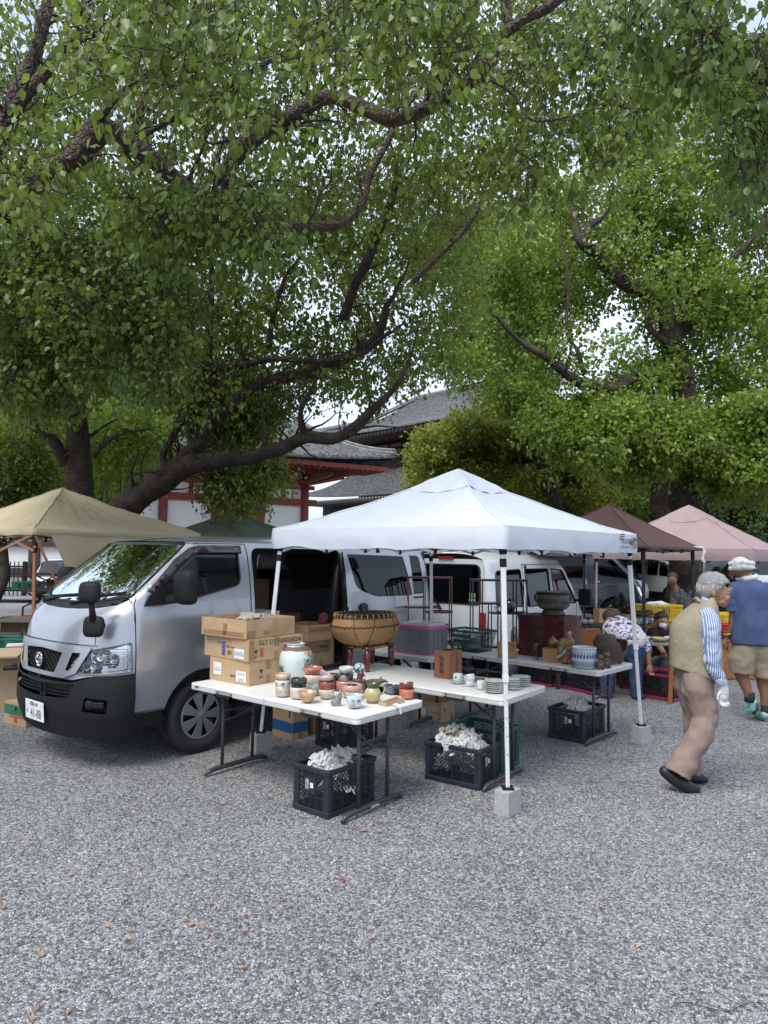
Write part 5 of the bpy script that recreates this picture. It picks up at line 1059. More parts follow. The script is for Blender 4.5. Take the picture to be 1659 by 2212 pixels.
for i, (p, lab) in enumerate(zip(feetW, ('concrete block under the front leg of the white tent', 'concrete block under the right leg of the white tent', 'concrete block under the rear leg of the white tent, behind the tables', 'concrete block under the left leg of the white tent, beside the van wheel'))):
 if blk is None:
  mb = MB(); mb.box((0, 0, .085), (.165, .115, .17), taper=1.08); blk = mb.obj('concrete_block', concrete, bevel=.006); tag(blk, lab, 'block', 'tent weight blocks'); o = blk
 else: o = blk.copy(); COL.objects.link(o); o['label'] = lab
 o.location = (p[0], p[1], 0); o.rotation_euler = (0, 0, R((48, 38, 50, 42)[i]))
ink = mat('printed_grey', (.12, .13, .14), .7); inkb = mat('printed_black', (.02, .02, .02), .7)
def onval(s_, z, off=.014):
 p = wbil(1, 0) * 0; a = wbil(-1, -1); b_ = wbil(1, -1); d = (b_ - a); nrm = Vector((d.y, -d.x, 0)).normalized(); p = a.lerp(b_, s_) * 1.0 + nrm * off; return Vector((p.x, p.y, z)), d.normalized(), nrm
p_, d_, n_ = onval(.885, 1.965, .022)
text(wt, 'FIELDOOR', .062, p_, d_, (0, 0, 1), ink, 'printed_logo', sx=.8)
p_, d_, n_ = onval(.83, 1.995, .022); mb = MB()
for k in range(3): q = p_ + d_ * (.03 - .012 * k) + Vector((0, 0, .034 - .022 * k)); mb.bar(q - d_ * .045, q + d_ * .045, .003, .012)
mb.obj('printed_logo', ink, wt)
p_, d_, n_ = onval(.86, 1.915, .024); text(wt, 'Award winning', .03, p_, d_, (0, 0, 1), ink, 'printed_logo')
p_, d_, n_ = onval(.965, 1.955, .024); mb = MB(); T_ = Matrix((d_, Vector((0, 0, 1)), n_)).transposed().to_4x4(); T_.translation = p_
g = random.Random(4)
for k in range(26): a = g.uniform(0, 3.14); r_ = .045 + g.uniform(-.01, .012); mb.bar(T_ @ Vector((math.cos(a) * r_ * .8, math.sin(a) * r_ * .8 - .01, 0)), T_ @ Vector((math.cos(a) * (r_ + .018), math.sin(a) * (r_ + .018) - .01, 0)), .004, .004)
for k in range(3): mb.bar(T_ @ Vector((-.04, -.012 - .016 * k, 0)), T_ @ Vector((.04, -.012 - .016 * k, 0)), .003, .008)
for k in range(14): x = g.uniform(-.14, -.06); y = g.uniform(-.03, .035); mb.bar(T_ @ Vector((x, y, 0)), T_ @ Vector((x + g.uniform(-.02, .02), y + .02, 0)), .004, .006)
mb.obj('printed_badge', ink, wt)
NT = Vector((-4.17, 8.3, 0)); tt_, tb_, tC, tf = tent('canopy_tent', 'khaki canvas tent with copper coloured legs behind the van at the left', NT, NT + UX * 2.3, NT + WX * 3.4, [NT + Vector((.05, .02, 0)), NT + UX * 2.35, NT + UX * 2.3 + WX * 3.4, NT + WX * 3.45], 1.98, 2.06, 2.72, tancl, copper, sag=1.05, over=.03, wr=.03, seedz=4)
mb = MB()
def cur(a, b):
 p = NT.lerp(NT + UX * 2.3, .06 + .94 * a) - tC; z1 = max(.75, 1.15 - .3 * a); p.z = 2.06 + (z1 - 2.06) * b
 p += -WX * (.05 + .05 * b + .045 * math.sin(a * 19 + 2 * b) * b) + UX * .42 * b * (1 - a) ; return p
mb.grid(cur, 40, 14); mb.obj('side_curtain', tancl, tt_, smooth=True)
mb = MB(); b0 = NT - tC
for p, q_ in (((0, 0, 2.0), (.28, .18, 1.25)), ((.28, .18, 1.25), (.35, .22, .8)), ((.26, .17, 1.27), (.03, .02, .78)), ((0, 0, 2.0), (-.8, .45, 1.72)), ((-.3, .17, 1.9), (0, 0, 1.8))): mb.bar(b0 + Vector(p), b0 + Vector(q_), .016, .03)
mb.obj('brace', copper, tt_)
GT = Vector((-2.62, 11.2, 0)); tent('canopy_tent', 'dark green tent whose peak shows above the silver van roof', GT, GT + UX * 2.4, GT + WX * 2.4, [GT, GT + UX * 2.4, GT + UX * 2.4 + WX * 2.4, GT + WX * 2.4], 1.85, 2.0, 2.55, greencl, blackpole, wr=.02, seedz=9, cap=.3)
BT = Vector((3.6, 9.62, 0)); bt_, bb_, bC, bf = tent('canopy_tent', 'brown tent on thin black legs behind the right corner of the white canopy', BT, BT + UX * 2.45, BT + WX * 1.9, [BT, BT + UX * 2.45, BT + UX * 2.45 + WX * 1.9, BT + WX * 1.9], 1.935, 1.985, 2.66, browncl, blackpole, sag=1.1, over=.1, wr=.01, seedz=13)
p = bb_(.86, -1.0); 
mb = MB(); mb.box((p.x, p.y, 2.0), (.16, .004, .03)); mb.obj('brand_strip', platew, bt_)
PT = Vector((6.87, 13.0, 0)); tent('canopy_tent', 'dusty pink tent with a vent cap at the right edge', PT, PT + UX * 3.0, PT + WX * 3.0, [PT, PT + UX * 3, PT + UX * 3 + WX * 3, PT + WX * 3], 1.77, 2.0, 2.94, pinkcl, pinkpole, sag=1.0, over=.03, wr=.018, seedz=17, cap=.32)
KT = Vector((15.2, 20, 0)); tent('canopy_tent', 'dark grey tent roof behind the pink tent at the right frame edge', KT, KT + UX * 3, KT + WX * 3, [KT, KT + UX * 3, KT + UX * 3 + WX * 3, KT + WX * 3], 1.9, 2.2, 3.2, mat('dark_canopy', (.06, .06, .065), .8), blackpole, wr=.01)
tabtop = mat('white_resin_table', (.66, .65, .62), .45, 0, .04, 6, .1, 400)
legm = mat('table_leg_steel', (.055, .055, .058), .45, .3, .15, 10)
def ftable(label, loc, rz, Lg=1.83, Wd=.76, z=.74, tm=tabtop, logo=False, inset=.17, detail=True):
 t = thing('folding_table', label, 'table', (loc[0], loc[1], 0), rz, 'folding tables of the pottery stall')
 mb = MB(); P = rpoly([(0, 0), (Wd, 0), (Wd, Lg), (0, Lg)], .05, 5)
 def side_notch(P):
  out = []
  for p in P: out.append(p)
  return out
 Q = []
 for i, p in enumerate(P):
  Q.append(p); n_ = P[(i + 1) % len(P)]
  if abs(p[0]) < 1e-6 and abs(n_[0]) < 1e-6 and p[1] > n_[1]:
   for yc in (Lg * .75 + .02, Lg * .25 - .02): Q += [(0, yc + .11), (.018, yc + .095), (.018, yc - .095), (0, yc - .11)]
 h = .05
 mb.prism(P, z - .02, z)
 mb.prism(Q, z - h, z - .0203)
 o = mb.obj('tabletop', tm, t, bevel=.006)
 mb = MB()
 for k in (1, 2): mb.bar((-.0015, .04, z - .012 - .012 * k), (-.0015, Lg - .04, z - .012 - .012 * k), .002, .0025); mb.bar((.04, -.0015, z - .012 - .012 * k), (Wd - .04, -.0015, z - .012 - .012 * k), .002, .0025)
 mb.box((Wd / 2, Lg / 2, z + .0004), (Wd, .004, .001)); mb.box((0, Lg / 2, z - .02), (.006, .004, .04)); mb.obj('edge_grooves', mat('groove_grey', (.42, .42, .40), .6), o)
 if detail:
  mb = MB()
  for yc in (Lg * .75 + .02, Lg * .25 - .02): mb.tube([(.012, yc + .085, z - .025), (.0, yc + .075, z - .055), (.0, yc - .075, z - .055), (.012, yc - .085, z - .025)], .009, 6); mb.box((.03, yc, z - .04), (.015, .18, .035))
  mb.obj('carry_handle', blackpl, o)
  mb = MB(); mb.box((-.001, Lg - .1, z - .022), (.003, .05, .016)); mb.obj('maker_badge', mat('badge_grey', (.1, .1, .1), .4), o)
 for yi, yc in enumerate((inset, Lg - inset)):
  for x in (Wd / 2 - .16, Wd / 2 + .16):
   mb = MB(); mb.tube([(x, yc, .03), (x, yc, z - h)], .0145, 10); mb.tube([(x, yc, z - .2), (x, yc, z - .19)], .018, 8); mb.obj('leg', legm, t, smooth=True)
  mb = MB(); pts = []
  for k in range(13):
   q = k / 12; x = Wd / 2 - .33 + .66 * q; pts.append((x, yc, .034 + .012 * (1 - (2 * q - 1) ** 4) - .018 * (abs(2 * q - 1) > .99)))
  mb.tube(pts, [.012] + [.019] * 11 + [.012], 8, flat=1.15); fb = mb.obj('foot_bar', legm, t, smooth=True)
  mb = MB(); mb.tube([(Wd / 2 - .16, yc, .5), (Wd / 2 + .16, yc, .5)], .010, 8); mb.obj('cross_bar', legm, t, smooth=True)
  sg = 1 if yi == 0 else -1
  mb = MB(); mb.tube([(Wd / 2, yc, .44), (Wd / 2, yc + sg * .22, .56), (Wd / 2, yc + sg * .42, z - h)], .011, 8); mb.tube([(Wd / 2 - .16, yc, .42), (Wd / 2, yc, .44), (Wd / 2 + .16, yc, .42)], .009, 6); mb.obj('brace', legm, t, smooth=True)
  if logo and yi == 0: text(fb, 'LIFETIME', .022, (Wd / 2 + .0, yc - .0215, .04), (1, 0, 0), (0, 0, 1), platew, 'embossed_name')
 return t
c1 = G(771.3, 1551.4, .74); c2 = G(1088, 1512.1, .74); c3 = G(1294, 1451, .74)
tb1 = ftable('white folding table nearest the camera, crowded with tea bowls', c1, R(51), logo=True)
tb2 = ftable('middle white folding table carrying the basket, the wooden lot box and the plates', c2, R(52.4), inset=.2)
tb3 = ftable('rear white folding table carrying the lacquer chest and the blue and white pot', c3, R(46.2))
c4 = G(925, 1418, .74)
tb4 = ftable('narrow white table behind the middle one under the grey storage box', c4 + Vector((.02, -.06, 0)), R(51), 1.2, .42, .73, detail=False)
c5 = Vector((.95, 8.75, 0))
tb5 = ftable('white table at the back, beside the white van, under the display shelves', c5, R(46), 1.7, .5, .73, detail=False)
cb = mat('cardboard', (.43, .29, .165), .8, 0, .07, 6, .05, 200)
cb2 = mat('cardboard_inside', (.42, .29, .17), .8, 0, .06, 6)
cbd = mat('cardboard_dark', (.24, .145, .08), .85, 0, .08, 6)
tape = mat('brown_tape', (.30, .17, .075), .3, 0, .06, 10, coat=.3)
purple = mat('purple_tape', (.13, .07, .24), .5)
paperw = mat('white_label', (.68, .67, .66), .7, 0, .03, 30)
crump = mat('newspaper', (.22, .22, .22), .8, 0, .2, 110, col2=(.58, .58, .56), c2pos=(.36, .47), stretch=(.4, 1, 1))
redink = mat('red_print', (.4, .08, .07), .7); blueink = mat('blue_print', (.02, .10, .26), .6); greenink = mat('green_print', (.03, .15, .07), .7)
def carton(label, loc, rz, sx, sy, h, m_=None, open_=False, parent_fill=None, tapes=True, group=None, t=.005, lean=0., dent=0.):
 """local: x along +UX-ish, y along +WX-ish; origin at near corner, so x=0 is the left visible face, y=0 the right visible face"""
 r = thing('cardboard_box', label, 'box', loc, rz, group); r.rotation_euler = (lean, 0, rz); m_ = m_ or cb
 mb = MB(); mi = 0
 def wall(a, b, c):
  def f(u, v):
   p = Vector(a).lerp(Vector(b), u); p = p + (Vector(c) - Vector(a)) * v
   if dent: p += Vector((noise.noise(Vector((p.x * 9, p.y * 9, p.z * 5 + dent))), noise.noise(Vector((p.x * 9 + 4, p.y * 9, p.z * 5 + dent))), 0)) * dent * min(1, v * 1.4) * math.sin(math.pi * u) ** .5
   return p
  mb.grid(f, 8, 6)
 wall((0, 0, 0), (sx, 0, 0), (0, 0, h)); wall((0, sy, 0), (0, 0, 0), (0, sy, h)); wall((sx, 0, 0), (sx, sy, 0), (sx, 0, h)); wall((sx, sy, 0), (0, sy, 0), (sx, sy, h)); wall((0, 0, .001), (0, sy, .001), (sx, 0, .001))
 if not open_: wall((0, 0, h), (sx, 0, h), (0, sy, h))
 mb.obj('body', m_, r, solid=t, offset=0)
 if not open_ and tapes:
  mb = MB(); mb.box((sx / 2, sy / 2, h + .004), (.05, sy + .006, .001)); mb.box((sx / 2, -.004, h - .035), (.05, .001, .07)); mb.box((sx / 2, -.004, .035), (.05, .001, .07)); mb.obj('tape', tape, r)
 return r
def lab(r, face, a, z, w, h, m_, name='paper_label', off=.0038):
 """rectangle on face 'L' (x=0, a along y) or 'R' (y=0, a along x)"""
 mb = MB()
 if face == 'L': mb.box((-off, a, z), (.001, w, h))
 elif face == 'R': mb.box((a, -off, z), (w, .001, h))
 return mb.obj(name, m_, r)
def ftxt(r, face, s_, size, a, z, m_, flip=True, name='printed_text', off=.0045, **k):
 if face == 'L': x, y = Vector((0, -1, 0)), Vector((0, 0, 1)); c = (-off, a, z)
 else: x, y = Vector((1, 0, 0)), Vector((0, 0, 1)); c = (a, -off, z)
 if flip: x, y = -x, -y
 return text(r, s_, size, c, x, y, m_, name, ext=.0003, **k)
a51 = R(51)
b1 = carton('lower cardboard box of the stack of three on the front table', G(*cC(410, 738), .742), R(52), .40, .50, .185, dent=.006)
lab(b1, 'L', .40, .10, .10, .10, paperw); lab(b1, 'L', .10, .065, .12, .085, paperw); ftxt(b1, 'L', '0639', .032, .10, .04, inkb); ftxt(b1, 'L', '▒▒▒▒\n━━━', .02, .40, .10, ink); ftxt(b1, 'L', 'CARE', .03, .20, .06, inkb); ftxt(b1, 'L', '▒▒▒▒', .024, .10, .085, ink); ftxt(b1, 'R', 'UP', .035, .12, .06, inkb); ftxt(b1, 'R', '▲', .045, .12, .105, inkb)
b2 = carton('middle cardboard box of the stack of three, printed upside down with purple tape', Vector(b1.location) + Vector((0, 0, .192)) - UX * .015, R(49), .58, .60, .175, dent=.002)
ftxt(b2, 'R', 'WORKMAN CO. LTD', .052, .33, .148, inkb, sx=.95); lab(b2, 'L', .33, .08, .045, .115, purple, 'purple_tape'); lab(b2, 'L', .12, .055, .13, .08, paperw); ftxt(b2, 'L', '▒▒▒▒▒▒▒\n▒▒▒▒▒▒', .018, .12, .055, ink); lab(b2, 'R', .39, .07, .045, .07, purple, 'purple_tape')
ftxt(b2, 'L', '注意', .038, .245, .055, inkb, sx=.8); ftxt(b2, 'L', 'WITH CARE', .022, .235, .10, inkb)
mb = MB()
for z in (.115, .135, .155): mb.box((-.0045, .38, z), (.0006, .30, .002))
for y in (.23, .38, .53): mb.box((-.0045, y, .135), (.0006, .002, .042))
mb.obj('printed_table', ink, b2); ftxt(b2, 'L', 'PCS  No. SIZE', .018, .36, .125, ink); ftxt(b2, 'R', 'UP', .03, .07, .035, inkb); ftxt(b2, 'R', '▲', .045, .07, .075, inkb); lab(b2, 'R', .13, .065, .035, .07, redink, 'printed_mark'); mb = MB(); mb.box((.03, -.004, .09), (.05, .001, .16)); mb.obj('tape', tape, b2)
b3 = carton('open cardboard box on top of the stack of three, beside the van door', Vector(b2.location) + Vector((0, 0, .182)) - UX * .012 + WX * .02, R(53), .55, .56, .15, None, True, dent=.02)
lab(b3, 'L', .47, .085, .05, .075, paperw); ftxt(b3, 'L', '1,593', .025, .47, .085, inkb, flip=False); mb = MB(); mb.box((-.0045, .28, .03), (.001, .5, .035)); mb.box((-.0045, .26, .06), (.001, .045, .1)); mb.box((.05, -.0045, .035), (.09, .001, .06)); mb.box((.22, -.0045, .04), (.07, .001, .03)); mb.obj('tape', tape, b3)
def paper(name, m_, c, r, seed, n=22, parent=None, k=1.):
 mb = MB()
 for q in range(3):
  o_ = Vector((seed * 3.7 + q * 5, q, 0)); th = q * 2.1 + seed
  def f(a, b):
   x, y = a * 2 - 1, b * 2 - 1; d = Vector((x * 1.6, y * 1.6, 0)) + o_; rr = x * x + y * y
   e = 1 + .3 * noise.noise(d * .9); z = (1 - rr * .8) * r[2] * (1.1 - .25 * q) + .07 * (abs(noise.noise(d * 1.5)) + .5 * abs(noise.noise(d * 3.3)) - .25)
   X, Y_ = x * r[0] * e + .02 * noise.noise(d * 2.5), y * r[1] * e + .02 * noise.noise(d * 2.5 + Vector((9, 0, 0))); return (X * math.cos(th) - Y_ * math.sin(th) + .02 * q, X * math.sin(th) + Y_ * math.cos(th), z - .01 * q)
  mb.grid(f, n, n)
 return mb.obj(name, m_, parent)
def crumple(name, m_, c, r, seed, n=26, parent=None, k=1.):
 g = random.Random(seed); mb = MB()
 def f(a, b):
  t = math.pi * (.02 + .96 * b); p = 2 * math.pi * a; d = Vector((math.sin(t) * math.cos(p), math.sin(t) * math.sin(p), -math.cos(t)))
  q = 1 + .38 * k * noise.noise(d * 1.6 + Vector((seed * 3.1, 0, 0))) - .17 * k * abs(noise.noise(d * 3.1 + Vector((0, seed, 0)))) * 2
  return (c[0] + d.x * r[0] * q, c[1] + d.y * r[1] * q, c[2] + d.z * r[2] * q)
 mb.grid(f, n, n // 2); return mb.obj(name, m_, parent)
wrapcloth = mat('floral_wrap', (.25, .35, .30), .8, 0, .4, 25, col2=(.35, .2, .15))
o = crumple('wrapped_item', wrapcloth, (0, 0, 0), (.17, .13, .06), 3); o.location = Vector(b3.location) + UX * .28 + WX * .25 + Vector((0, 0, .13)); tag(o, 'green patterned wrapped things poking out of the open top box', 'bundle')
b4 = carton('cardboard box behind the vase, next to the basket', G(*cL(655, 870), .745) - UX * .33, R(48), .36, .38, .17, open_=True); mb = MB(); mb.box((.18, -.0045, .12), (.36, .001, .045)); mb.obj('tape', tape, b4)
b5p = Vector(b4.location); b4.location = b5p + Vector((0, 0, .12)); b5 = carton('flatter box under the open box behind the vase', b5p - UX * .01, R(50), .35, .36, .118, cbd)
ftxt(b5, 'R', '▥▥▥▥', .04, .25, .05, inkb)
o = crumple('crumpled_cloth', mat('red_black_cloth', (.12, .02, .04), .8), (0, 0, 0), (.05, .04, .10), 9); o.location = Vector(b4.location) + UX * .28 + WX * .05 + Vector((0, 0, .2)); tag(o, 'dark red and black wrapped thing standing up in the box behind the vase', 'bundle')
sp = carton('sports drink carton with a blue band on the gravel under the front table', G(*cC(695, 1098)), R(48), .20, .30, .37)
for f_, a, w in (('L', .15, .3), ('R', .1, .2)):
 lab(sp, f_, a, .115, w, .10, blueink, 'blue_band'); ftxt(sp, f_, 'SPORTS\nDRINK', .038, a + (.04 if f_ == 'L' else 0), .29, blueink, flip=False); mb = MB()
 for z in (.03, .06): (mb.box((-.0045, .08, z), (.0006, .09, .002)) if f_ == 'L' else mb.box((.12, -.0045, z), (.09, .0006, .002)))
 mb.obj('printed_lines', blueink, sp)
mb = MB(); mb.box((-.0045, .04, .27), (.0006, .03, .12)); mb.obj('printed_bottle', blueink, sp)
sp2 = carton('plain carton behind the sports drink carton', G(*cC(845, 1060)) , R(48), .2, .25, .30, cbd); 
fl = carton('open carton with paper labels on the gravel under the middle table', G(*cD(245, 1045)), R(54), .30, .34, .21, None, True)
lab(fl, 'L', .24, .09, .1, .1, paperw); ftxt(fl, 'L', '0194302', .03, .24, .05, blueink, flip=False); lab(fl, 'L', .1, .14, .14, .07, mat('kraft_label', (.5, .42, .3), .8)); lab(fl, 'L', .1, .055, .13, .07, mat('kraft_label', (.5, .42, .3), .8)); lab(fl, 'L', .17, .03, .03, .05, blueink, 'blue_tape'); lab(fl, 'R', .22, .04, .03, .06, blueink, 'blue_tape'); ftxt(fl, 'R', '▼', .04, .08, .12, inkb, flip=False)
bb = carton('fruit carton with green and red print by the van front corner', G(*cJ(355, 1910)), R(58), .36, .40, .22)
lab(bb, 'L', .2, .15, .4, .10, greenink, 'green_band'); lab(bb, 'L', .15, .085, .3, .02, redink, 'red_band'); mb = MB(); mb.prism([(.03 * math.cos(t), .03 * math.sin(t)) for t in [k * .5236 for k in range(12)]], 0, .001); o = mb.obj('round_logo', redink, bb); o.location = (-.0045, .19, .05); o.rotation_euler = (0, R(-90), 0)
mb = MB(); mb.prism([(.025 * math.cos(t), .018 * math.sin(t)) for t in [k * .5236 for k in range(12)]], 0, .001); o = mb.obj('hand_hole', seamm, bb); o.location = (-.0055, .19, .165); o.rotation_euler = (0, R(-90), 0)
bb2 = carton('upright carton stacked on the fruit carton', Vector(bb.location) + Vector((-.02, .14, .222)), R(55), .22, .26, .30); ftxt(bb2, 'L', 'MALL', .03, .13, .14, greenink, flip=False)
plyw = mat('plywood', (.42, .31, .20), .7, 0, .1, 3, stretch=(1, 6, 1))
pb = thing('plywood_bench', 'pale plywood board on plywood legs at the left frame edge', 'bench', G(*cJ(30, 1100), .5) * 1, R(20)); pb.location.z = 0
zt = .62; mb = MB(); mb.box((-.6, .35, zt), (1.5, .75, .02)); mb.obj('board', plyw, pb); mb = MB(); mb.box((.05, .15, zt / 2 - .01), (.35, .02, zt - .02)); mb.obj('leg', plyw, pb); mb = MB(); mb.box((-.9, .2, zt / 2 - .01), (.35, .02, zt - .02)); mb.obj('leg', plyw, pb)
p = G(*cJ(170, 1110), .64); mb = MB(); mb.box((0, 0, .02), (.13, .06, .04)); mb.box((.03, 0, .05), (.05, .04, .03)); o = mb.obj('toy_car', blackgl, bevel=.012); o.location = (p.x - .02, p.y, .63); o.rotation_euler = (0, 0, .4); tag(o, 'small dark toy car on the plywood board', 'toy')
for i, (px, py, w, d_, h_, lb) in enumerate(((15, 1470, .5, .3, .32, 'carton at the left frame edge beside the plywood bench'), (40, 1500, .3, .4, .5, 'narrow carton under the plywood bench'), (60, 1425, .75, .4, .2, 'long open carton with a white lining behind the plywood bench'))):
 q = G(px, py); c_ = carton(lb, q - Vector((w / 2, 0, 0)), R(12 * i), w, d_, h_, (cb, cbd, cb)[i], i == 2)
 if i == 2: mb = MB(); mb.box((w / 2, .2, h_), (w, .4, .02)); mb.obj('lining', paperw, c_)
def crate(label, loc, rz, sx, sy, h, m_, rim_m=None, group=None, paper=0, cat='crate', lattice='x', plate=None, name='plastic_crate', ml=None):
 """origin at near corner"""
 r = thing(name, label, cat, loc, rz, group); rim_m = rim_m or m_; t = .012
 mb = MB(); taper = .012
 for (x, y) in ((0, 0), (sx, 0), (sx, sy), (0, sy)):
  mb.box((x + (-.5 if x else .5) * .05 + (0 if x else -.0), y + (-.004 if y else .004), h / 2), (.05, .012, h)); mb.box((x + (-.004 if x else .004), y + (-.5 if y else .5) * .05, h / 2), (.012, .05, h))
  mb.tube([(x + (-.012 if x else .012), y + (-.012 if y else .012), .0), (x + (-.012 if x else .012), y + (-.012 if y else .012), h - .01)], .02, 8)
 mb.box((sx / 2, sy / 2, .008), (sx - .02, sy - .02, .012)); mb.obj('frame', m_, r)
 mb = MB()
 for z, hh, ex in ((h - .02, .035, .014), (.02, .04, .004)):
  for y in (0, sy): mb.box((sx / 2, y, z), (sx + 2 * ex, t + ex, hh))
  for x in (0, sx): mb.box((x, sy / 2, z + .0013), (t + ex, sy + 2 * ex - .003, hh))
 mb.obj('rim', rim_m, r, bevel=.005)
 def panel(o_, ud, length):
  mb = MB(); o_ = Vector(o_); ud = Vector(ud); z0, z1 = .045, h - .045; w = length - .09; step = .032
  if lattice == 'x':
   H_ = z1 - z0; k = -H_
   while k < w:
    for s_ in (1, -1):
     a0, a1 = max(0, k), min(w, k + H_)
     if a1 - a0 > .01:
      za, zb_ = (a0 - k), (a1 - k)
      if s_ < 0: za, zb_ = H_ - za, H_ - zb_
      mb.bar(o_ + ud * (.045 + a0) + Vector((0, 0, z0 + za)), o_ + ud * (.045 + a1) + Vector((0, 0, z0 + zb_)), .004, .0045)
    k += step
   for q in (.25, .5, .75): mb.bar(o_ + ud * (.045 + w * q) + Vector((0, 0, z0)), o_ + ud * (.045 + w * q) + Vector((0, 0, z1)), .007, .007)
   for q in (.33, .66): mb.bar(o_ + ud * .045 + Vector((0, 0, z0 + (z1 - z0) * q)), o_ + ud * (.045 + w) + Vector((0, 0, z0 + (z1 - z0) * q)), .006, .007)
  else:
   n = int(w / .024)
   for i in range(n + 1): mb.bar(o_ + ud * (.045 + w * i / n) + Vector((0, 0, z0)), o_ + ud * (.045 + w * i / n) + Vector((0, 0, z1)), .005, .007)
   nz = max(2, int((z1 - z0) / .035))
   for i in range(nz + 1): mb.bar(o_ + ud * .045 + Vector((0, 0, z0 + (z1 - z0) * i / nz)), o_ + ud * (.045 + w) + Vector((0, 0, z0 + (z1 - z0) * i / nz)), .006, .012 if i % 2 else .006)
  return mb
 for o_, ud, ln in (((0, 0, 0), (1, 0, 0), sx), ((0, 0, 0), (0, 1, 0), sy), ((sx, 0, 0), (0, 1, 0), sy), ((0, sy, 0), (1, 0, 0), sx)): panel(o_, ud, ln).obj('lattice_panel', ml or m_, r)
 if plate:
  f_, a, z, s_ = plate; mb = MB(); mb.box((-.006, a, z), (.006, .11, .12)) if f_ == 'L' else mb.box((a, -.006, z), (.11, .006, .12)); mb.obj('name_plate', m_, r)
  ftxt(r, f_, s_, .038, a + (.025 if f_ == 'L' else -.025), z, mat('white_marker', (.6, .6, .6), .6), flip=False, vertical=True, off=.0105); lb = MB(); lb.box((-.0102, a - .02, z), (.001, .03, .035)) if f_ == 'L' else lb.box((a + .02, -.0102, z), (.03, .001, .035)); lb.obj('price_sticker', paperw, r)
 return r
navy = mat('navy_black_crate', (.018, .021, .030), .45, 0, .15, 12)
dkgreen = mat('dark_green_crate', (.012, .075, .055), .5, 0, .12, 12)
magenta = mat('magenta_plastic', (.26, .02, .09), .5, 0, .1, 12)
yellow = mat('yellow_plastic', (.62, .42, .01), .5, 0, .08, 12)
UX3, WX3 = UX, WX
cr1 = crate('dark crate of newspaper bundles under the near end of the front table', G(*cC(930, 1625)), R(51), .49, .335, .325, navy, plate=('L', .17, .20, '福田'), group='dark lattice crates under the tables')
cr2 = crate('dark crate heaped with newspaper bundles behind the front tent leg', G(*cD(480, 1455)), R(55), .335, .49, .31, navy, plate=('R', .12, .2, '福田'), group='dark lattice crates under the tables')
cr3 = crate('dark crate of crumpled paper under the near end of the rear table', G(*cD(1110, 1172)), R(50), .50, .37, .31, navy, plate=('L', .16, .2, '福田'), group='dark lattice crates under the tables')
cr4 = crate('dark crate standing behind the front table next to the cartons', G(*cC(995, 1170)), R(46), .46, .31, .33, navy, plate=('L', .15, .2, '福田'), group='dark lattice crates under the tables')
cr5 = crate('dark green crate behind the heaped crate under the middle table', G(*cD(640, 1360)) + WX * .06 + UX * .02, R(53), .34, .50, .34, dkgreen)
g = random.Random(5); nb_ = 0
for c_, n_, hh, sxx, syy, labs in ((cr1, 3, .29, .49, .335, ('newspaper bundle sticking up highest in the front crate', 'flat newspaper bundle at the back of the front crate', 'newspaper bundle low in the front crate')), (cr2, 7, .30, .335, .49, ('newspaper bundle on the left of the heaped crate', 'tall newspaper bundle in the middle of the heaped crate', 'newspaper bundle on the right of the heaped crate', 'newspaper bundle at the front of the heaped crate', 'newspaper bundle low inside the heaped crate', 'second newspaper bundle low inside the heaped crate', 'coloured advert bundle on top of the heaped crate')), (cr3, 3, .27, .5, .37, ('folded paper bundle at the left in the right-hand crate', 'folded paper bundle in the middle of the right-hand crate', 'newspaper bundle at the right in the right-hand crate'))):
 for i in range(n_):
  a, b_ = (.10 + (sxx - .2) * ((i * .618 + .2) % 1)), (.10 + (syy - .2) * ((i * .37 + .5) % 1)); z = hh + g.uniform(-.03, .05) if (i < 4 and not (c_ is cr1 and i == 2)) else hh * .45
  if i == 6: z = hh + .06
  o = paper('newspaper_bundle', crump if i != 6 else wrapcloth, (0, 0, 0), (g.uniform(.09, .13), g.uniform(.08, .11), g.uniform(.03, .06)), nb_ + 20); nb_ += 1
  o.location = c_.matrix_basis @ Vector((a, b_, z)); o.rotation_euler = (g.uniform(-.5, .5), g.uniform(-.5, .5), g.uniform(0, 6)); tag(o, labs[i], 'newspaper')
for (px, py, sx1, sy1, h1, lb) in ((*cD(910, 830), .5, .5, .27, 'black crate with magenta rims under the rear table, left of the bending woman'), (*cD(1165, 878), .5, .58, .28, 'black crate with magenta rims just behind the dark crate and rear table legs'), (*cD(1490, 865), .5, .52, .30, 'black crate with magenta rims the bending woman reaches into'), (*cD(1650, 920), .55, .42, .33, 'open black crate with magenta rims right of the black tent leg')):
 q = G(px, py); c_ = crate(lb, q, R(30 if sy1 > .5 else 42), sx1 * .8, sy1, h1, mat('black_crate', (.012, .012, .014), .5), magenta, lattice='g', group='magenta rimmed crates', ml=mat('black_crate', (.012, .012, .014), .5))
 mb = MB(); mb.box((-.005, sy1 / 2, h1 / 2), (.008, sy1, .02)); mb.box((sx1 * .4, -.005, h1 / 2), (sx1 * .8, .008, .02)); mb.obj('mid_rail', blackgl, c_)
def glaze(name, c, c2=None, rough=.22, sc=14, pos=(.42, .6), var=.12, coat=.5, bump=0): return mat(name, c, rough, 0, var, sc, bump, 60, coat=coat, col2=c2, c2pos=pos)
P_cup = [(.42, 0), (.42, .07), (.66, .11), (.90, .33), (.98, .62), (1, 1)]
P_str = [(.55, 0), (.55, .05), (.84, .09), (.95, .25), (1, .6), (.985, 1)]
P_fl = [(.33, 0), (.35, .1), (.5, .15), (.82, .52), (1, 1)]
P_rnd = [(.45, 0), (.45, .05), (.78, .14), (1.0, .45), (1.02, .7), (.96, 1)]
def sz(px, P): return px * (P.y * cp + (P.z - CAMH) * sp_) / FPX
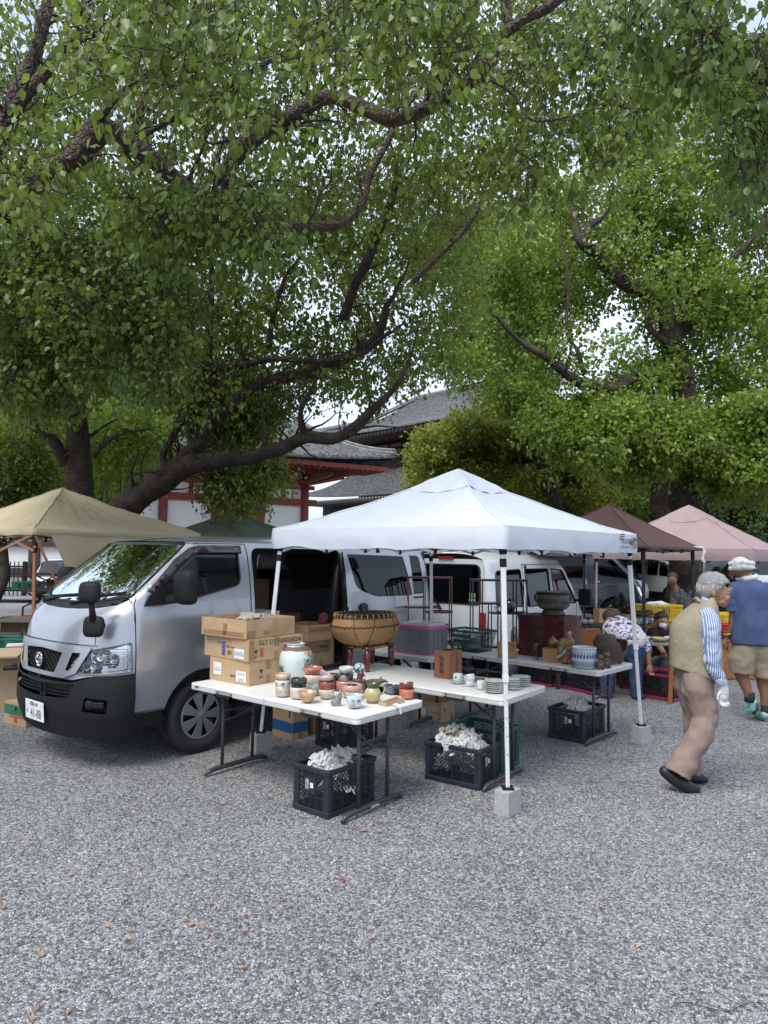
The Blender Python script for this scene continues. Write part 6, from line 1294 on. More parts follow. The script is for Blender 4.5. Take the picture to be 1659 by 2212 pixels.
clayfoot = mat('bare_clay', (.28, .19, .12), .85, 0, .15, 30)
def bowl(label, P, r, h, prof, m_, inner=None, tilt=0, az_=0, name='tea_bowl', cat='bowl', group='tea bowls on the front table', foot=True, wob=.012, n=36, th=.055):
 mb = MB(); pr = [(a * r, b * h) for a, b in prof]; inn = [(max(.0, a - th) * r, max(.09, b) * h) for a, b in reversed(prof) if b > .12] + [(0, .1 * h)]
 k0 = 2 if foot else 0
 if foot: mb.lathe([(0, .002)] + [(pr[0][0] * .8, 0)] + pr[:3], n, 1, wob=0, cap=False)
 mb.lathe(pr[k0:] + [(pr[-1][0] * (1 - th * .5), h * 1.012)], n, 0, wob=wob, cap=False); mb.lathe([(pr[-1][0] * (1 - th * .5), h * 1.012)] + inn, n, 2 if inner else 0, wob=wob, cap=False)
 o = mb.obj(name, [m_, clayfoot, inner or m_], smooth=True); o.location = P; o.rotation_euler = (tilt * math.cos(az_), tilt * math.sin(az_), random.uniform(0, 6)); tag(o, label, cat, group); return o
ZT = .742
def stack(cx, cy, items, z=ZT, cropf=cA, k=.42194 * .54004):
 P = G(*cropf(cx, cy), z); zz = z; P = P + ray(*cropf(cx, cy)).normalized() * 0
 outs = []
 for it in items:
  w, h_, prof, m_, lb = it[:5]; ex = it[5] if len(it) > 5 else {}; r = sz(w * k, P) / 2; h = sz(h_ * k, P); c = Vector((P.x, P.y + (r * .45 if zz == z else r0 * .45), zz))
  if zz == z: r0 = r
  if 'dx' in ex: c.x += ex['dx']; 
  o = bowl(lb, c, r, h, prof, m_, ex.get('inner'), ex.get('tilt', 0), ex.get('az', 0)); outs.append(o); zz += h * ex.get('nest', .86)
 return outs
stack(305, 920, [(142, 100, P_str, glaze('g_white_carved', (.52, .49, .43), (.38, .33, .27), .4, 30, bump=.6), 'white carved bowl at the bottom of the left stack'),
     (150, 72, P_str, glaze('g_white', (.60, .57, .52), None, .35), 'white bowl brushed with black characters, second in the left stack'), (145, 68, P_rnd, glaze('g_tan', (.46, .33, .21), (.53, .42, .30), .4), 'tan bowl on top of the left stack')])
stack(455, 940, [(165, 110, P_str, glaze('g_milk', (.58, .54, .50), (.50, .40, .35), .35, 9), 'milky white bowl with red brush strokes under the black green bowl'), (155, 95, P_str, glaze('g_blackgreen', (.012, .016, .010), (.03, .035, .02), .12), 'glossy black green bowl on the milky white bowl')])
stack(541, 982, [(184, 106, P_fl, glaze('g_amber', (.40, .20, .09), (.50, .32, .18), .25, 9), 'amber flaring bowl in front of the stacks', {'inner': glaze('g_amber_in', (.45, .26, .12), None, .25)})])
stack(592, 868, [(125, 90, P_str, glaze('g_mustard', (.45, .36, .16), None, .35), 'mustard bowl at the bottom of the stack before the vase'), (165, 80, P_str, glaze('g_cream', (.60, .50, .40), None, .35), 'cream bowl in the middle of the stack before the vase'), (182, 78, P_cup, glaze('g_brick', (.34, .10, .065), (.42, .17, .11), .35, 8), 'brick red shallow bowl on top of the stack before the vase')])
stack(604, 908, [(128, 95, P_str, glaze('g_celadon', (.22, .30, .28), (.30, .36, .34), .25, 8), 'grey green bowl with a dark foot behind the amber bowl')])
stack(770, 862, [(125, 130, P_rnd, glaze('g_black', (.012, .011, .010), (.05, .03, .02), .15, 8), 'dark tea bowl hidden behind the pink tilted bowl')])
st_ = stack(721, 942, [(152, 92, P_cup, glaze('g_cream_black', (.52, .46, .33), (.015, .013, .01), .25, 5, (.56, .6)), 'cream bowl with a black splash under the dark red bowl'), (160, 85, P_str, glaze('g_oxblood', (.17, .025, .018), (.25, .06, .04), .2, 8), 'dark red bowl in the middle of the short stack'), (140, 62, P_cup, glaze('g_palepink', (.47, .34, .30), None, .35), 'pale pink bowl tilted on the dark red bowl', {'tilt': .22, 'az': 1.0})])
stack(897, 870, [(170, 98, P_rnd, glaze('g_rose', (.48, .17, .16), (.55, .25, .22), .35, 8), 'rose pink bowl under the black striped bowl'), (158, 72, P_str, glaze('g_stripe', (.02, .018, .017), (.25, .21, .18), .3, 16, (.5, .56)), 'black bowl with pale stripes on the rose pink bowl')])
stack(908, 800, [(130, 65, P_str, glaze('g_dkbrown', (.04, .03, .025), None, .3), 'dark bowl under the two pale bowls at the back'), (150, 50, P_cup, glaze('g_palewhite', (.50, .51, .49), None, .3), 'lower pale bowl behind the black striped bowl'), (140, 60, P_cup, glaze('g_palewhite', (.50, .51, .49), None, .3), 'upper pale bowl behind the black striped bowl')])
stack(800, 800, [(120, 95, P_rnd, glaze('g_irondark', (.035, .022, .018), (.09, .05, .035), .4, 9), 'iron dark jar behind the short stack')])
stack(965, 935, [(195, 125, P_rnd, glaze('g_peach', (.47, .30, .23), (.38, .24, .19), .45, 7), 'wide peach pot with a black lid inside')])
stack(975, 950, [(160, 75, P_cup, glaze('g_peach2', (.50, .38, .32), (.30, .20, .16), .45, 10), 'peach bowl brushed with grey grass between the wide pot and the white cup')])
cupo = stack(987, 1032, [(158, 122, P_cup, glaze('g_bluewhite', (.46, .51, .52), (.52, .55, .55), .15, 5), 'white cup with blue brushed characters at the front of the table')])[0]
stack(1345, 897, [(152, 80, P_cup, glaze('g_indigo', (.015, .02, .03), (.10, .17, .25), .15, 9, (.5, .6)), 'dark blue glossy bowl behind the jug')])
stack(1487, 945, [(148, 98, P_cup, glaze('g_coral', (.48, .10, .05), (.52, .18, .10), .4, 8), 'coral red bowl at the right end of the table'), (135, 72, P_str, glaze('g_rust', (.13, .03, .018), (.22, .05, .03), .2, 8), 'dark rust bowl tilted on the coral red bowl', {'tilt': .2, 'az': 2.2})])
inkblue = mat('cobalt_ink', (.02, .06, .25), .3); inkblk = mat('brush_ink', (.02, .018, .015), .4); brickink = mat('iron_ink', (.28, .08, .05), .4)
def curved_mark(o, s_, size, ang, z, m_, r, name='brush_writing'):
 th = ang; c = Vector((r * math.cos(th), r * math.sin(th), z)); xd = Vector((-math.sin(th), math.cos(th), 0)); t = text(o, s_, size, c + Vector((math.cos(th), math.sin(th), 0)) * .0006, xd, (0, 0, 1), m_, name)
 for v in t.data.vertices:
  d = (v.co - c); u = d.dot(xd); n_ = d - xd * u; a2 = th + u / r; rad = r + .0012 + (v.co - c).dot(Vector((math.cos(th), math.sin(th), 0)))
  v.co = Vector((rad * math.cos(a2), rad * math.sin(a2), v.co.z))
 return t
def mark_on(o, s_, size, view_off, zfrac, m_):
 bbz = max(v.co.z for v in o.data.vertices); zz = bbz * zfrac; r = max(math.hypot(v.co.x, v.co.y) for v in o.data.vertices if abs(v.co.z - zz) < bbz * .3)
 a = math.atan2(-o.location.y, -o.location.x) - o.rotation_euler.z + view_off
 return curved_mark(o, s_, size, a, zz, m_, r * 1.005)
for ob in [o for o in bpy.data.objects if o.get('label') == 'white bowl brushed with black characters, second in the left stack']: mark_on(ob, '芳', .028, .0, .5, inkblk); mark_on(ob, '水', .024, .95, .5, inkblk); mark_on(ob, '日', .024, -.95, .5, inkblk)
for ob in [o for o in bpy.data.objects if (o.get('label') or '').startswith('milky white bowl')]:
 for k in range(4): mark_on(ob, '丨', .022, .1 + k * .16, .38 + .04 * (k % 2), brickink)
mark_on(cupo, '乃', .024, -.15, .62, inkblue); mark_on(cupo, '酌', .024, .55, .62, inkblue); mark_on(cupo, 'く を', .018, -.3, .28, inkblue)
for ob in [o for o in bpy.data.objects if (o.get('label') or '').startswith('peach bowl')]: mark_on(ob, '∴∵∴∵', .02, 0, .6, ink)
def small(name, label, cat, P, build, m_, rz=0, **k):
 mb = MB(); build(mb); o = mb.obj(name, m_, **k); o.location = P; o.rotation_euler = (0, 0, rz); return tag(o, label, cat)
def top_of(lbl): o = next(o for o in bpy.data.objects if (o.get('label') or '').startswith(lbl)); h = max(v.co.z for v in o.data.vertices); return Vector(o.location) + Vector((0, 0, h))
q = top_of('black bowl with pale stripes'); small('lid', 'small round black lid on the black striped bowl', 'lid', q + Vector((0, 0, -.004)), lambda mb: mb.lathe([(0, 0), (.034, 0), (.036, .008), (.03, .016), (0, .018)], 24, cap=False), glaze('g_lacquer', (.012, .012, .012), None, .15), smooth=True)
q = top_of('wide peach pot'); small('lid', 'round black lid resting in the wide peach pot', 'lid', q + Vector((.0, .0, -.008)), lambda mb: mb.lathe([(0, 0), (.035, 0), (.037, .008), (0, .012)], 24, cap=False), glaze('g_lacquer', (.012, .012, .012), None, .15), smooth=True)
q = top_of('pale pink bowl tilted'); pk = small('eraser_box', 'small lilac box leaning in the tilted pale pink bowl', 'box', q + Vector((-.01, 0, .012)), lambda mb: mb.box((0, 0, 0), (.085, .03, .03)), mat('lilac_card', (.42, .28, .42), .6), rz=-.5, bevel=.002); pk.rotation_euler = (.2, .45, -.3)
def painted(name, base, spots):
 M_ = mat(name, base, .12, 0, .03, 4, coat=.8); return M_
vz = G(*cA(410, 765), ZT) + Vector((0, .07, 0)); rv = sz(350 * .42194 * .54, vz) / 2
vg = thing('ginger_jar', 'large round white porcelain jar painted with flowers, beside the cartons', 'vase', vz)
vp = [(.52, 0), (.56, .02), (.72, .12), (.92, .32), (1.0, .52), (.98, .68), (.84, .82), (.66, .895), (.52, .91), (.50, .93), (.53, .97), (.56, .985), (.53, 1.0), (.47, .985), (.46, .93), (.44, .9)]
HV = rv * 2 * .98
mb = MB(); mb.lathe([(0, .002)] + [(a * rv, b * HV) for a, b in vp] + [(.4 * rv, .6 * HV)], 56, cap=False); mb.obj('jar_body', glaze('g_porcelain', (.56, .64, .62), (.60, .66, .64), .1, 2, var=.02, coat=1), vg, smooth=True)
mb = MB(); mb.lathe([(.853 * rv, .815 * HV), (.80 * rv, .846 * HV), (.665 * rv, .899 * HV), (.56 * rv, .914 * HV)], 56, cap=False); mb.obj('brown_band', mat('brown_pattern', (.16, .09, .07), .5, 0, .4, 90), vg, smooth=True)
def vr(z): return lerp([(b * HV, a * rv) for a, b in vp[:9]], z)
g = random.Random(8)
def sprig(mb, a0, z0, n, s_, da, dz, fac):
 for _ in range(n):
  a = a0 + g.gauss(0, da); z = z0 + g.gauss(0, dz); r = vr(z) + .0012; sz_ = s_ * g.uniform(.5, 1.2); th = g.uniform(0, 3.14)
  pts = []
  for k in range(6):
   t = k / 6 * 2 * math.pi; u = math.cos(t) * sz_; v = math.sin(t) * sz_ * .5; uu, vv = u * math.cos(th) - v * math.sin(th), u * math.sin(th) + v * math.cos(th)
   aa = a + uu / r; zz = z + vv; rr_ = vr(zz) + .0012; pts.append((rr_ * math.cos(aa), rr_ * math.sin(aa), zz))
  mb.add(pts, [tuple(range(6))])
va = math.atan2(-vz.y, -vz.x)
for nm, m_, a0, z0, n, s_, da, dz in (('painted_leaves', mat('paint_green', (.03, .10, .05), .3), va - .85, .3 * HV, 60, .006, .09, .022), ('painted_leaves', mat('paint_green', (.03, .10, .05), .3), va + 1.0, .55 * HV, 90, .008, .16, .05), ('painted_flowers', mat('paint_red', (.28, .03, .03), .3), va + .85, .40 * HV, 60, .007, .18, .014), ('painted_flowers', mat('paint_ochre', (.45, .24, .08), .3), va + .95, .72 * HV, 50, .008, .16, .03), ('painted_flowers', mat('paint_teal', (.12, .28, .28), .3), va + 1.2, .5 * HV, 40, .008, .12, .03)):
 mb = MB(); sprig(mb, a0, z0, n, s_, da, dz, 1); mb.obj(nm, m_, vg)
mb = MB()
for k in range(7): a = va - .85 + g.gauss(0, .05); mb.tube([((vr(z) + .001) * math.cos(a + (z - .25 * HV) * g.uniform(-.8, .8)), (vr(z) + .001) * math.sin(a + (z - .25 * HV) * .5), z) for z in np.linspace(.2 * HV, .42 * HV, 5)], .0006, 4)
for k in range(6): a = va + .65 + g.gauss(0, .06); mb.tube([((vr(z) + .001) * math.cos(a + (z - .5 * HV) * k * .2), (vr(z) + .001) * math.sin(a + (z - .5 * HV) * k * .2), z) for z in np.linspace(.42 * HV, .6 * HV, 5)], .0008, 4)
mb.obj('painted_stems', inkblk, vg)
jz = G(*cA(1160, 985), ZT) + Vector((0, .045, 0)); kj = sz(.42194 * .54, jz)
jg = thing('jug', 'yellow glazed jug with a green neck and a loop handle', 'jug', jz, R(20))
pj = [(50, 0), (54, 4), (60, 25), (76, 50), (80, 85), (72, 115), (54, 138), (52, 150), (58, 170), (68, 187)]
mb = MB(); mb.lathe([(0, .001)] + [(a * kj, b * kj) for a, b in pj[:3]], 36, 2, cap=False); mb.lathe([(a * kj, b * kj) for a, b in pj[2:7]], 36, 0, cap=False); mb.lathe([(a * kj, b * kj) for a, b in pj[6:]] + [(62 * kj, 186 * kj), (46 * kj, 150 * kj), (46 * kj, 120 * kj)], 36, 1, cap=False)
mb.obj('jug_body', [glaze('g_yellow', (.42, .33, .13), (.50, .43, .22), .2, 9), glaze('g_greenneck', (.045, .07, .035), (.08, .10, .05), .2, 12), clayfoot], jg, smooth=True)
mb = MB(); mb.tube([(a * kj, 0, b * kj) for a, b in ((60, 160), (90, 165), (118, 145), (122, 110), (104, 82), (76, 70))], [9 * kj] * 6, 10); mb.obj('handle', glaze('g_yellow2', (.46, .38, .2), None, .2), jg, smooth=True)
rz_ = G(*cA(810, 1008), ZT) + Vector((0, .025, 0)); kr = sz(.42194 * .54, rz_); stone = mat('grey_stoneware', (.15, .135, .13), .55, 0, .3, 60, .8, 120, col2=(.30, .29, .28))
mb = MB(); mb.loft([[(x + w * math.cos(t), w * .6 * math.sin(t), z) for t in [2 * math.pi * k / 16 for k in range(16)]] for x, w, z in [(a * kr, b * kr, c * kr) for a, b, c in ((5, 36, 0), (3, 46, 12), (0, 52, 32), (6, 48, 52), (22, 34, 70), (34, 24, 90), (38, 19, 105), (38, 16, 118), (36, 6, 126))]])
mb.loft([[(a * kr, y * kr, c * kr + d * kr) for y, d in ((-6, 0), (6, 0), (6, 14), (-6, 14))] for a, c in ((-30, 40), (-50, 62), (-62, 85), (-66, 100))]); mb.loft([[(a * kr, y * kr, c * kr + d * kr) for y, d in ((-5, 0), (5, 0), (5, 16), (-5, 16))] for a, c in ((-28, 30), (-48, 42), (-60, 58), (-60, 72))])
for k in range(4): mb.box(((28 + 7 * k) * kr, 0, (128 + (6 if k in (1, 2) else 0)) * kr), (6 * kr, 7 * kr, 18 * kr))
mb.box((58 * kr, 0, 108 * kr), (12 * kr, 7 * kr, 6 * kr)); o = mb.obj('rooster_figurine', stone, smooth=True, remesh=.0022, relax=2); o.location = rz_; o.rotation_euler = (0, 0, R(-5)); tag(o, 'grey speckled stoneware rooster figurine at the front of the table', 'figurine')
oz = G(*cA(1040, 885), ZT) + Vector((0, .04, 0)); ko = sz(.42194 * .54, oz); mb = MB()
for c, r_ in (((0, 0, 50), (50, 45, 52)), ((-5, 0, 95), (42, 38, 45)), ((-2, 0, 135), (30, 28, 35)), ((8, -4, 172), (32, 28, 26)), ((32, -8, 160), (16, 14, 12)), ((-22, 0, 192), (9, 8, 12)), ((22, 8, 194), (8, 8, 10)), ((-48, -12, 85), (16, 16, 50)), ((42, -16, 92), (15, 15, 45)), ((-30, -30, 14), (22, 28, 16)), ((34, -30, 14), (22, 28, 16)), ((26, -30, 62), (18, 14, 14))): mb.sphere([v * ko for v in c], [v * ko for v in r_])
o = mb.obj('bear_figurine', glaze('g_brownbear', (.055, .022, .018), (.09, .04, .03), .2, 8), smooth=True, remesh=.0035, relax=3); o.location = oz; tag(o, 'dark brown glazed seated animal figurine behind the bowls', 'figurine')
pw = Vector(oz) + Vector((-.01, .10, .0)); mb = MB(); mb.sphere((0, 0, .17), (.045, .045, .045)); mb.tube([(0, 0, 0), (0, 0, .13)], [.03, .015], 12); o = mb.obj('glass_ball', mat('clear_ball', (.06, .08, .09), .04, coat=1, var=.4, scale=30, col2=(.4, .55, .6), c2pos=(.5, .55)), smooth=True); o.location = pw; tag(o, 'dark shiny glass ball on a stand behind the animal figurine', 'ornament')
q = G(*cA(1190, 835), ZT) + Vector((0, .05, 0)); mb = MB(); mb.tube([(-.09, .0, .03), (-.04, .01, .045), (.02, 0, .04), (.07, .01, .05), (.1, 0, .04)], [.02, .018, .025, .012, .006], 8); mb.tube([(.02, 0, .04), (.05, .02, .08)], [.015, .004], 6); mb.tube([(-.02, 0, .02), (-.02, 0, .0)], [.02, .02], 6); o = mb.obj('driftwood_piece', mat('driftwood', (.14, .085, .06), .8, 0, .3, 30), smooth=True); o.location = q; tag(o, 'small knotty driftwood piece behind the jug', 'ornament')
q = G(*cA(1300, 1010), ZT); wb = thing('brush_box', 'slim wooden box of brushes with a white tag hanging over the table edge', 'box', q, R(48)); mb = MB(); mb.box((.09, .035, .02), (.2, .075, .003)); mb.box((.09, 0, .012), (.2, .004, .03)); mb.box((.09, .072, .012), (.2, .004, .03)); mb.box((-.01, .036, .012), (.004, .072, .03)); mb.box((.19, .036, .012), (.004, .072, .03)); mb.obj('tray', plyw, wb)
mb = MB(); mb.tube([(.0, .02, .03), (.17, .04, .045)], [.006, .004], 8); mb.obj('brush', mat('amber_wood', (.5, .2, .04), .4), wb); mb = MB(); mb.tube([(.0, .05, .03), (.18, .055, .04)], [.008, .006], 8); mb.obj('brush', mat('bone_white', (.6, .55, .45), .5), wb)
mb = MB(); mb.add([(.04, -.01, .012), (.1, -.01, .012), (.05, -.085, -.0), (.03, -.085, -.0), (.035, -.092, -.05), (.05, -.092, -.04)], [(0, 1, 2, 3), (3, 2, 5, 4)]); mb.obj('hanging_tag', paperw, wb, solid=.001)
redwood = mat('rosewood', (.09, .012, .010), .25, 0, .2, 8, coat=.5)
sp0 = [G(*cA(940, 655), ZT), G(*cA(1110, 682), ZT), G(*cA(1340, 622), ZT), G(*cA(1155, 600), ZT)]
sc0 = (sp0[0] + sp0[1] + sp0[2] + sp0[3]) / 4; st = thing('stool', 'low dark red stool with a woven seat carrying the basket', 'stool', (sc0.x, sc0.y, ZT))
hs_ = .205
for p in sp0:
 d = p - sc0; d.z = 0; mb = MB(); mb.tube([d * 1.0 + Vector((0, 0, 0)), d * 1.0 + Vector((0, 0, .05)), d * .97 + Vector((0, 0, .13)), d * .95 + Vector((0, 0, hs_))], [.020, .028, .030, .026], 12); mb.obj('leg', redwood, st, smooth=True)
 mb = MB(); mb.lathe([(0, hs_ - .01), (.045, hs_ - .01), (.052, hs_ + .005), (.046, hs_ + .02), (0, hs_ + .022)], 20, c=(d.x * .9, d.y * .9, 0), cap=False); mb.obj('corner_pad', redwood, st, smooth=True)
weave = bpy.data.materials.new('woven_straw'); weave.use_nodes = True; nt = weave.node_tree; L = nt.links.new; b = nt.nodes['Principled BSDF']
tc = N(nt, 'ShaderNodeTexCoord'); br = N(nt, 'ShaderNodeTexBrick', Scale=12.0); br.inputs['Color1'].default_value = (.60, .35, .14, 1); br.inputs['Color2'].default_value = (.47, .25, .09, 1); br.inputs['Mortar'].default_value = (.10, .05, .02, 1); br.inputs['Brick Width'].default_value = .55; br.inputs['Row Height'].default_value = .28; br.inputs['Mortar Size'].default_value = .035
L(tc.outputs['UV'], br.inputs['Vector']); L(br.outputs['Color'], b.inputs['Base Color']); bp = N(nt, 'ShaderNodeBump', Strength=.8, Distance=.003); L(br.outputs['Fac'], bp.inputs['Height']); bp.invert = True; L(bp.outputs[0], b.inputs['Normal']); b.inputs['Roughness'].default_value = .5
def uvwrap(o, su, sv, cx=0, cy_=0):
 me = o.data; uv = me.uv_layers.new(name='UVMap')
 for pl_ in me.polygons:
  aa = [math.atan2(me.vertices[i].co.y - cy_, me.vertices[i].co.x - cx) for i in pl_.vertices]; a0 = aa[0]
  for li, vi, a in zip(pl_.loop_indices, pl_.vertices, aa):
   while a - a0 > math.pi: a -= 2 * math.pi
   while a - a0 < -math.pi: a += 2 * math.pi
   uv.data[li].uv = (a * su, me.vertices[vi].co.z * sv)
mb = MB(); cs = [((p - sc0) * .82) for p in sp0]
mb.loft([[(c.x, c.y, z) for c in cs] for z in (hs_ - .02, hs_ + .005)]); o = mb.obj('woven_seat', mat('seat_straw', (.30, .20, .09), .7, 0, .2, 60, .5, 150, stretch=(1, 8, 1)), st, bevel=.008)
bk = thing('bamboo_basket', 'large bulging bamboo basket with a dark laced rim on the red stool', 'basket', (sc0.x - .05, sc0.y, ZT + hs_ + .02), R(52)); bk.scale = (1, 1, .89)
bx, by = .372, .26
def bring(k, z, e, kx=1.): return [(bx * k * kx * math.copysign(abs(math.cos(t)) ** e, math.cos(t)), by * k * math.copysign(abs(math.sin(t)) ** e, math.sin(t)), z) for t in [2 * math.pi * i / 64 for i in range(64)]]
mb = MB(); lv = [(.50, 0, .35), (.62, .02, .4), (.82, .08, .55), (.96, .15, .75), (1.0, .20, .85), (.98, .25, .93), (.93, .285, .97)]
mb.loft([bring(k, z, e) for k, z, e in lv], cap=False); mb.loft([bring(k - .02, z, e) for k, z, e in reversed(lv)], cap=False); mb.add(bring(.5, .004, .35), [tuple(range(64))]); o = mb.obj('basket_body', weave, bk, smooth=True); uvwrap(o, .9, 3.2)
mb = MB(); mb.loft([bring(.935, .282, .97), bring(.94, .292, .97), bring(.925, .325, .97), bring(.90, .325, .97), bring(.905, .285, .97)], cap=False); mb.obj('rim', mat('dark_bamboo', (.02, .014, .010), .35), bk, smooth=True)
mb = MB()
for i in range(34):
 t = 2 * math.pi * i / 34; p = [(bx * k * math.cos(t), by * k * math.sin(t), z) for k, z in ((.95, .283), (.957, .30), (.937, .331), (.902, .331), (.898, .31))]; mb.tube(p, .0055, 5)
mb.obj('rim_lacing', mat('cane_lacing', (.45, .25, .11), .5), bk, smooth=True)
mb = MB()
for i in range(80):
 t = 2 * math.pi * i / 80; 
 bp0, bp1 = [(bx * 1.012 * math.copysign(abs(math.cos(u)) ** .86, math.cos(u)), by * 1.012 * math.copysign(abs(math.sin(u)) ** .86, math.sin(u)), .2 + .005 * (i % 2)) for u in (t, t + .055)]; mb.bar(bp0, bp1, .005, .013)
mb.obj('dark_band', inkb, bk)
mb = MB()
for t in (.5, 1.15, 2.0, 2.64, 3.64, 4.3, 5.0, 5.78):
 P = [(bx * k * 1.012 * math.copysign(abs(math.cos(t)) ** e, math.cos(t)), by * k * 1.012 * math.copysign(abs(math.sin(t)) ** e, math.sin(t)), z) for k, z, e in lv[1:]]; mb.tube(P, .007, 4, flat=.35)
mb.obj('rib', mat('rib_bamboo', (.16, .08, .03), .5), bk)
woodbx = mat('aged_pine', (.24, .095, .045), .55, 0, .2, 4, .1, 60, stretch=(1, 1, .2), col2=(.17, .06, .03))
q = G(*cB(270, 862), ZT); lt = thing('lottery_box', 'brown wooden lot box with a round hole on top and brushed characters', 'box', q, R(48)); s1, s2, hh = .19, .165, .235
mb = MB(); mb.box((s1 / 2, s2 / 2, hh / 2), (s1, s2, hh)); mb.obj('box_body', woodbx, lt, bevel=.003); mb = MB(); mb.lathe([(0, .001), (.043, .001), (.045, 0), (.045, -.004)], 28, c=(s1 / 2, s2 / 2, hh + .003), cap=False); mb.obj('round_hole', seamm, lt)
text(lt, '抽籤箱', .055, (-.0012, s2 / 2, hh / 2 - .005), (0, -1, 0), (0, 0, 1), inkblk, 'brush_writing', vertical=True); text(lt, '文久四年正月', .032, (s1 * .62, -.0012, hh / 2 + .01), (1, 0, 0), (0, 0, 1), inkblk, 'brush_writing', vertical=True)
celad = glaze('g_celadon_plate', (.42, .47, .43), (.48, .52, .48), .2, 5, var=.04)
def plates(cx, cy, w, n, gap, lb, sx_=1.):
 P = G(*cB(cx, cy), ZT); r = sz(w * .54249 * .54, P) / 2; P = P + Vector((0, r * .45, 0)); f = None
 for i in range(n):
  if f is None:
   mb = MB(); mb.lathe([(0, .002), (r * .5, 0), (r * .52, .004), (r * .8, .010), (r, .019), (r * .985, .021), (r * .78, .014), (r * .5, .008), (0, .007)], 40, cap=False, wob=.006); f = o = mb.obj('plate', celad, smooth=True); tag(o, lb, 'plate', lb)
  else: o = f.copy(); COL.objects.link(o)
  o.location = P + Vector((0, 0, gap * i)); o.rotation_euler = (random.uniform(-.02, .02), random.uniform(-.02, .02), i); tag(o, lb if 0 < i < n - 1 else ('lowest' if i == 0 else 'topmost') + ' ' + lb, 'plate', lb)
plates(607, 965, 148, 6, .0155, 'pale green plate in the front stack of plates'); plates(745, 942, 112, 6, .014, 'pale green plate in the stack just behind the tent leg'); plates(806, 915, 145, 5, .015, 'pale green plate in the right rear stack of plates')
wcup = glaze('g_whitecup', (.58, .62, .60), None, .15); 
def teacup(cx, cy, w, h_, lb, z=ZT, tilt=0, saucer=0):
 P = G(*cB(cx, cy), z); r = sz(w * .54249 * .54, P) / 2; h = sz(h_ * .54249 * .54, P); P = P + Vector((0, r * .4, 0))
 if saucer:
  for k in range(saucer):
   mb = MB(); rs = r * 1.45; mb.lathe([(0, .001), (rs * .5, 0), (rs, .012), (rs * .97, .014), (0, .005)], 28, cap=False); o = mb.obj('saucer', wcup, smooth=True); o.location = P + Vector((0, 0, .008 * k)); tag(o, ('lower' if k == 0 else 'upper') + ' white saucer under the left coffee cup', 'saucer')
  P = P + Vector((0, 0, .008 * saucer))
 o = bowl(lb, P, r, h, P_str, wcup, tilt=tilt, name='coffee_cup', cat='cup', group='white cups on the middle table', foot=False)
 mb = MB(); mb.tube([(r * .95, 0, h * .8), (r * 1.35, 0, h * .75), (r * 1.4, 0, h * .4), (r * .95, 0, h * .3)], [.004] * 4, 6); mb.obj('handle', wcup, o, smooth=True); mb = MB(); mb.bar((-r * .7, -r * .75, h * .5), (-r * .5, -r * .88, h * .8), .003, .012); mb.obj('leaf_motif', ink, o); return o
teacup(335, 893, 72, 55, 'white coffee cup on stacked saucers beside the lot box', saucer=2); teacup(425, 915, 66, 50, 'lower cup of the pair of stacked white cups'); zz = ZT + .045; o = teacup(430, 917, 70, 48, 'upper cup of the pair of stacked white cups', tilt=.25); o.location.z += .046; teacup(506, 938, 62, 62, 'white cup with a grey leaf left of the front plates')
iron = mat('cast_iron', (.045, .036, .032), .6, .2, .2, 20, .3, 90)
q = G(*cB(400, 826), ZT) + Vector((0, .05, .0)); mb = MB(); mb.lathe([(0, 0), (.04, .002), (.07, .03), (.078, .055), (.072, .056), (.05, .02), (0, .01)], 28, c=(0, 0, .004), sx=1.0, cap=False); mb.tube([(.06, -.02, .04), (.14, -.05, .035), (.25, -.09, .02), (.36, -.12, .012)], [.012, .01, .010, .008], 8); mb.tube([(.07, -.05, .01), (.16, -.03, .02), (.30, -.04, .012)], [.022, .013, .008], 8)
o = mb.obj('iron_ladle', iron, smooth=True); o.location = q; o.rotation_euler = (0, 0, .25); tag(o, 'dark iron ladle with a long handle lying behind the cups', 'ladle')
q = G(*cB(500, 900), ZT); bowl('low brown dish between the cups and the plates', q + Vector((0, .05, 0)), .055, .04, P_cup, mat('brown_dish', (.14, .09, .06), .5), name='dish', cat='dish', group=None)
greypl = mat('grey_plastic', (.20, .215, .225), .5, 0, .05, 8); pinkpl = mat('pink_plastic', (.60, .13, .33), .5, 0, .05, 8)
q = G(*cL(1480, 910), .74); gb = thing('folding_container', 'grey folding container with a pink lid and pink base on the narrow table', 'container', q, R(50)); sx, sy, h = .36, .52, .26
mb = MB(); mb.box((sx / 2, sy / 2, h / 2), (sx, sy, h)); mb.obj('container_walls', greypl, gb, bevel=.004)
mb = MB()
for z in (.03, .085, .14, .155, .20, .245):
 mb.box((-.004, sy / 2, z), (.01, sy - .01, .008)); mb.box((sx / 2, -.004, z), (sx - .01, .01, .008))
for y in np.linspace(.02, sy - .02, 7): mb.box((-.004, y, h / 2), (.011, .01, h - .02))
for x in np.linspace(.02, sx - .02, 5): mb.box((x, -.004, h / 2), (.01, .011, h - .02))
mb.obj('ribs', greypl, gb)
mb = MB(); mb.box((sx / 2, sy / 2, h + .018), (sx + .03, sy + .03, .034)); mb.obj('lid', pinkpl, gb, bevel=.006); mb = MB(); mb.box((sx / 2, sy / 2, .004), (sx + .03, sy + .04, .012)); mb.obj('base_tray', pinkpl, gb, bevel=.004)
text(gb, '◇◇◇ 業務用折りたたみコンテナ', .02, (-.0165, sy / 2, h + .018), (0, -1, 0), (0, 0, 1), mat('print_deep_pink', (.4, .03, .15), .6), 'printed_text')
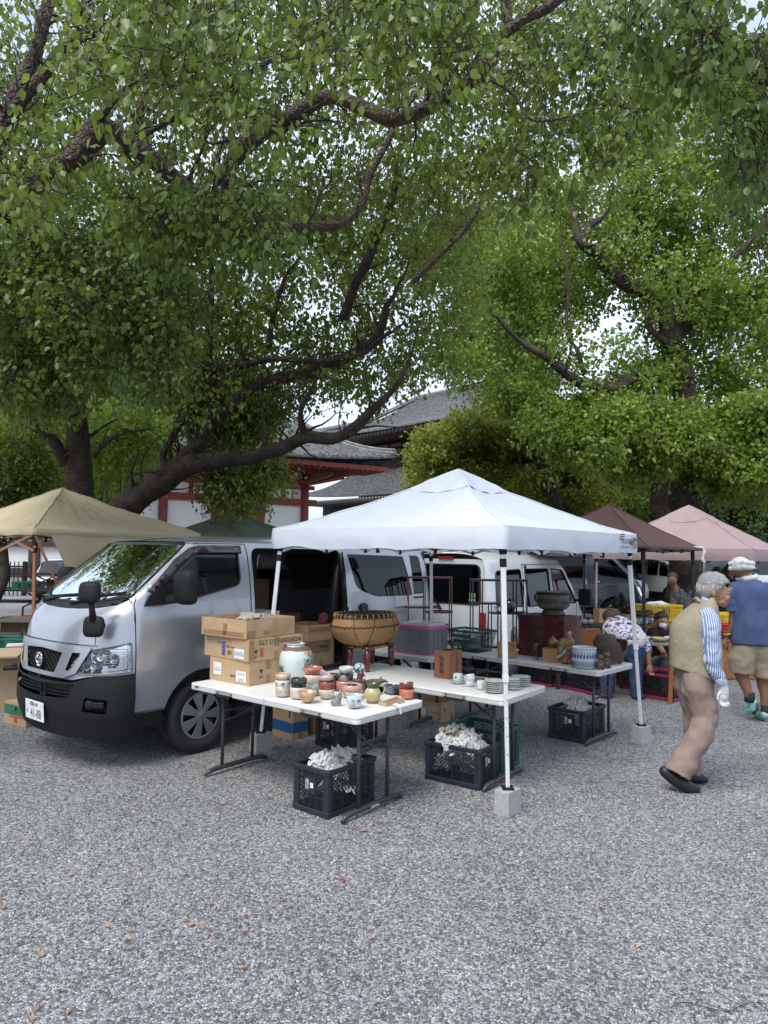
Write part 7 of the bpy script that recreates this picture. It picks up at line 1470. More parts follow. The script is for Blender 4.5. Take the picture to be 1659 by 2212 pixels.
q2 = gb.matrix_basis @ Vector((.18, .2, h + .036)); mb = MB(); P = rpoly([(-.15, -.2), (.15, -.2), (.15, .2), (-.15, .2)], .04); mb.prism(P, 0, .02); mb.prism([(x * .9, y * .9) for x, y in P], .0202, .03); o = mb.obj('plastic_tray', mat('clear_lid', (.55, .56, .56), .3, coat=.5), bevel=.003); o.location = q2; o.rotation_euler = (0, 0, R(50)); tag(o, 'translucent plastic tray lying on the pink lid', 'tray')
gp = mat('teal_basket', (.012, .085, .07), .45, 0, .08, 12)
q = G(*cB(475, 668), ZT); sb = thing('shopping_basket', 'green plastic supermarket basket with white lettering on the rear table', 'basket', q, R(46)); sx, sy, h = .27, .37, .235; fl_ = .045
mb = MB(); nn = 22
def bp_(u, v, side):
 o_ = fl_ * v
 return {0: (-o_, -o_ + u * (sy + 2 * o_), v * h), 1: (-o_ + u * (sx + 2 * o_), -o_, v * h), 2: (sx + o_, -o_ + u * (sy + 2 * o_), v * h), 3: (-o_ + u * (sx + 2 * o_), sy + o_, v * h)}[side]
for s_ in range(4):
 n = 24 if s_ % 2 == 0 else 17
 for i in range(n + 1): mb.bar(bp_(i / n, 0, s_), bp_(i / n, .93, s_), .0035, .0035)
 for v in (.02, .22, .42, .62, .82): mb.bar(bp_(0, v, s_), bp_(1, v, s_), .003, .005)
mb.obj('basket_mesh', gp, sb)
mb = MB()
for s_ in range(4): mb.bar(bp_(0, .96, s_), bp_(1, .96, s_), .02, .022)
mb.box((sx / 2, sy / 2, .004), (sx, sy, .006)); mb.obj('rim', gp, sb, bevel=.004)
mb = MB(); 
for y in (.35, .65): mb.tube([(-fl_, -fl_ + (sy + 2 * fl_) * y, h), (-fl_ + .02, sy * y, h + .02), (sx / 2, sy * y, h + .012), (sx + fl_, sy * y, h)], .005, 6)
mb.obj('handle', gp, sb); mb = MB(); mb.add([bp_(.22, .42, 0), bp_(.80, .42, 0), bp_(.80, .78, 0), bp_(.22, .78, 0)], [(0, 1, 2, 3)]); o = mb.obj('sign_plate', gp, sb, solid=.006, offset=0)
c = Vector(bp_(.51, .6, 0)) + Vector((-.005, 0, 0)); text(sb, '業務用食品スーパー', .032, c, (0, -1, 0), (-.19, 0, 1), platew, 'sign_text', sx=.85)
o = crumple('wrapped_item', mat('pinkish_pack', (.45, .25, .28), .7, 0, .4, 20, col2=(.55, .55, .5)), (0, 0, 0), (.11, .14, .06), 61); o.location = sb.matrix_basis @ Vector((.14, .19, .15)); tag(o, 'pink and white packets inside the green shop basket', 'packet'); o = crumple('wrapped_item', mat('greygreen_pack', (.22, .26, .22), .7, 0, .4, 20), (0, 0, 0), (.12, .16, .045), 62); o.location = sb.matrix_basis @ Vector((.14, .19, .055)); tag(o, 'grey green packets at the bottom of the green shop basket', 'packet')
def dshelf(label, cx0, cx1, ytop, d, zt, m_, lay, mirror=False):
 A_ = Y(*cD(cx0, ytop), d); B_ = Y(*cD(cx1, ytop), d); w = (B_ - A_).length; r = thing('display_shelf', label, 'shelf', (A_.x, A_.y, zt), R(4)); H_ = A_.z - zt; dp = .16
 for x in lay['posts']:
  for y in (0, dp):
   z0, z1 = lay['posts'][x]; mb = MB(); mb.box((x * w, y, (z0 + z1) / 2 * H_), (.014, .014, (z1 - z0) * H_)); mb.obj('post', m_, r)
 for x0, x1, z in lay['shelves']:
  mb = MB(); mb.box(((x0 + x1) / 2 * w, dp / 2, z * H_), ((x1 - x0) * w + .02, dp + .03, .014)); mb.box(((x0 + x1) / 2 * w, dp / 2, z * H_ - .014), ((x1 - x0) * w, dp, .012)); mb.obj('shelf_board', m_, r, bevel=.002)
 return r, w, H_
dk = mat('dark_rosewood', (.025, .008, .008), .3, 0, .2, 8, coat=.4)
rs, w_, H_ = dshelf('open red-brown display shelf in front of the white van tailgate', 50, 318, 162, 8.5, .735, redwood, {'posts': {0.01: (0, 1), .385: (0, 1), .99: (0, 1), .52: (0, .48)}, 'shelves': [(0, 1, 1.0), (0, .70, .55), (.42, 1.0, .48), (0, 1, .03)]})
ds, w2, H2 = dshelf('dark display shelf with a fretwork panel behind the front tent leg', 438, 775, 178, 8.15, .735, dk, {'posts': {.01: (0, 1), .18: (0, 1), .345: (0, .66), .52: (0, .66), .80: (0, 1), .99: (.52, 1)}, 'shelves': [(0, 1, 1.0), (0, .52, .66), (.345, 1.0, .52), (0, .55, .03)]})
mb = MB()
for k in range(8): a = k * math.pi / 4; mb.bar((.43 * w2, .0, .59 * H2), (.43 * w2 + .035 * math.cos(a), 0, .59 * H2 + .035 * math.sin(a)), .004, .004)
mb.tube([(.43 * w2 + .025 * math.cos(t), 0, .59 * H2 + .025 * math.sin(t)) for t in np.linspace(0, 6.283, 17)], .003, 5); mb.obj('fretwork', dk, ds)
kp = ds.matrix_basis @ Vector((.70 * w2, .08, .53 * H2)); kt = thing('iron_kettle', 'black glossy kettle on the dark display shelf', 'kettle', kp); mb = MB(); mb.lathe([(0, 0), (.05, 0), (.07, .03), (.075, .07), (.05, .12), (.02, .15), (0, .155)], 28, cap=False); mb.obj('kettle_body', glaze('g_kettle', (.012, .010, .010), None, .12), kt, smooth=True); mb = MB(); mb.tube([(-.06, 0, .1), (-.05, 0, .18), (0, 0, .21), (.05, 0, .18), (.06, 0, .1)], .005, 6); mb.obj('handle', iron, kt, smooth=True)
q = G(*cB(1120, 722), ZT); ch = thing('lacquer_chest', 'dark red lacquer tansu chest with iron fittings on the rear table', 'chest', q, R(46)); cw, cd_, chh = .56, .36, .44
redlac = mat('red_lacquer', (.075, .008, .007), .28, 0, .25, 5, coat=.4, col2=(.035, .008, .008)); 
mb = MB(); mb.box((cd_ / 2, cw / 2, chh / 2), (cd_, cw, chh)); mb.obj('chest_body', redlac, ch, bevel=.004)
rows = [(.30, .43, [(0, 1)]), (.20, .29, [(0, .5), (.5, 1)]), (.105, .19, [(0, .5), (.5, 1)]), (.01, .095, [(0, .5), (.5, 1)])]
for z0, z1, cols in rows:
 for a, b_ in cols:
  mb = MB(); mb.box((-.003, cw * (a + b_) / 2, (z0 + z1) / 2), (.008, cw * (b_ - a) - .014, z1 - z0 - .008)); dr_ = mb.obj('drawer', redlac, ch, bevel=.002)
  for yy in ([.25, .75] if b_ - a == 1 else [(a + b_) / 2]):
   mb = MB(); yc = cw * yy; zc = (z0 + z1) / 2; mb.tube([(-.008, yc - .035, zc + .01), (-.02, yc - .033, zc - .008), (-.022, yc, zc - .014), (-.02, yc + .033, zc - .008), (-.008, yc + .035, zc + .01)], .0035, 6); mb.box((-.009, yc - .035, zc + .01), (.004, .018, .018)); mb.box((-.009, yc + .035, zc + .01), (.004, .018, .018)); mb.obj('handle', iron, dr_)
mb = MB()
for y, z, w__, h__ in ((cw / 2, .375, .06, .08), (cw / 2, .245, .05, .08), (cw / 2, .15, .04, .07), (.01, .42, .03, .04), (cw - .01, .42, .03, .04), (.01, .02, .03, .04), (cw - .01, .02, .03, .04), (cw / 2, .42, .04, .03)): mb.box((-.0085, y, z), (.004, w__, h__))
for x in (.01, cd_ - .01):
 for z in (.02, .42): mb.box((x, -.002, z), (.03, .005, .05))
mb.obj('iron_fittings', iron, ch, bevel=.001)
vp_ = ch.matrix_basis @ Vector((cd_ / 2, cw * .42, chh + .001)); kv = sz(.54249 * .54, vp_)
bv = thing('bronze_censer', 'large bronze bowl with relief bands and loop handles on the lacquer chest', 'vessel', vp_, R(10)); bronze = mat('old_bronze', (.055, .045, .038), .5, .5, .3, 18, .4, 90, col2=(.09, .05, .03)); pat = mat('bronze_relief', (.05, .07, .075), .5, .4, .6, 90, 1.0, 160, col2=(.16, .18, .17), c2pos=(.48, .54))
mb = MB(); mb.lathe([(a * kv, b * kv) for a, b in ((0, 1), (84, 0), (86, 14), (72, 34), (74, 40), (100, 52), (114, 72), (118, 95))], 44, 0, cap=False); mb.lathe([(a * kv, b * kv) for a, b in ((118, 95), (120, 100), (118, 112), (114, 120))], 44, 0, cap=False); mb.lathe([(a * kv, b * kv) for a, b in ((114, 120), (113, 150), (116, 158), (124, 166), (126, 172), (122, 174), (108, 160), (104, 120), (90, 70), (0, 60))], 44, 0, cap=False)
mb.lathe([(a * kv, b * kv) for a, b in ((103, 53), (116, 70), (120, 92))], 44, 1, cap=False); mb.lathe([(a * kv, b * kv) for a, b in ((116, 122), (115, 148))], 44, 1, cap=False); mb.obj('vessel_body', [bronze, pat], bv, smooth=True)
for s_ in (-1, 1):
 mb = MB(); mb.tube([(s_ * a * kv, 0, b * kv) for a, b in ((110, 150), (128, 156), (142, 138), (138, 112), (118, 100))], [10 * kv] * 5, 8); mb.obj('handle', bronze, bv, smooth=True)
q = G(*cB(700, 706), ZT); mb = MB(); wd_ = sz(140 * .54249 * .54, q); hd = sz(120 * .54249 * .54, q)
fr = thing('framed_plaque', 'small framed wooden plaque standing behind the front tent leg', 'plaque', q + Vector((-.0, .02, 0)), R(4)); mb.box((0, 0, hd / 2), (wd_ - .02, .01, hd - .02)); mb.obj('panel', mat('pale_wood', (.40, .20, .09), .5, 0, .1, 5), fr)
mb = MB(); mb.box((0, 0, .008), (wd_, .022, .016)); mb.box((0, 0, hd - .008), (wd_, .022, .016)); mb.box((-wd_ / 2 + .008, 0, hd / 2), (.0155, .021, hd)); mb.box((wd_ / 2 - .008, 0, hd / 2), (.0155, .021, hd)); mb.obj('frame', mat('orange_wood', (.36, .15, .05), .45), fr, bevel=.002); text(fr, '楊舟', .05, (.05, -.0056, hd * .62), (1, 0, 0), (0, 0, 1), inkblk, 'brush_writing', vertical=True)
mb = MB(); mb.tube([(0, .0, 0), (0, .06, 0)], .006, 6); 
q = G(*cB(917, 716), ZT) + Vector((0, .03, 0)); glm = mat('smoky_glass', (.10, .08, .09), .05, 0, .2, 40, coat=1, trans=.7); mb = MB(); mb.lathe([(0, 0), (.03, .001), (.032, .003), (.006, .008), (.005, .08), (.012, .09), (.03, .105), (.034, .15), (.032, .165), (.028, .15), (.01, .1), (0, .098)], 24, cap=False); o = mb.obj('wine_glass', glm, smooth=True); o.location = q; tag(o, 'dark cut glass goblet in front of the lacquer chest', 'glass')
q = G(*cB(1065, 740), ZT); ob = thing('wooden_box', 'plain orange-brown wooden box in front of the chest', 'box', q, R(46)); mb = MB(); mb.box((.07, .085, .065), (.13, .17, .13)); mb.obj('box_body', mat('kiri_wood', (.42, .20, .085), .55, 0, .1, 3, stretch=(1, 1, 5)), ob, bevel=.002); mb = MB(); mb.box((.07, .085, .1305), (.134, .174, .006)); mb.obj('lid', mat('kiri_wood', (.42, .20, .085), .55), ob, bevel=.001)
bq = ob.matrix_basis @ Vector((.07, .09, .134)); brass = mat('antique_brass', (.25, .16, .05), .35, .9, .35, 40, .5, 120); kb = sz(.54249 * .54, bq)
bp2 = thing('brass_pot', 'round engraved brass pot with a knob lid on the wooden box', 'pot', bq); mb = MB(); mb.lathe([(a * kb, b * kb) for a, b in ((0, 8), (22, 8), (34, 18), (42, 38), (40, 54), (26, 66), (18, 68))], 28, cap=False); mb.obj('pot_body', brass, bp2, smooth=True); mb = MB(); mb.lathe([(a * kb, b * kb) for a, b in ((24, 66), (25, 70), (14, 76), (5, 80), (7, 86), (0, 92))], 24, cap=False); mb.obj('lid', brass, bp2, smooth=True)
for k in range(3): a = k * 2.094; mb = MB(); mb.tube([(28 * kb * math.cos(a), 28 * kb * math.sin(a), 0), (26 * kb * math.cos(a), 26 * kb * math.sin(a), 16 * kb)], [4 * kb, 6 * kb], 6); mb.obj('foot', brass, bp2)
q = G(*cB(1150, 752), ZT) + Vector((0, .05, 0)); kf = sz(.54249 * .54, q)
gf = thing('porcelain_figure', 'gilt porcelain figure in a flowing robe holding a fan, beside the blue and white pot', 'figurine', q); goldm = mat('gilt_glaze', (.26, .17, .075), .35, .4, .5, 45, .5, 90, col2=(.12, .12, .09)); redm = mat('red_glaze', (.16, .03, .02), .35, 0, .5, 40, col2=(.35, .20, .08), c2pos=(.5, .56)); tealm = glaze('g_teal', (.25, .40, .38), (.4, .45, .38), .25, 12)
mb = MB()
for c, r_ in (((0, 0, 30), (58, 46, 36)), ((5, 0, 60), (46, 40, 40))): mb.sphere([v * kf for v in c], [v * kf for v in r_])
mb.obj('robe_skirt', redm, gf, smooth=True, remesh=.004, relax=2)
mb = MB()
for c, r_ in (((-5, 0, 110), (48, 40, 48)), ((-30, -8, 140), (42, 34, 50)), ((24, 0, 150), (34, 30, 44)), ((-52, -14, 95), (26, 26, 46)), ((36, -10, 105), (28, 24, 40)), ((14, -4, 190), (20, 18, 24))): mb.sphere([v * kf for v in c], [v * kf for v in r_])
mb.obj('robe', goldm, gf, smooth=True, remesh=.004, relax=2)
mb = MB(); mb.tube([(a * kf, -22 * kf, b * kf) for a, b in ((-20, 100), (-45, 75), (-70, 52), (-85, 45))], [16 * kf, 15 * kf, 11 * kf, 3 * kf], 10); mb.obj('sleeve', tealm, gf, smooth=True)
mb = MB(); mb.sphere((14 * kf, -4 * kf, 222 * kf), (17 * kf, 17 * kf, 20 * kf)); mb.sphere((14 * kf, -20 * kf, 218 * kf), (4 * kf, 5 * kf, 5 * kf)); mb.obj('face', mat('ivory_glaze', (.42, .30, .20), .4), gf, smooth=True); mb = MB(); mb.sphere((14 * kf, 2 * kf, 234 * kf), (18 * kf, 16 * kf, 14 * kf)); mb.sphere((14 * kf, 4 * kf, 252 * kf), (9 * kf, 9 * kf, 10 * kf)); mb.box((14 * kf, 0, 260 * kf), (28 * kf, 6 * kf, 8 * kf)); mb.obj('hair', mat('dark_red_hair', (.10, .04, .03), .5), gf, smooth=True)
mb = MB(); mb.add([(-6 * kf, -44 * kf, 135 * kf)] + [(-6 * kf + 42 * kf * math.cos(t), -46 * kf, 135 * kf + 42 * kf * math.sin(t)) for t in np.linspace(.2, 2.9, 12)], [tuple(range(13))]); mb.obj('fan', brass, gf, solid=.004)
bwb = (.56, .60, .62)
bw = bpy.data.materials.new('blue_white_porcelain'); bw.use_nodes = True; nt = bw.node_tree; L = nt.links.new; b = nt.nodes['Principled BSDF']; b.inputs['Base Color'].default_value = (*bwb, 1); b.inputs['Roughness'].default_value = .12; b.inputs['Coat Weight'].default_value = .8
q = G(*cB(1281, 782), ZT); kp_ = sz(.54249 * .54, q); rp_ = 90 * kp_; q = q + Vector((0, rp_ * .6, 0)); hp = 150 * kp_
pt = thing('porcelain_pot', 'blue and white cylinder pot painted with standing figures at the end of the rear table', 'pot', q); mb = MB(); mb.lathe([(0, .001), (rp_ * .96, 0), (rp_, .008), (rp_ * .985, hp * .5), (rp_, hp * .93), (rp_ * 1.02, hp), (rp_ * .98, hp * 1.012), (rp_ * .9, hp), (rp_ * .88, hp * .1), (0, hp * .08)], 56, cap=False); mb.obj('pot_body', bw, pt, smooth=True)
va = math.atan2(-q.y, -q.x); g = random.Random(3); cob = mat('cobalt_paint', (.025, .07, .27), .2, 0, .4, 60, coat=.6); mb = MB()
def wp(a, z, o=.0012): return ((rp_ + o) * math.cos(a), (rp_ + o) * math.sin(a), z)
def blob(mb, a, z, w, h_, n=10):
 pts = []
 for k in range(n): t = 2 * math.pi * k / n; rr_ = 1 + g.uniform(-.25, .25); pts.append(wp(a + math.cos(t) * w * rr_ / rp_, z + math.sin(t) * h_ * rr_))
 mb.add(pts, [tuple(range(n))])
for i in range(13):
 a = va - 1.5 + i * .25; z = hp * .62
 blob(mb, a, z - .008, .008, .018); blob(mb, a + .05, z + .005, .006, .013); blob(mb, a, z + .025, .0045, .005); mb.tube([wp(a + .03 * math.cos(t), z + .028 + .007 * math.sin(t)) for t in np.linspace(0, 6.28, 9)], .0008, 4); mb.tube([wp(a - .06, z - .02), wp(a - .05, z + .015), wp(a - .02, z + .02)], .001, 4); mb.tube([wp(a + .06, z - .02), wp(a + .1, z - .0), wp(a + .06, z + .02)], .001, 4)
for i in range(54): a = va - 1.6 + i * .06; mb.bar(wp(a, hp * .10), wp(a, hp * .28), .002, .002)
for zf in (.08, .31, .335, .93, .96): mb.tube([wp(a, hp * zf) for a in np.linspace(va - 1.7, va + 1.7, 40)], .0011, 4)
mb.obj('cobalt_painting', cob, pt)
mb = MB(); mb.lathe([(rp_ * 1.01, -.001), (rp_ * 1.01, .006)], 40, cap=False); mb.obj('foot_ring', blackgl, pt)
q = G(*cB(1400, 755), ZT) + Vector((.12, .12, 0)); kz = sz(.54249 * .54, q); clay = mat('brown_clay', (.085, .062, .052), .7, 0, .12, 12, .15, 70)
bz = thing('clay_brazier', 'brown clay brazier with a side opening behind the twin cat figurines', 'brazier', q, R(-10)); R1 = 125 * kz
mb = MB(); n = 56
def br_f(rad, h_of):
 def f(a, v):
  t = 2 * math.pi * a; z = v * h_of(t); k = lerp([(0, .70), (.1, .74), (.5, .95), (.85, 1.0), (1, .97)], z / (150 * kz)); return (rad * k * math.cos(t), rad * k * math.sin(t), z + .03)
 return f
ho = lambda t: (150 - 85 * math.exp(-((math.atan2(math.sin(t - 5.6), math.cos(t - 5.6))) / .42) ** 4)) * kz
mb.grid(br_f(R1, ho), n, 12); mb.lathe([(0, .03), (R1 * .7, .03)], n, cap=False); mb.obj('fire_bowl', clay, bz, smooth=True, solid=.016, offset=-1)
for k in range(3): a = k * 2.094 + .4; mb = MB(); mb.tube([(R1 * .62 * math.cos(a), R1 * .62 * math.sin(a), 0), (R1 * .62 * math.cos(a), R1 * .62 * math.sin(a), .045)], [.02, .026], 10); mb.obj('foot', clay, bz)
mb = MB(); mb.lathe([(0, 0), (70 * kz, 0), (76 * kz, 20 * kz), (74 * kz, 90 * kz), (64 * kz, 108 * kz), (0, 116 * kz)], 32, c=(-30 * kz, 10 * kz, 100 * kz), cap=False); mb.sphere((-30 * kz, 10 * kz, 220 * kz), (9 * kz, 9 * kz, 8 * kz)); lid_ = mb.obj('lid', clay, bz, smooth=True); mb = MB(); mb.tube([(-70 * kz, -66 * kz, 150 * kz), (-40 * kz, -76 * kz, 140 * kz), (-10 * kz, -72 * kz, 152 * kz)], .003, 5); mb.obj('wire_handle', iron, lid_)
for i, (cx, cy, hgt_, lb) in enumerate(((1390, 790, 112, 'left brown clay cat of the pair at the table corner'), (1437, 780, 122, 'right brown clay cat of the pair at the table corner'))):
 q = G(*cB(cx, cy), ZT) + Vector((0, .03, 0)); k_ = sz(.54249 * .54, q) * hgt_ / 115; mb = MB()
 for c, r_ in (((0, 0, 26), (30, 26, 27)), ((0, 0, 56), (22, 20, 22)), ((2, -4, 88), (24, 21, 19)), ((14, -20, 84), (9, 9, 7)), ((-14, 0, 107), (6, 5, 8)), ((16, 0, 107), (6, 5, 8)), ((-20, -14, 42), (8, 10, 16)), ((20, -14, 42), (8, 10, 16)), ((-14, -22, 6), (11, 12, 7)), ((14, -22, 6), (11, 12, 7))): mb.sphere([v * k_ for v in c], [v * k_ for v in r_])
 cl_ = mat('cat_clay', (.13, .085, .06), .5, 0, .35, 30, .4, 70, col2=(.07, .035, .03)); o = mb.obj('cat_figurine', cl_, smooth=True, remesh=.003, relax=1); o.location = q; tag(o, lb, 'figurine')
q = G(*cB(727, 578), .74) + Vector((0, .5, 0)); mb = MB(); mb.lathe([(0, 0), (.04, 0), (.055, .05), (.06, .12), (.045, .17), (.025, .19), (.03, .21), (.0, .21)], 28, cap=False); o = mb.obj('small_vase', glaze('g_smallvase', (.42, .42, .36), (.2, .2, .18), .3, 20), smooth=True); o.location = (q.x, 8.6, .74); tag(o, 'small pale vase with dark marks left of the chest', 'vase')
def invan(x, y, z): return VO + UX * x + WX * y + Vector((0, 0, z))
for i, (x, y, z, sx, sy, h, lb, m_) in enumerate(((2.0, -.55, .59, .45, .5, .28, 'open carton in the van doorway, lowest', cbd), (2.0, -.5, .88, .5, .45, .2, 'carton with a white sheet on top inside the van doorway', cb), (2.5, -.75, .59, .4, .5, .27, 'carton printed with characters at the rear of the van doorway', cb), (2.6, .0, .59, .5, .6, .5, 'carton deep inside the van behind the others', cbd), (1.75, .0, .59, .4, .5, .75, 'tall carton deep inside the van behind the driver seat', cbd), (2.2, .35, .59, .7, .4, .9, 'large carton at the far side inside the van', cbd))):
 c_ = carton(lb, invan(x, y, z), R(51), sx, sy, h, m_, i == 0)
 if i == 2: ftxt(c_, 'R', '淡 和', .09, .2, .17, inkb, flip=False); 
 if i == 1: q = c_.location + UX * .15 + WX * .2 + Vector((0, 0, h + .01)); mb = MB(); [mb.box((.0 + .01 * k, .0, .018 * k), (.3 - .01 * k, .36, .015)) for k in range(6)]; o = mb.obj('paper_stack', paperw); o.location = q; o.rotation_euler = (0, 0, R(47)); tag(o, 'stack of white papers on a carton inside the van', 'papers')
 if i == 1: lab(c_, 'R', .12, .14, .12, .06, paperw)
crate('black lattice crates stacked just inside the van doorway', invan(1.70, -.5, .59), R(51), .12, .4, .62, blackpl)
o = crumple('wrapped_item', mat('crimson_cloth', (.2, .01, .03), .7), (0, 0, 0), (.14, .12, .07), 77); o.location = invan(2.25, -.5, .87); tag(o, 'crimson bundle between the cartons in the van doorway', 'bundle')
skinm = mat('skin_tan', (.36, .18, .11), .5, 0, .10, 14); skinb = mat('skin_brown', (.22, .105, .06), .5, 0, .10, 14); eyew = mat('eye_white', (.6, .57, .52), .3); eyed = mat('eye_dark', (.02, .015, .01), .2)
def body(name, m_, par, tubes=(), balls=(), vox=.009, relax=2, n=14):
 mb = MB()
 for pts, rs, *fl in tubes: mb.tube(pts, rs, n, flat=fl[0] if fl else 1.)
 for pts, rs, *fl in tubes:
  for p, r_ in list(zip(pts, rs))[:(-1 if max(rs) > .06 else None)]:
   if not fl: mb.sphere(p, r_ * .98, n=12, k=8)
 for c, r_ in balls: mb.sphere(c, r_)
 return mb.obj(name, m_, par, smooth=True, remesh=vox, relax=relax)
def folds(o, amp, sc, st=.0):
 t = bpy.data.textures.new('folds', 'CLOUDS'); t.noise_scale = sc; t.noise_depth = 2; md = o.modifiers.new('f', 'DISPLACE'); md.texture = t; md.strength = amp * .7; md.mid_level = .5; md.texture_coords = 'GLOBAL'
 t = bpy.data.textures.new('creases', 'MARBLE'); t.noise_scale = sc * 1.6; t.turbulence = 9; t.noise_depth = 1; md = o.modifiers.new('g', 'DISPLACE'); md.texture = t; md.strength = amp * .75; md.mid_level = .5; md.texture_coords = 'GLOBAL'
def fingers(c, d, side, m_, curl=.5, L_=.085, r=.0085):
 """five fingers from palm centre c, pointing d, palm side axis side -> tubes"""
 d = Vector(d).normalized(); s = Vector(side).normalized(); n_ = d.cross(s); T_ = []
 for i, (o, k) in enumerate(((-.030, .92), (-.010, 1.0), (.011, .95), (.031, .78))):
  p0 = Vector(c) + s * o + d * .035; p1 = p0 + d * L_ * .42 * k + n_ * .006; p2 = p1 + (d * (1 - curl * .6) + n_ * curl) * L_ * .34 * k; p3 = p2 + (d * (1 - curl) + n_ * curl * 1.4) * L_ * .26 * k
  T_.append(([p0, p1, p2, p3], [r, r * .95, r * .85, r * .7]))
 p0 = Vector(c) + s * -.034 - d * .01; T_.append(([p0, p0 - s * .022 + d * .025 + n_ * .01, p0 - s * .026 + d * .055 + n_ * .02], [r * 1.25, r * 1.05, r * .8])); return T_
def hand(c, d, side, curl=.5, r=.0085):
 c, d = Vector(c), Vector(d).normalized(); s = Vector(side).normalized()
 return [([c - d * .05, c - d * .02, c + d * .035], [.024, .030, .032]), ([c + s * .015 - d * .02, c + s * .022 + d * .032], [.02, .018]), ([c - s * .015 - d * .02, c - s * .022 + d * .032], [.02, .018])] + fingers(c, d, side, None, curl, r=r)
mx = lambda cx, cy, y=0.: (((cx - 860) * .00111), y, (2035 - cy) * .00106)
om = thing('person', 'elderly man in an olive vest and striped sleeves walking right, white glove', 'person', (2.515, 5.62, 0), R(-2))
A_ = mx
head_c = Vector(A_(1005, 560))
ob_ = body('body_skin', skinm, om, [([A_(900, 700), A_(945, 640), A_(985, 590)], [.062, .056, .056]), ([A_(945, 1180, -.21), A_(965, 1230, -.21)], [.024, .026])],
  [(A_(990, 545), (.095, .074, .098)), (A_(1030, 575), (.066, .062, .085)), (A_(1040, 640), (.052, .048, .042)), (A_(1062, 668), (.024, .026, .020)), (A_(1088, 656), (.012, .018, .008)), (A_(1086, 641), (.011, .018, .007)), (A_(1066, 640), (.03, .034, .03)), (A_(1088, 560), (.026, .048, .018)),
  (A_(1104, 606), (.012, .011, .012)), (A_(1096, 588), (.011, .008, .024)), (A_(1066, 614, -.036), (.028, .018, .028)), (A_(1066, 614, .036), (.028, .018, .028)), (A_(1082, 590), (.02, .03, .03)), (A_(962, 572, -.078), (.018, .012, .034)), (A_(962, 572, .078), (.018, .012, .034)), (A_(965, 592, -.076), (.012, .012, .014))], .0035, 3)
for s_ in (-1, 1):
 mb = MB(); mb.sphere(A_(1083, 577, s_ * .034), (.010, .011, .006)); mb.obj('eye', eyew, om, smooth=True); mb = MB(); mb.sphere(A_(1089, 578, s_ * .036), (.006, .006, .005)); mb.obj('iris', eyed, om, smooth=True)
 mb = MB(); mb.tube([A_(1086, 571, s_ * .020), A_(1093, 569, s_ * .034), A_(1082, 573, s_ * .05)], [.004, .005, .003], 6); mb.obj('eyelid', skinm, om, smooth=True); mb = MB(); mb.tube([A_(1104, 548, s_ * .018), A_(1108, 542, s_ * .036), A_(1092, 546, s_ * .056)], [.004, .006, .003], 6); mb.obj('eyebrow', mat('eyebrow_grey', (.3, .29, .28), .9), om)
mb = MB(); mb.tube([A_(1104, 648, -.018), A_(1110, 648, 0), A_(1104, 648, .018)], [.003, .004, .003], 6); mb.obj('mouth', mat('lip', (.22, .07, .06), .5), om, smooth=True)
hairm = mat('grey_hair', (.24, .24, .24), .8, 0, .12, 60, .5, 300)
hb = body('hair', hairm, om, (), [(A_(975, 505), (.106, .088, .095)), (A_(935, 560), (.062, .083, .075)), (A_(925, 595), (.04, .064, .045)), (A_(1025, 490), (.068, .074, .05)), (A_(1062, 492), (.034, .058, .022)), (A_(1000, 520, -.06), (.05, .025, .035)), (A_(1000, 520, .06), (.05, .025, .035))], .004, 1)
g = random.Random(2); mb = MB()
for k in range(1700):
 a = g.uniform(0, 6.283); e = g.uniform(.0, 1.9); d = Vector((math.sin(e) * math.cos(a), math.sin(e) * math.sin(a), math.cos(e)))
 if d.x > .35 and d.z < .30: continue
 if d.z < -.1 and d.x > -.25: continue
 c = Vector(A_(978, 520)) + Vector((d.x * .112, d.y * .086, d.z * .105)); dr = (Vector((.6, 0, -.1)) - d * .0 + Vector((g.gauss(0, .12), g.gauss(0, .16), g.gauss(0, .10))) + Vector((0, d.y * .5, -.35 * abs(d.y)))).normalized() if d.z > .2 else (Vector((-.1, 0, -1)) + d * .05 + Vector((g.gauss(0, .12), g.gauss(0, .12), 0))).normalized()
 mb.tube([c, c + dr * .014 + d * .001, c + dr * g.uniform(.024, .038)], [.0019, .0016, .0005], 4, cap=False)
mb.obj('hair_strands', mat('grey_strands', (.42, .42, .41), .6, 0, .3, 80, col2=(.60, .60, .59)), hb)
vestm = mat('olive_vest', (.28, .245, .17), .85, 0, .08, 6, .35, 14)
def ell(c, rx, ry, tilt=0, n=36): return [(c[0] + rx * math.cos(t) * math.cos(tilt), c[1] + ry * math.sin(t), c[2] + rx * math.cos(t) * math.sin(tilt)) for t in [2 * math.pi * i / n for i in range(n)]]
def vring(cx, cy, w, d, tl=0): return ell(A_(cx, cy), w * .00111 / 2, d, tl)
mb = MB(); mb.loft([vring(862, 1195, 372, .185, -.30), vring(862, 1150, 366, .19, -.22), vring(858, 1050, 352, .185, -.1), vring(850, 950, 338, .185), vring(850, 850, 325, .19, .1), vring(862, 770, 298, .195, .2), vring(885, 705, 235, .175, .35), vring(905, 665, 165, .12, .45), vring(922, 628, 125, .075, .5)], cap=False)
v = mb.obj('vest', vestm, om, smooth=True, solid=.012, sub=1, offset=0); folds(v, .016, .14)
mb = MB(); mb.tube([A_(868, 640, .05), A_(872, 622, 0), A_(868, 640, -.05), A_(925, 660, -.085), A_(985, 700, -.06)], [.014, .016, .016, .016, .012], 8); v2 = mb.obj('vest_collar', vestm, om, smooth=True)
mb = MB(); mb.tube([A_(905, 735, -.19), A_(870, 800, -.195), A_(862, 920, -.197), A_(880, 1010, -.196)], .003, 4); mb.obj('vest_seams', mat('vest_seam', (.15, .125, .08), .9), om)
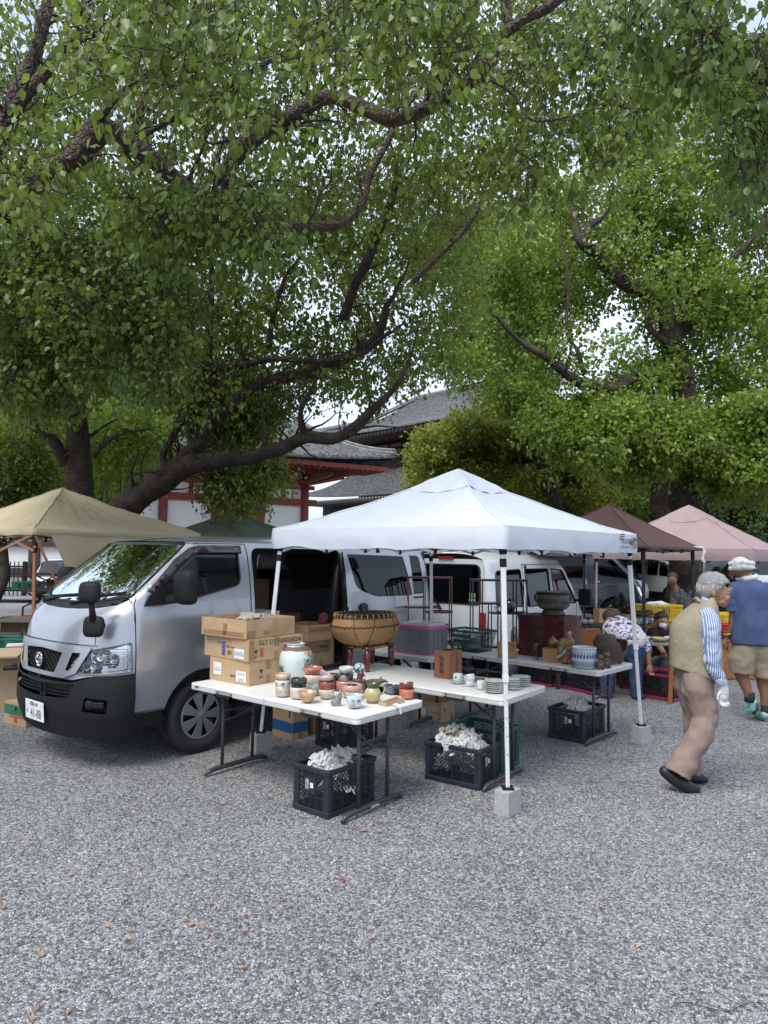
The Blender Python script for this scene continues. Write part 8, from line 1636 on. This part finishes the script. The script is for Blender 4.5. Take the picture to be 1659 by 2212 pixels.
st_m = bpy.data.materials.new('striped_shirt'); st_m.use_nodes = True; nt = st_m.node_tree; L = nt.links.new; b = nt.nodes['Principled BSDF']; tc = N(nt, 'ShaderNodeTexCoord'); wv = N(nt, 'ShaderNodeTexWave', Scale=20.0, Distortion=.5); wv.bands_direction = 'X'; wv.inputs['Detail Scale'].default_value = .6
rp = N(nt, 'ShaderNodeValToRGB'); rp.color_ramp.elements[0].position = .70; rp.color_ramp.elements[0].color = (.17, .24, .40, 1); rp.color_ramp.elements[1].position = .82; rp.color_ramp.elements[1].color = (.58, .62, .68, 1); L(tc.outputs['Object'], wv.inputs['Vector']); L(wv.outputs[0], rp.inputs[0]); L(rp.outputs[0], b.inputs['Base Color']); b.inputs['Roughness'].default_value = .85
s1_ = body('shirt_sleeve', st_m, om, [([A_(890, 740, -.15), A_(900, 820, -.185), A_(898, 950, -.205), A_(888, 1060, -.215), A_(915, 1130, -.215), A_(945, 1190, -.21)], [.068, .074, .068, .064, .052, .040])], (), .008, 1); folds(s1_, .016, .07)
s2_ = body('shirt_sleeve', st_m, om, [([A_(915, 740, .17), A_(925, 850, .235), A_(930, 1000, .25), A_(970, 1150, .25)], [.066, .07, .06, .05])], (), .01, 1); folds(s2_, .016, .07)
mb = MB(); mb.tube([A_(938, 1180, -.212), A_(962, 1225, -.21)], [.043, .042], 16); mb.obj('cuff', mat('cuff_blue', (.33, .42, .56), .85), om, smooth=True, bevel=.003)
mb = MB(); mb.tube([A_(890, 620, -.045), A_(930, 640, -.075), A_(985, 690, -.06), A_(1015, 725, -.02)], [.016, .02, .02, .008], 8); mb.obj('shirt_collar', mat('cuff_blue', (.33, .42, .56), .85), om, smooth=True)
body('glove', mat('white_glove', (.50, .51, .53), .85, 0, .06, 30, .3, 200), om, hand(A_(972, 1290, -.21), (-.15, 0, -1), (1, .2, 0), .75, .0095) + [([A_(962, 1225, -.21), A_(972, 1290, -.21)], [.033, .034])], (), .004, 1)
hd2 = body('hand', skinm, om, hand(A_(985, 1220, .25), (0, 0, -1), (1, 0, 0), .5), (), .005, 1)
mx0 = mx; mx = A_ = lambda cx, cy, y=0.: mx0(cx - (30 + 35 * max(0, (cy - 1150) / 850) if cy > 1280 else 30 * max(0, (cy - 1150) / 130)), cy, y)
trm = mat('taupe_trousers', (.255, .185, .155), .85, 0, .06, 5, .3, 12)
tr = body('trousers', trm, om, [([A_(855, 1180, -.06), A_(875, 1290, -.075), A_(935, 1480, -.09), A_(905, 1600, -.10), A_(800, 1780, -.11), A_(742, 1905, -.12)], [.135, .125, .102, .095, .088, .104]),
 ([A_(865, 1180, .06), A_(875, 1300, .09), A_(930, 1500, .10), A_(935, 1650, .11), A_(925, 1800, .12), A_(928, 1960, .12)], [.13, .115, .095, .085, .08, .078]), ([A_(860, 1130, -.04), A_(860, 1130, .04)], [.14, .14])], (), .011, 2); folds(tr, .022, .13)
shm = mat('black_shoe', (.014, .014, .016), .5)
body('shoe', shm, om, [([A_(660, 1890, -.10), A_(730, 1945, -.10), A_(830, 2000, -.10), A_(880, 2008, -.10)], [.046, .052, .048, .032])], (), .006, 2)
body('shoe', shm, om, [([A_(885, 1990, .12), A_(935, 1985, .12), A_(990, 1995, .12), A_(1025, 2003, .12)], [.045, .046, .042, .026])], (), .006, 2)
bxf = lambda cx, cy, y=0.: ((cx - 1300) * .00156, y, (1533 - cy) * .00156)
bm_ = thing('person', 'man walking away in a faded blue tee and beige shorts, white towel round his head', 'person', (4.19, 7.95, 0), R(-4)); A_ = bxf
body('body_skin', skinb, bm_, [([A_(1275, 540, .0), A_(1255, 480, .03), A_(1250, 440, .03)], [.062, .06, .07]), ([A_(1165, 600, 0), A_(1178, 760, 0), A_(1168, 850, .01), A_(1140, 925, .03)], [.055, .048, .042, .028]), ([A_(1440, 600, 0), A_(1450, 780, 0), A_(1450, 900, .04)], [.055, .045, .03]),
 ([A_(1215, 1150, 0), A_(1232, 1230, .0), A_(1262, 1330, -.03), A_(1272, 1400, -.04)], [.085, .068, .048, .042]), ([A_(1380, 1180, .03), A_(1388, 1280, .03), A_(1390, 1370, .0), A_(1382, 1440, 0)], [.085, .068, .05, .042])] + hand(A_(1128, 985, .04), (-.05, .1, -1), (1, .5, 0), .5), [(A_(1235, 440, .04), (.085, .1, .11)), (A_(1192, 470, .08), (.03, .03, .04)), (A_(1300, 455, -.02), (.012, .02, .03))], .007, 1)
tw = body('head_towel', mat('white_towel', (.62, .62, .62), .9, 0, .08, 20, .6, 40), bm_, [([A_(1175, 440, .05), A_(1230, 425, -.085), A_(1315, 430, -.02)], [.03, .038, .03]), ([A_(1172, 405, .05), A_(1235, 395, -.085), A_(1315, 400, -.02)], [.03, .036, .03])], [(A_(1240, 410, .03), (.112, .112, .088))], .006, 1); folds(tw, .008, .05)
nk = body('neck_towel', mat('white_towel', (.62, .62, .62), .9), bm_, [([A_(1225, 515, .06), A_(1250, 512, -.05), A_(1320, 500, -.055), A_(1350, 490, .03)], [.026, .032, .034, .03])], (), .007, 1); folds(nk, .008, .05)
mb = MB(); mb.tube([A_(1310, 445, -.04), A_(1340, 452, -.05), A_(1350, 470, -.04)], [.016, .012, .004], 6); mb.obj('hair', blackgl, bm_, smooth=True)
bluet = mat('faded_blue_tee', (.055, .08, .185), .9, 0, .12, 3, .3, 10, col2=(.085, .11, .22))
mb = MB(); R2 = lambda cx, cy, w, d: ell(A_(cx, cy), w * .00156 / 2, d)
mb.loft([R2(1300, 985, 292, .17), R2(1300, 920, 285, .165), R2(1300, 800, 275, .16), R2(1300, 700, 280, .155), R2(1300, 620, 296, .145), R2(1298, 575, 282, .125), R2(1292, 545, 215, .10), R2(1288, 522, 130, .075)], cap=False)
t_ = mb.obj('tee_shirt', bluet, bm_, smooth=True, solid=.01, sub=1, offset=0); folds(t_, .018, .15)
for s_ in ((1172, 575, 1178, 750), (1430, 575, 1446, 750)): q_ = body('tee_sleeve', bluet, bm_, [([A_(s_[0] + (20 if s_[0] < 1300 else -20), s_[1], 0), A_(s_[0], s_[1] + 60, 0), A_(s_[2], s_[3], 0)], [.068, .076, .082])], (), .009, 1); folds(q_, .01, .1)
sh_ = body('shorts', mat('beige_shorts', (.30, .245, .17), .85, 0, .07, 5, .3, 12), bm_, [([A_(1260, 1010, 0), A_(1225, 1100, 0), A_(1222, 1200, 0)], [.15, .145, .125]), ([A_(1350, 1010, 0), A_(1385, 1110, .02), A_(1390, 1225, .02)], [.15, .14, .12])], (), .012, 2); folds(sh_, .022, .14)
mint = mat('mint_shoe', (.20, .50, .44), .6, 0, .15, 30, col2=(.35, .58, .5)); blk_s = mat('dark_sock', (.02, .025, .03), .9)
for a, b_, c_ in ((1272, 1345, (1255, 1470)), (1384, 1435, (1372, 1512))):
 mb = MB(); mb.tube([A_(a, b_ - 15, -.03), A_(a, b_ + 50, -.03)], [.055, .056], 14); mb.obj('sock', blk_s, bm_, smooth=True)
body('shoe', mint, bm_, [([A_(1290, 1395, -.03), A_(1300, 1440, -.02), A_(1282, 1478, .06)], [.05, .054, .042])], (), .007, 2); mb = MB(); mb.tube([A_(1318, 1400, -.075), A_(1312, 1440, -.08), A_(1290, 1480, -.05)], [.026, .032, .028], 12, flat=.5); mb.obj('sole', mat('sole_dark', (.05, .06, .07), .8), bm_, smooth=True)
body('shoe', mint, bm_, [([A_(1375, 1480, -.04), A_(1378, 1502, .03), A_(1370, 1508, .15)], [.05, .05, .038])], (), .007, 2)
mb = MB(); mb.tube([Vector(A_(1142, 918, .03)) + Vector((.034 * math.cos(t), .034 * math.sin(t), .01 * math.cos(t))) for t in np.linspace(0, 6.283, 17)], .007, 6); mb.obj('bracelet', yellow, bm_, smooth=True); mb = MB(); mb.tube([Vector(A_(1138, 932, .03)) + Vector((.032 * math.cos(t), .032 * math.sin(t), 0)) for t in np.linspace(0, 6.283, 17)], .006, 6); mb.obj('wrist_beads', blackgl, bm_, smooth=True)
wxf = lambda cx, cy, y=0.: ((cx - 380) * .00176, y, (1375 - cy) * .00176); A_ = wxf
floral = bpy.data.materials.new('floral_blouse'); floral.use_nodes = True; nt = floral.node_tree; L = nt.links.new; b = nt.nodes['Principled BSDF']; tc = N(nt, 'ShaderNodeTexCoord'); vv = N(nt, 'ShaderNodeTexNoise', Scale=17.0, Detail=3.0, Distortion=1.0); L(tc.outputs['Object'], vv.inputs['Vector'])
rp = N(nt, 'ShaderNodeValToRGB'); cr = rp.color_ramp; cr.elements[0].color = (.03, .025, .06, 1); cr.elements[0].position = .36; cr.elements[1].color = (.62, .61, .66, 1); cr.elements[1].position = .52; e = cr.elements.new(.43); e.color = (.20, .12, .30, 1); e = cr.elements.new(.62); e.color = (.62, .61, .66, 1); e = cr.elements.new(.66); e.color = (.22, .20, .38, 1); L(vv.outputs[0], rp.inputs[0]); L(rp.outputs[0], b.inputs['Base Color']); b.inputs['Roughness'].default_value = .85
wo = thing('person', 'woman in a purple floral blouse and jeans bending over behind the rear table', 'person', (3.16, 9.05, 0), 0)
body('body_skin', skinm, wo, [([A_(500, 930, .1), A_(535, 1040, .0), A_(535, 1110, -.02)], [.05, .04, .03]), ([A_(330, 850, .35), A_(340, 810, .45)], [.06, .06])] + hand(A_(545, 1145, -.02), (.1, 0, -1), (1, .3, 0), .6), [(A_(345, 815, .48), (.09, .11, .1))], .009, 1)
q_ = body('blouse', floral, wo, [([A_(430, 950, 0), A_(400, 900, .12), A_(350, 870, .28)], [.17, .175, .16]), ([A_(370, 950, 0), A_(330, 905, .12), A_(300, 880, .25)], [.14, .15, .13]), ([A_(450, 880, .2), A_(500, 940, .1), A_(530, 1040, 0)], [.10, .085, .065])], (), .014, 2); folds(q_, .022, .14)
q_ = body('jeans', mat('blue_jeans', (.035, .065, .14), .85, 0, .2, 8, .2, 30), wo, [([A_(420, 975, 0), A_(440, 1100, 0), A_(445, 1230, 0), A_(448, 1350, 0)], [.16, .115, .09, .075]), ([A_(350, 990, .06), A_(275, 1120, .06), A_(240, 1230, .06), A_(238, 1340, .06)], [.15, .11, .088, .075])], (), .013, 2); folds(q_, .018, .14)
body('hair', mat('brown_hair', (.06, .03, .02), .7, 0, .3, 40), wo, (), [(A_(350, 800, .48), (.11, .12, .10)), (A_(395, 790, .45), (.05, .06, .07))], .01, 1)
for a, y_ in ((460, -.02), (232, .03)): body('shoe', mat('canvas_shoe', (.03, .03, .035), .7), wo, [([A_(a - 25, 1355, y_), A_(a + 25, 1358, y_)], [.045, .04])], (), .009, 1)
sxf = lambda cx, cy, y=0.: ((cx - 640) * .00205, y, (1170 - cy) * .00205 + .06); A_ = sxf
se = thing('person', 'seated seller in a black printed tee and white face mask behind the bowls', 'person', (Y(*cF(640, 900), 10.6).x, 10.6, 0), 0)
body('body_skin', skinm, se, [([A_(655, 850), A_(645, 800)], [.055, .055]), ([A_(570, 900, -.05), A_(600, 1000, -.28), A_(580, 1010, -.42)], [.05, .04, .03]), ([A_(710, 900, -.05), A_(690, 1000, -.25), A_(610, 1005, -.42)], [.05, .04, .03])] + hand(A_(575, 1005, -.45), (-.6, -.6, 0), (.4, -.6, .6), .6), [(A_(638, 778, -.02), (.085, .095, .115)), (A_(628, 775, -.11), (.018, .02, .022)), (A_(676, 790, 0), (.015, .02, .03))], .008, 1)
body('hair', mat('dark_brown_hair', (.04, .022, .018), .6, 0, .3, 50, .4, 90), se, (), [(A_(642, 752, .01), (.105, .105, .09)), (A_(630, 742, -.06), (.085, .05, .05)), (A_(675, 770, .03), (.04, .07, .08))], .008, 1)
body('face_mask', mat('white_mask', (.68, .68, .69), .8), se, (), [(A_(631, 808, -.08), (.058, .055, .045)), (A_(650, 800, -.04), (.06, .05, .03))], .007, 1)
q_ = body('tee_shirt', mat('black_tee', (.012, .013, .016), .9, 0, .15, 6), se, [([A_(640, 1080, .05), A_(640, 980, .02), A_(640, 890, 0)], [.17, .165, .15]), ([A_(575, 870, 0), A_(705, 870, 0)], [.08, .08]), ([A_(570, 870, 0), A_(570, 930, -.1)], [.085, .075]), ([A_(710, 870, 0), A_(712, 930, -.1)], [.085, .075])], (), .012, 2); folds(q_, .01, .1)
text(se, 'ROYAL FLASH', .05, Vector(A_(638, 905, -.178)), (1, 0, 0), (0, .1, 1), platew, 'shirt_print')
q_ = body('jeans', mat('pale_jeans', (.12, .17, .23), .85), se, [([A_(600, 1090, 0), A_(580, 1060, -.4), A_(600, 1120, -.5)], [.12, .095, .07]), ([A_(690, 1090, 0), A_(690, 1060, -.38), A_(660, 1120, -.55)], [.12, .095, .07])], (), .014, 2)
mb = MB(); mb.box((0, .05, .11), (.4, .35, .2)); o = mb.obj('seat_box', cbd); o.location = se.location; tag(o, 'low box the seated seller sits on', 'box')
for (px, py, d_, lb, hc, topm, lean, hatc) in ((cF(800, 560)[0], cF(800, 450)[1], 13.5, 'man in a dark patterned shirt leaning over by the big trunk', 'dark_brown_hair', mat('dark_pattern', (.03, .03, .035), .9, 0, .5, 25, col2=(.10, .10, .11)), -.22, 0), (cF(1120, 400)[0], cF(1120, 375)[1], 15, 'man in black looking down behind the grey-haired man', 'dark_brown_hair', mat('black_tee', (.012, .013, .016), .9), .05, 1)):
 q = Y(px, py, d_); H_ = q.z; pr = thing('person', lb, 'person', (q.x, q.y, 0), 0)
 body('body_skin', skinb, pr, [([(lean * .75, -.05, H_ - .34), (lean, -.05, H_ - .2)], [.06, .055]), ([(-.2, 0, H_ - .42), (-.24, -.1, H_ - .7), (-.2, -.3, H_ - .85)], [.05, .042, .03]), ([(.2, 0, H_ - .42), (.2, -.15, H_ - .7), (.05, -.3, H_ - .8)], [.05, .042, .03])] + hand((-.2, -.33, H_ - .88), (0, -.7, -.5), (1, 0, 0), .5), [((lean * 1.1, -.06, H_ - .12), (.085, .1, .12))], .01, 1)
 body('shirt', topm, pr, [([(0, 0, H_ - .85), (0, 0, H_ - .6), (lean * .5, 0, H_ - .42), (lean * .72, -.02, H_ - .32), (lean * .8, -.03, H_ - .27)], [.17, .18, .15, .09, .06]), ([(-.17, 0, H_ - .40), (-.22, -.04, H_ - .6)], [.08, .07]), ([(.17, 0, H_ - .40), (.21, -.04, H_ - .6)], [.08, .07])], (), .014, 2)
 body('trousers', mat('dark_trousers', (.03, .03, .035), .9), pr, [([(-.08, 0, H_ - .88), (-.1, 0, .5), (-.1, 0, .06)], [.13, .09, .075]), ([(.08, 0, H_ - .88), (.1, 0, .5), (.1, 0, .06)], [.13, .09, .075])], (), .014, 1)
 body('hair', MATS[hc], pr, (), [((lean * 1.1 + .015, -.04, H_ - .065), (.10, .11, .09))], .01, 1)
darkw = mat('stall_dark_wood', (.03, .02, .016), .5, 0, .2, 6); orangew = mat('orange_board', (.30, .11, .035), .6, 0, .1, 3); palew = mat('pale_paulownia', (.50, .33, .16), .6, 0, .08, 3, stretch=(1, 1, 8))
def simple_table(label, P, rz, w, d, h, m_, th=.03, apron=False):
 t = thing('table', label, 'table', (P[0], P[1], 0), rz); mb = MB(); mb.box((0, 0, h - th / 2), (w, d, th)); mb.obj('tabletop', m_, t, bevel=.004)
 for x in (-w / 2 + .04, w / 2 - .04):
  for y in (-d / 2 + .04, d / 2 - .04): mb = MB(); mb.box((x, y, (h - th) / 2), (.045, .045, h - th - .002)); mb.obj('leg', m_, t)
 if apron: mb = MB(); mb.box((0, -d / 2 + .012, h / 2 - .02), (w - .02, .02, h - .08)); mb.obj('apron', m_, t)
 return t
def at(cx, cy, y): return Y(*cF(cx, cy), y)
t1 = simple_table('low black table with small ornaments left of the brown tent leg', at(60, 800, 9.9), R(8), 1.0, .5, .86, darkw)
for i, (cx, lb, m_) in enumerate(((-25, 'small dark burner on the low black table', iron), (20, 'small red ornament on the low black table', mat('red_ornament', (.35, .06, .04), .4)), (75, 'small grey lidded cup on the low black table', stone), (120, 'small pale cup at the right end of the low black table', stone))):
 q = at(cx, 750, 9.8); mb = MB(); mb.lathe([(0, 0), (.03, 0), (.05, .03), (.045, .06), (.02, .08), (0, .09)], 16, cap=False); o = mb.obj('ornament', m_, smooth=True); o.location = (q.x, q.y, .862); tag(o, lb, 'ornament')
q = at(180, 835, 10.6); bx_ = simple_table('brown board table under the tied wooden box', at(330, 850, 10.9), R(3), 1.5, .6, .78, orangew, apron=True)
def tied(label, cx, cy, d, w, h, z):
 q = at(cx, cy, d); r = thing('tied_box', label, 'box', (q.x, q.y, z), R(5)); mb = MB(); mb.box((w / 2, .12, h / 2), (w, .24, h)); mb.obj('box_body', palew, r, bevel=.003); mb = MB(); mb.box((w / 2, .12, h / 2), (.012, .25, h + .008)); mb.box((w / 2, .12, h * .97), (w + .006, .012, .01)); mb.obj('cord', mat('cord_grey', (.12, .11, .10), .8), r)
tied('pale wooden box tied with dark cord on the brown board table', 180, 830, 10.7, .30, .235, .782); tied('smaller wooden box behind the tied box, left of the white tent leg', 375, 800, 11.0, .16, .12, .782)
for i, (cx, cy, d, r_, lb) in enumerate(((455, 838, 10.7, .085, 'blue and white bowl left of the black tent leg'), (500, 840, 10.7, .08, 'patterned bowl against the black tent leg'), (535, 825, 10.9, .09, 'white bowl stack behind the black tent leg'), (225, 880, 9.8, .075, 'blue and white bowl on the floor table near the brazier'))):
 q = at(cx, cy, d); o = bowl(lb, (q.x, q.y, .782 if i < 3 else q.z - .02), r_, .09, P_cup, mat('blue_white_bowl', (.5, .53, .55), .2, 0, .1, 30, col2=(.08, .12, .3), c2pos=(.52, .56)), group='blue and white bowls on the back stall')
t2 = simple_table('grey folding table of pale bowls in front of the seated seller', (at(640, 960, 9.95).x + .0, 9.95, 0), R(2), .95, .45, at(640, 965, 9.75).z, greypl, .03)
zt2 = at(640, 965, 9.75).z
for i, (dx, dy, r_, m_, lb) in enumerate(((-.05, -.05, .11, mat('yellow_bowl', (.5, .45, .2), .3), 'yellow oval bowl in the middle of the grey table'), (-.22, .05, .09, wcup, 'white bowl left of the yellow bowl'), (.15, .06, .09, wcup, 'white bowl right of the yellow bowl'), (-.36, -.02, .08, mat('blue_white_bowl', (.5, .53, .55), .2), 'blue patterned bowl at the left end of the grey table'), (.32, -.06, .09, celad, 'pale green bowl at the right end of the grey table'))): bowl(lb, (t2.location.x + dx, t2.location.y + dy, zt2 + .002), r_, .06, P_fl, m_, group='bowls on the grey table')
q = at(690, 960, 9.0); mb = MB(); mb.box((0, 0, .38), (.05, .5, .76)); o = mb.obj('orange_board', orangew, bevel=.004); o.location = (q.x, 9.0, 0); o.rotation_euler = (0, R(3), R(-20)); tag(o, 'upright orange-brown board beside the grey-haired man, left', 'board')
t3 = simple_table('orange-brown cabinet table between the two walking men', (at(1090, 950, 10.8).x, 10.8, 0), R(4), 1.0, .5, at(1090, 900, 10.6).z, orangew, .03, True)
ycr = lambda label, cx, cy, d, w, h, z: crate(label, Vector((at(cx, cy, d).x, d, z)), R(6), w, .36, h, yellow, lattice='g', group='yellow crates')
ycr('yellow crate on top, printed with black characters, before the big trunk', 520, 700, 12.6, .70, .30, .66); ycr('yellow crate under the printed yellow crate', 545, 800, 12.7, .70, .30, .33); ycr('lowest yellow crate of the pile before the big trunk', 560, 900, 12.8, .70, .30, 0)
yc3 = ycr('yellow crate between the two walking men', 1040, 840, 11.4, .42, .26, .66)
for i, o in enumerate([o for o in bpy.data.objects if (o.get('label') or '').startswith('yellow crate on top')]): ftxt(o, 'R', '滝口', .09, .38, .2, inkb, flip=False); o2 = crumple('plastic_sheet', paperw, (0, 0, 0), (.18, .12, .06), 91); o2.location = o.location + Vector((.3, .2, .3)); tag(o2, 'crumpled white plastic on the top yellow crate', 'plastic')
q = at(1120, 870, 10.6); rb = thing('red_tray_stack', 'stack of bright red trays on the orange-brown cabinet', 'tray', (q.x, 10.6, zt_ if False else at(1090, 900, 10.6).z))
for k in range(4): mb = MB(); mb.box((0, 0, .02 + .045 * k), (.24, .2, .025)); mb.box((0, 0, .035 + .045 * k), (.20, .17, .02)); mb.obj('tray', mat('red_plastic', (.45, .03, .02), .5), rb, bevel=.004)
t4 = simple_table('dark reddish bench of metal scrap left of the yellow crates', at(470, 720, 12.2), R(4), .75, .35, .80, redwood)
o = crumple('metal_curio', mat('brass_scrap', (.16, .10, .04), .5, .6, .4, 30), (0, 0, 0), (.25, .1, .06), 95, 34, k=1.6); o.location = (t4.location.x + .05, 12.2, .85); tag(o, 'heap of brass curios on the dark reddish bench', 'curios')
o = crumple('metal_curio', mat('dark_scrap', (.03, .025, .02), .5, .4, .4, 30), (0, 0, 0), (.14, .1, .2), 96, 34, k=1.6); o.location = (t4.location.x - .3, 12.3, .98); tag(o, 'dark tall curio at the left end of the reddish bench', 'curios')
q = at(948, 265, 9.7); r = thing('hanging_tag', 'white crumpled tag hanging on strings from the brown tent corner', 'tag', q); mb = MB(); mb.grid(lambda a, b: (.04 * (b - .5) + .02 * math.sin(a * 7), .01 * math.sin(a * 9 + b * 4), -.19 * a), 8, 3); mb.obj('paper', paperw, r, solid=.002); mb = MB(); mb.tube([(.0, 0, -.18), (-.01, 0, -.42)], .002, 4); mb.tube([(.01, 0, -.18), (.02, 0, -.42)], .002, 4); mb.obj('string', paperw, r)
for i, (px, d_, rz, lb) in enumerate(((1400, 24, 150, 'white van partly hidden behind the right leg of the white tent'), (1560, 21, 62, 'white van nose on behind the blue-shirted man'), (1640, 26, 80, 'pale van with a wide windscreen at the right frame edge'), (1505, 27, 100, 'far white van right of the big trunk'), (112, 25, 100, 'white car behind the copper tent leg at the far left'))):
 q = Y(px, 1260, d_); back_van('white_van', lb, (q.x, d_, 0), R(rz), kei if i != 2 else hi, white, (.85, 2.75) if i != 2 else (1.0, 3.57), kw if i != 2 else hw, rpoly([(-.5, 1.15), (.5, 1.15), (.5, 1.65), (-.5, 1.65)], .08), 1.03 if i != 2 else 1.2, .28 if i != 2 else .33, 1.76 if i != 2 else 1.88, glassm=sideglass).scale = (1, 1, .78 if i == 4 else 1)
def hedge(label, x0, x1, y, h, n, seed):
 t = thing('hedge', label, 'hedge', ((x0 + x1) / 2, y, 0)); C = [(x0 + (x1 - x0) * i / 28 - (x0 + x1) / 2, random.uniform(-.6, .6), h * k) for i in range(29) for k in (.25, .6, .85)]; foliage('leaves', t, C, [h * .32] * len(C), n, .16, lm_ever, seed=seed, hang=.2, twig=False)
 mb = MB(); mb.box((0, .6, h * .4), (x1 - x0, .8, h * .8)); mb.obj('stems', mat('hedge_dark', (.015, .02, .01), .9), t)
hedge('long dark hedge closing the view at the right behind the parked vans', 6, 40, 34, 4.2, 90000, 71)
for i, (cx, cy, d_, w, h, lb) in enumerate(((120, 1250, 17, 2.6, .82, 'black bench table at the far left under the khaki tent'), (300, 1400, 14.5, 3.2, .74, 'second black bench table nearer the camera at the left'), (60, 1510, 13, 2.4, .5, 'low grey bench at the left behind the copper leg'))):
 q = Y(*cK(cx, cy), d_); simple_table(lb, (q.x - .3, d_, 0), R(3), w, .6, h, blackpl if i < 2 else greyint)
gcr = mat('emerald_crate', (.01, .13, .085), .5)
for i, (cx, cy, d_, w, z, h, lb) in enumerate(((270, 1240, 16.9, .62, .82, .2, 'green crate on the far black bench table, left one'), (450, 1240, 16.9, .62, .82, .2, 'green crate on the far black bench table, right one'), (-40, 1890, 12.6, .9, 0, .22, 'long green crate on the gravel at the left edge'), (330, 1870, 12.8, .4, 0, .2, 'short green crate on the gravel by the copper leg'))):
 q = Y(*cK(cx, cy), d_); crate(lb, (q.x, d_ - .15, z), R(3), w, .35, h, gcr, lattice='g')
for i, (cx, cy, d_, w, h, z, lb) in enumerate(((20, 1780, 13.2, .85, .28, .0, 'wide carton on the gravel above the long green crate'), (330, 1780, 13.4, .4, .28, 0, 'carton beside the wide carton at the left'), (840, 1250, 15, .5, .34, .82, 'carton beside the folding chair at the left'))):
 q = Y(*cK(cx, cy), d_); carton(lb, (q.x, d_, z if i == 2 else .24), R(3), w, .3, h, cbd)
q = Y(*cK(720, 1250), 14.6); fc = thing('folding_chair', 'red-brown folding stool frame with crossed bars at the left', 'chair', (q.x, 14.6, 0)); mb = MB()
for y in (0, .35):
 for z0 in (.6, .95): mb.bar((-.35, y, z0), (.35, y, z0 + .33), .03, .03); mb.bar((.35, y, z0), (-.35, y, z0 + .33), .03, .03)
mb.box((0, .17, .93), (.75, .4, .03)); mb.box((0, .17, 1.29), (.8, .4, .03)); mb.bar((-.35, 0, 0), (-.35, 0, .6), .03); mb.bar((.35, 0, 0), (.35, 0, .6), .03); mb.obj('frame', mat('red_brown_frame', (.08, .02, .015), .4), fc)
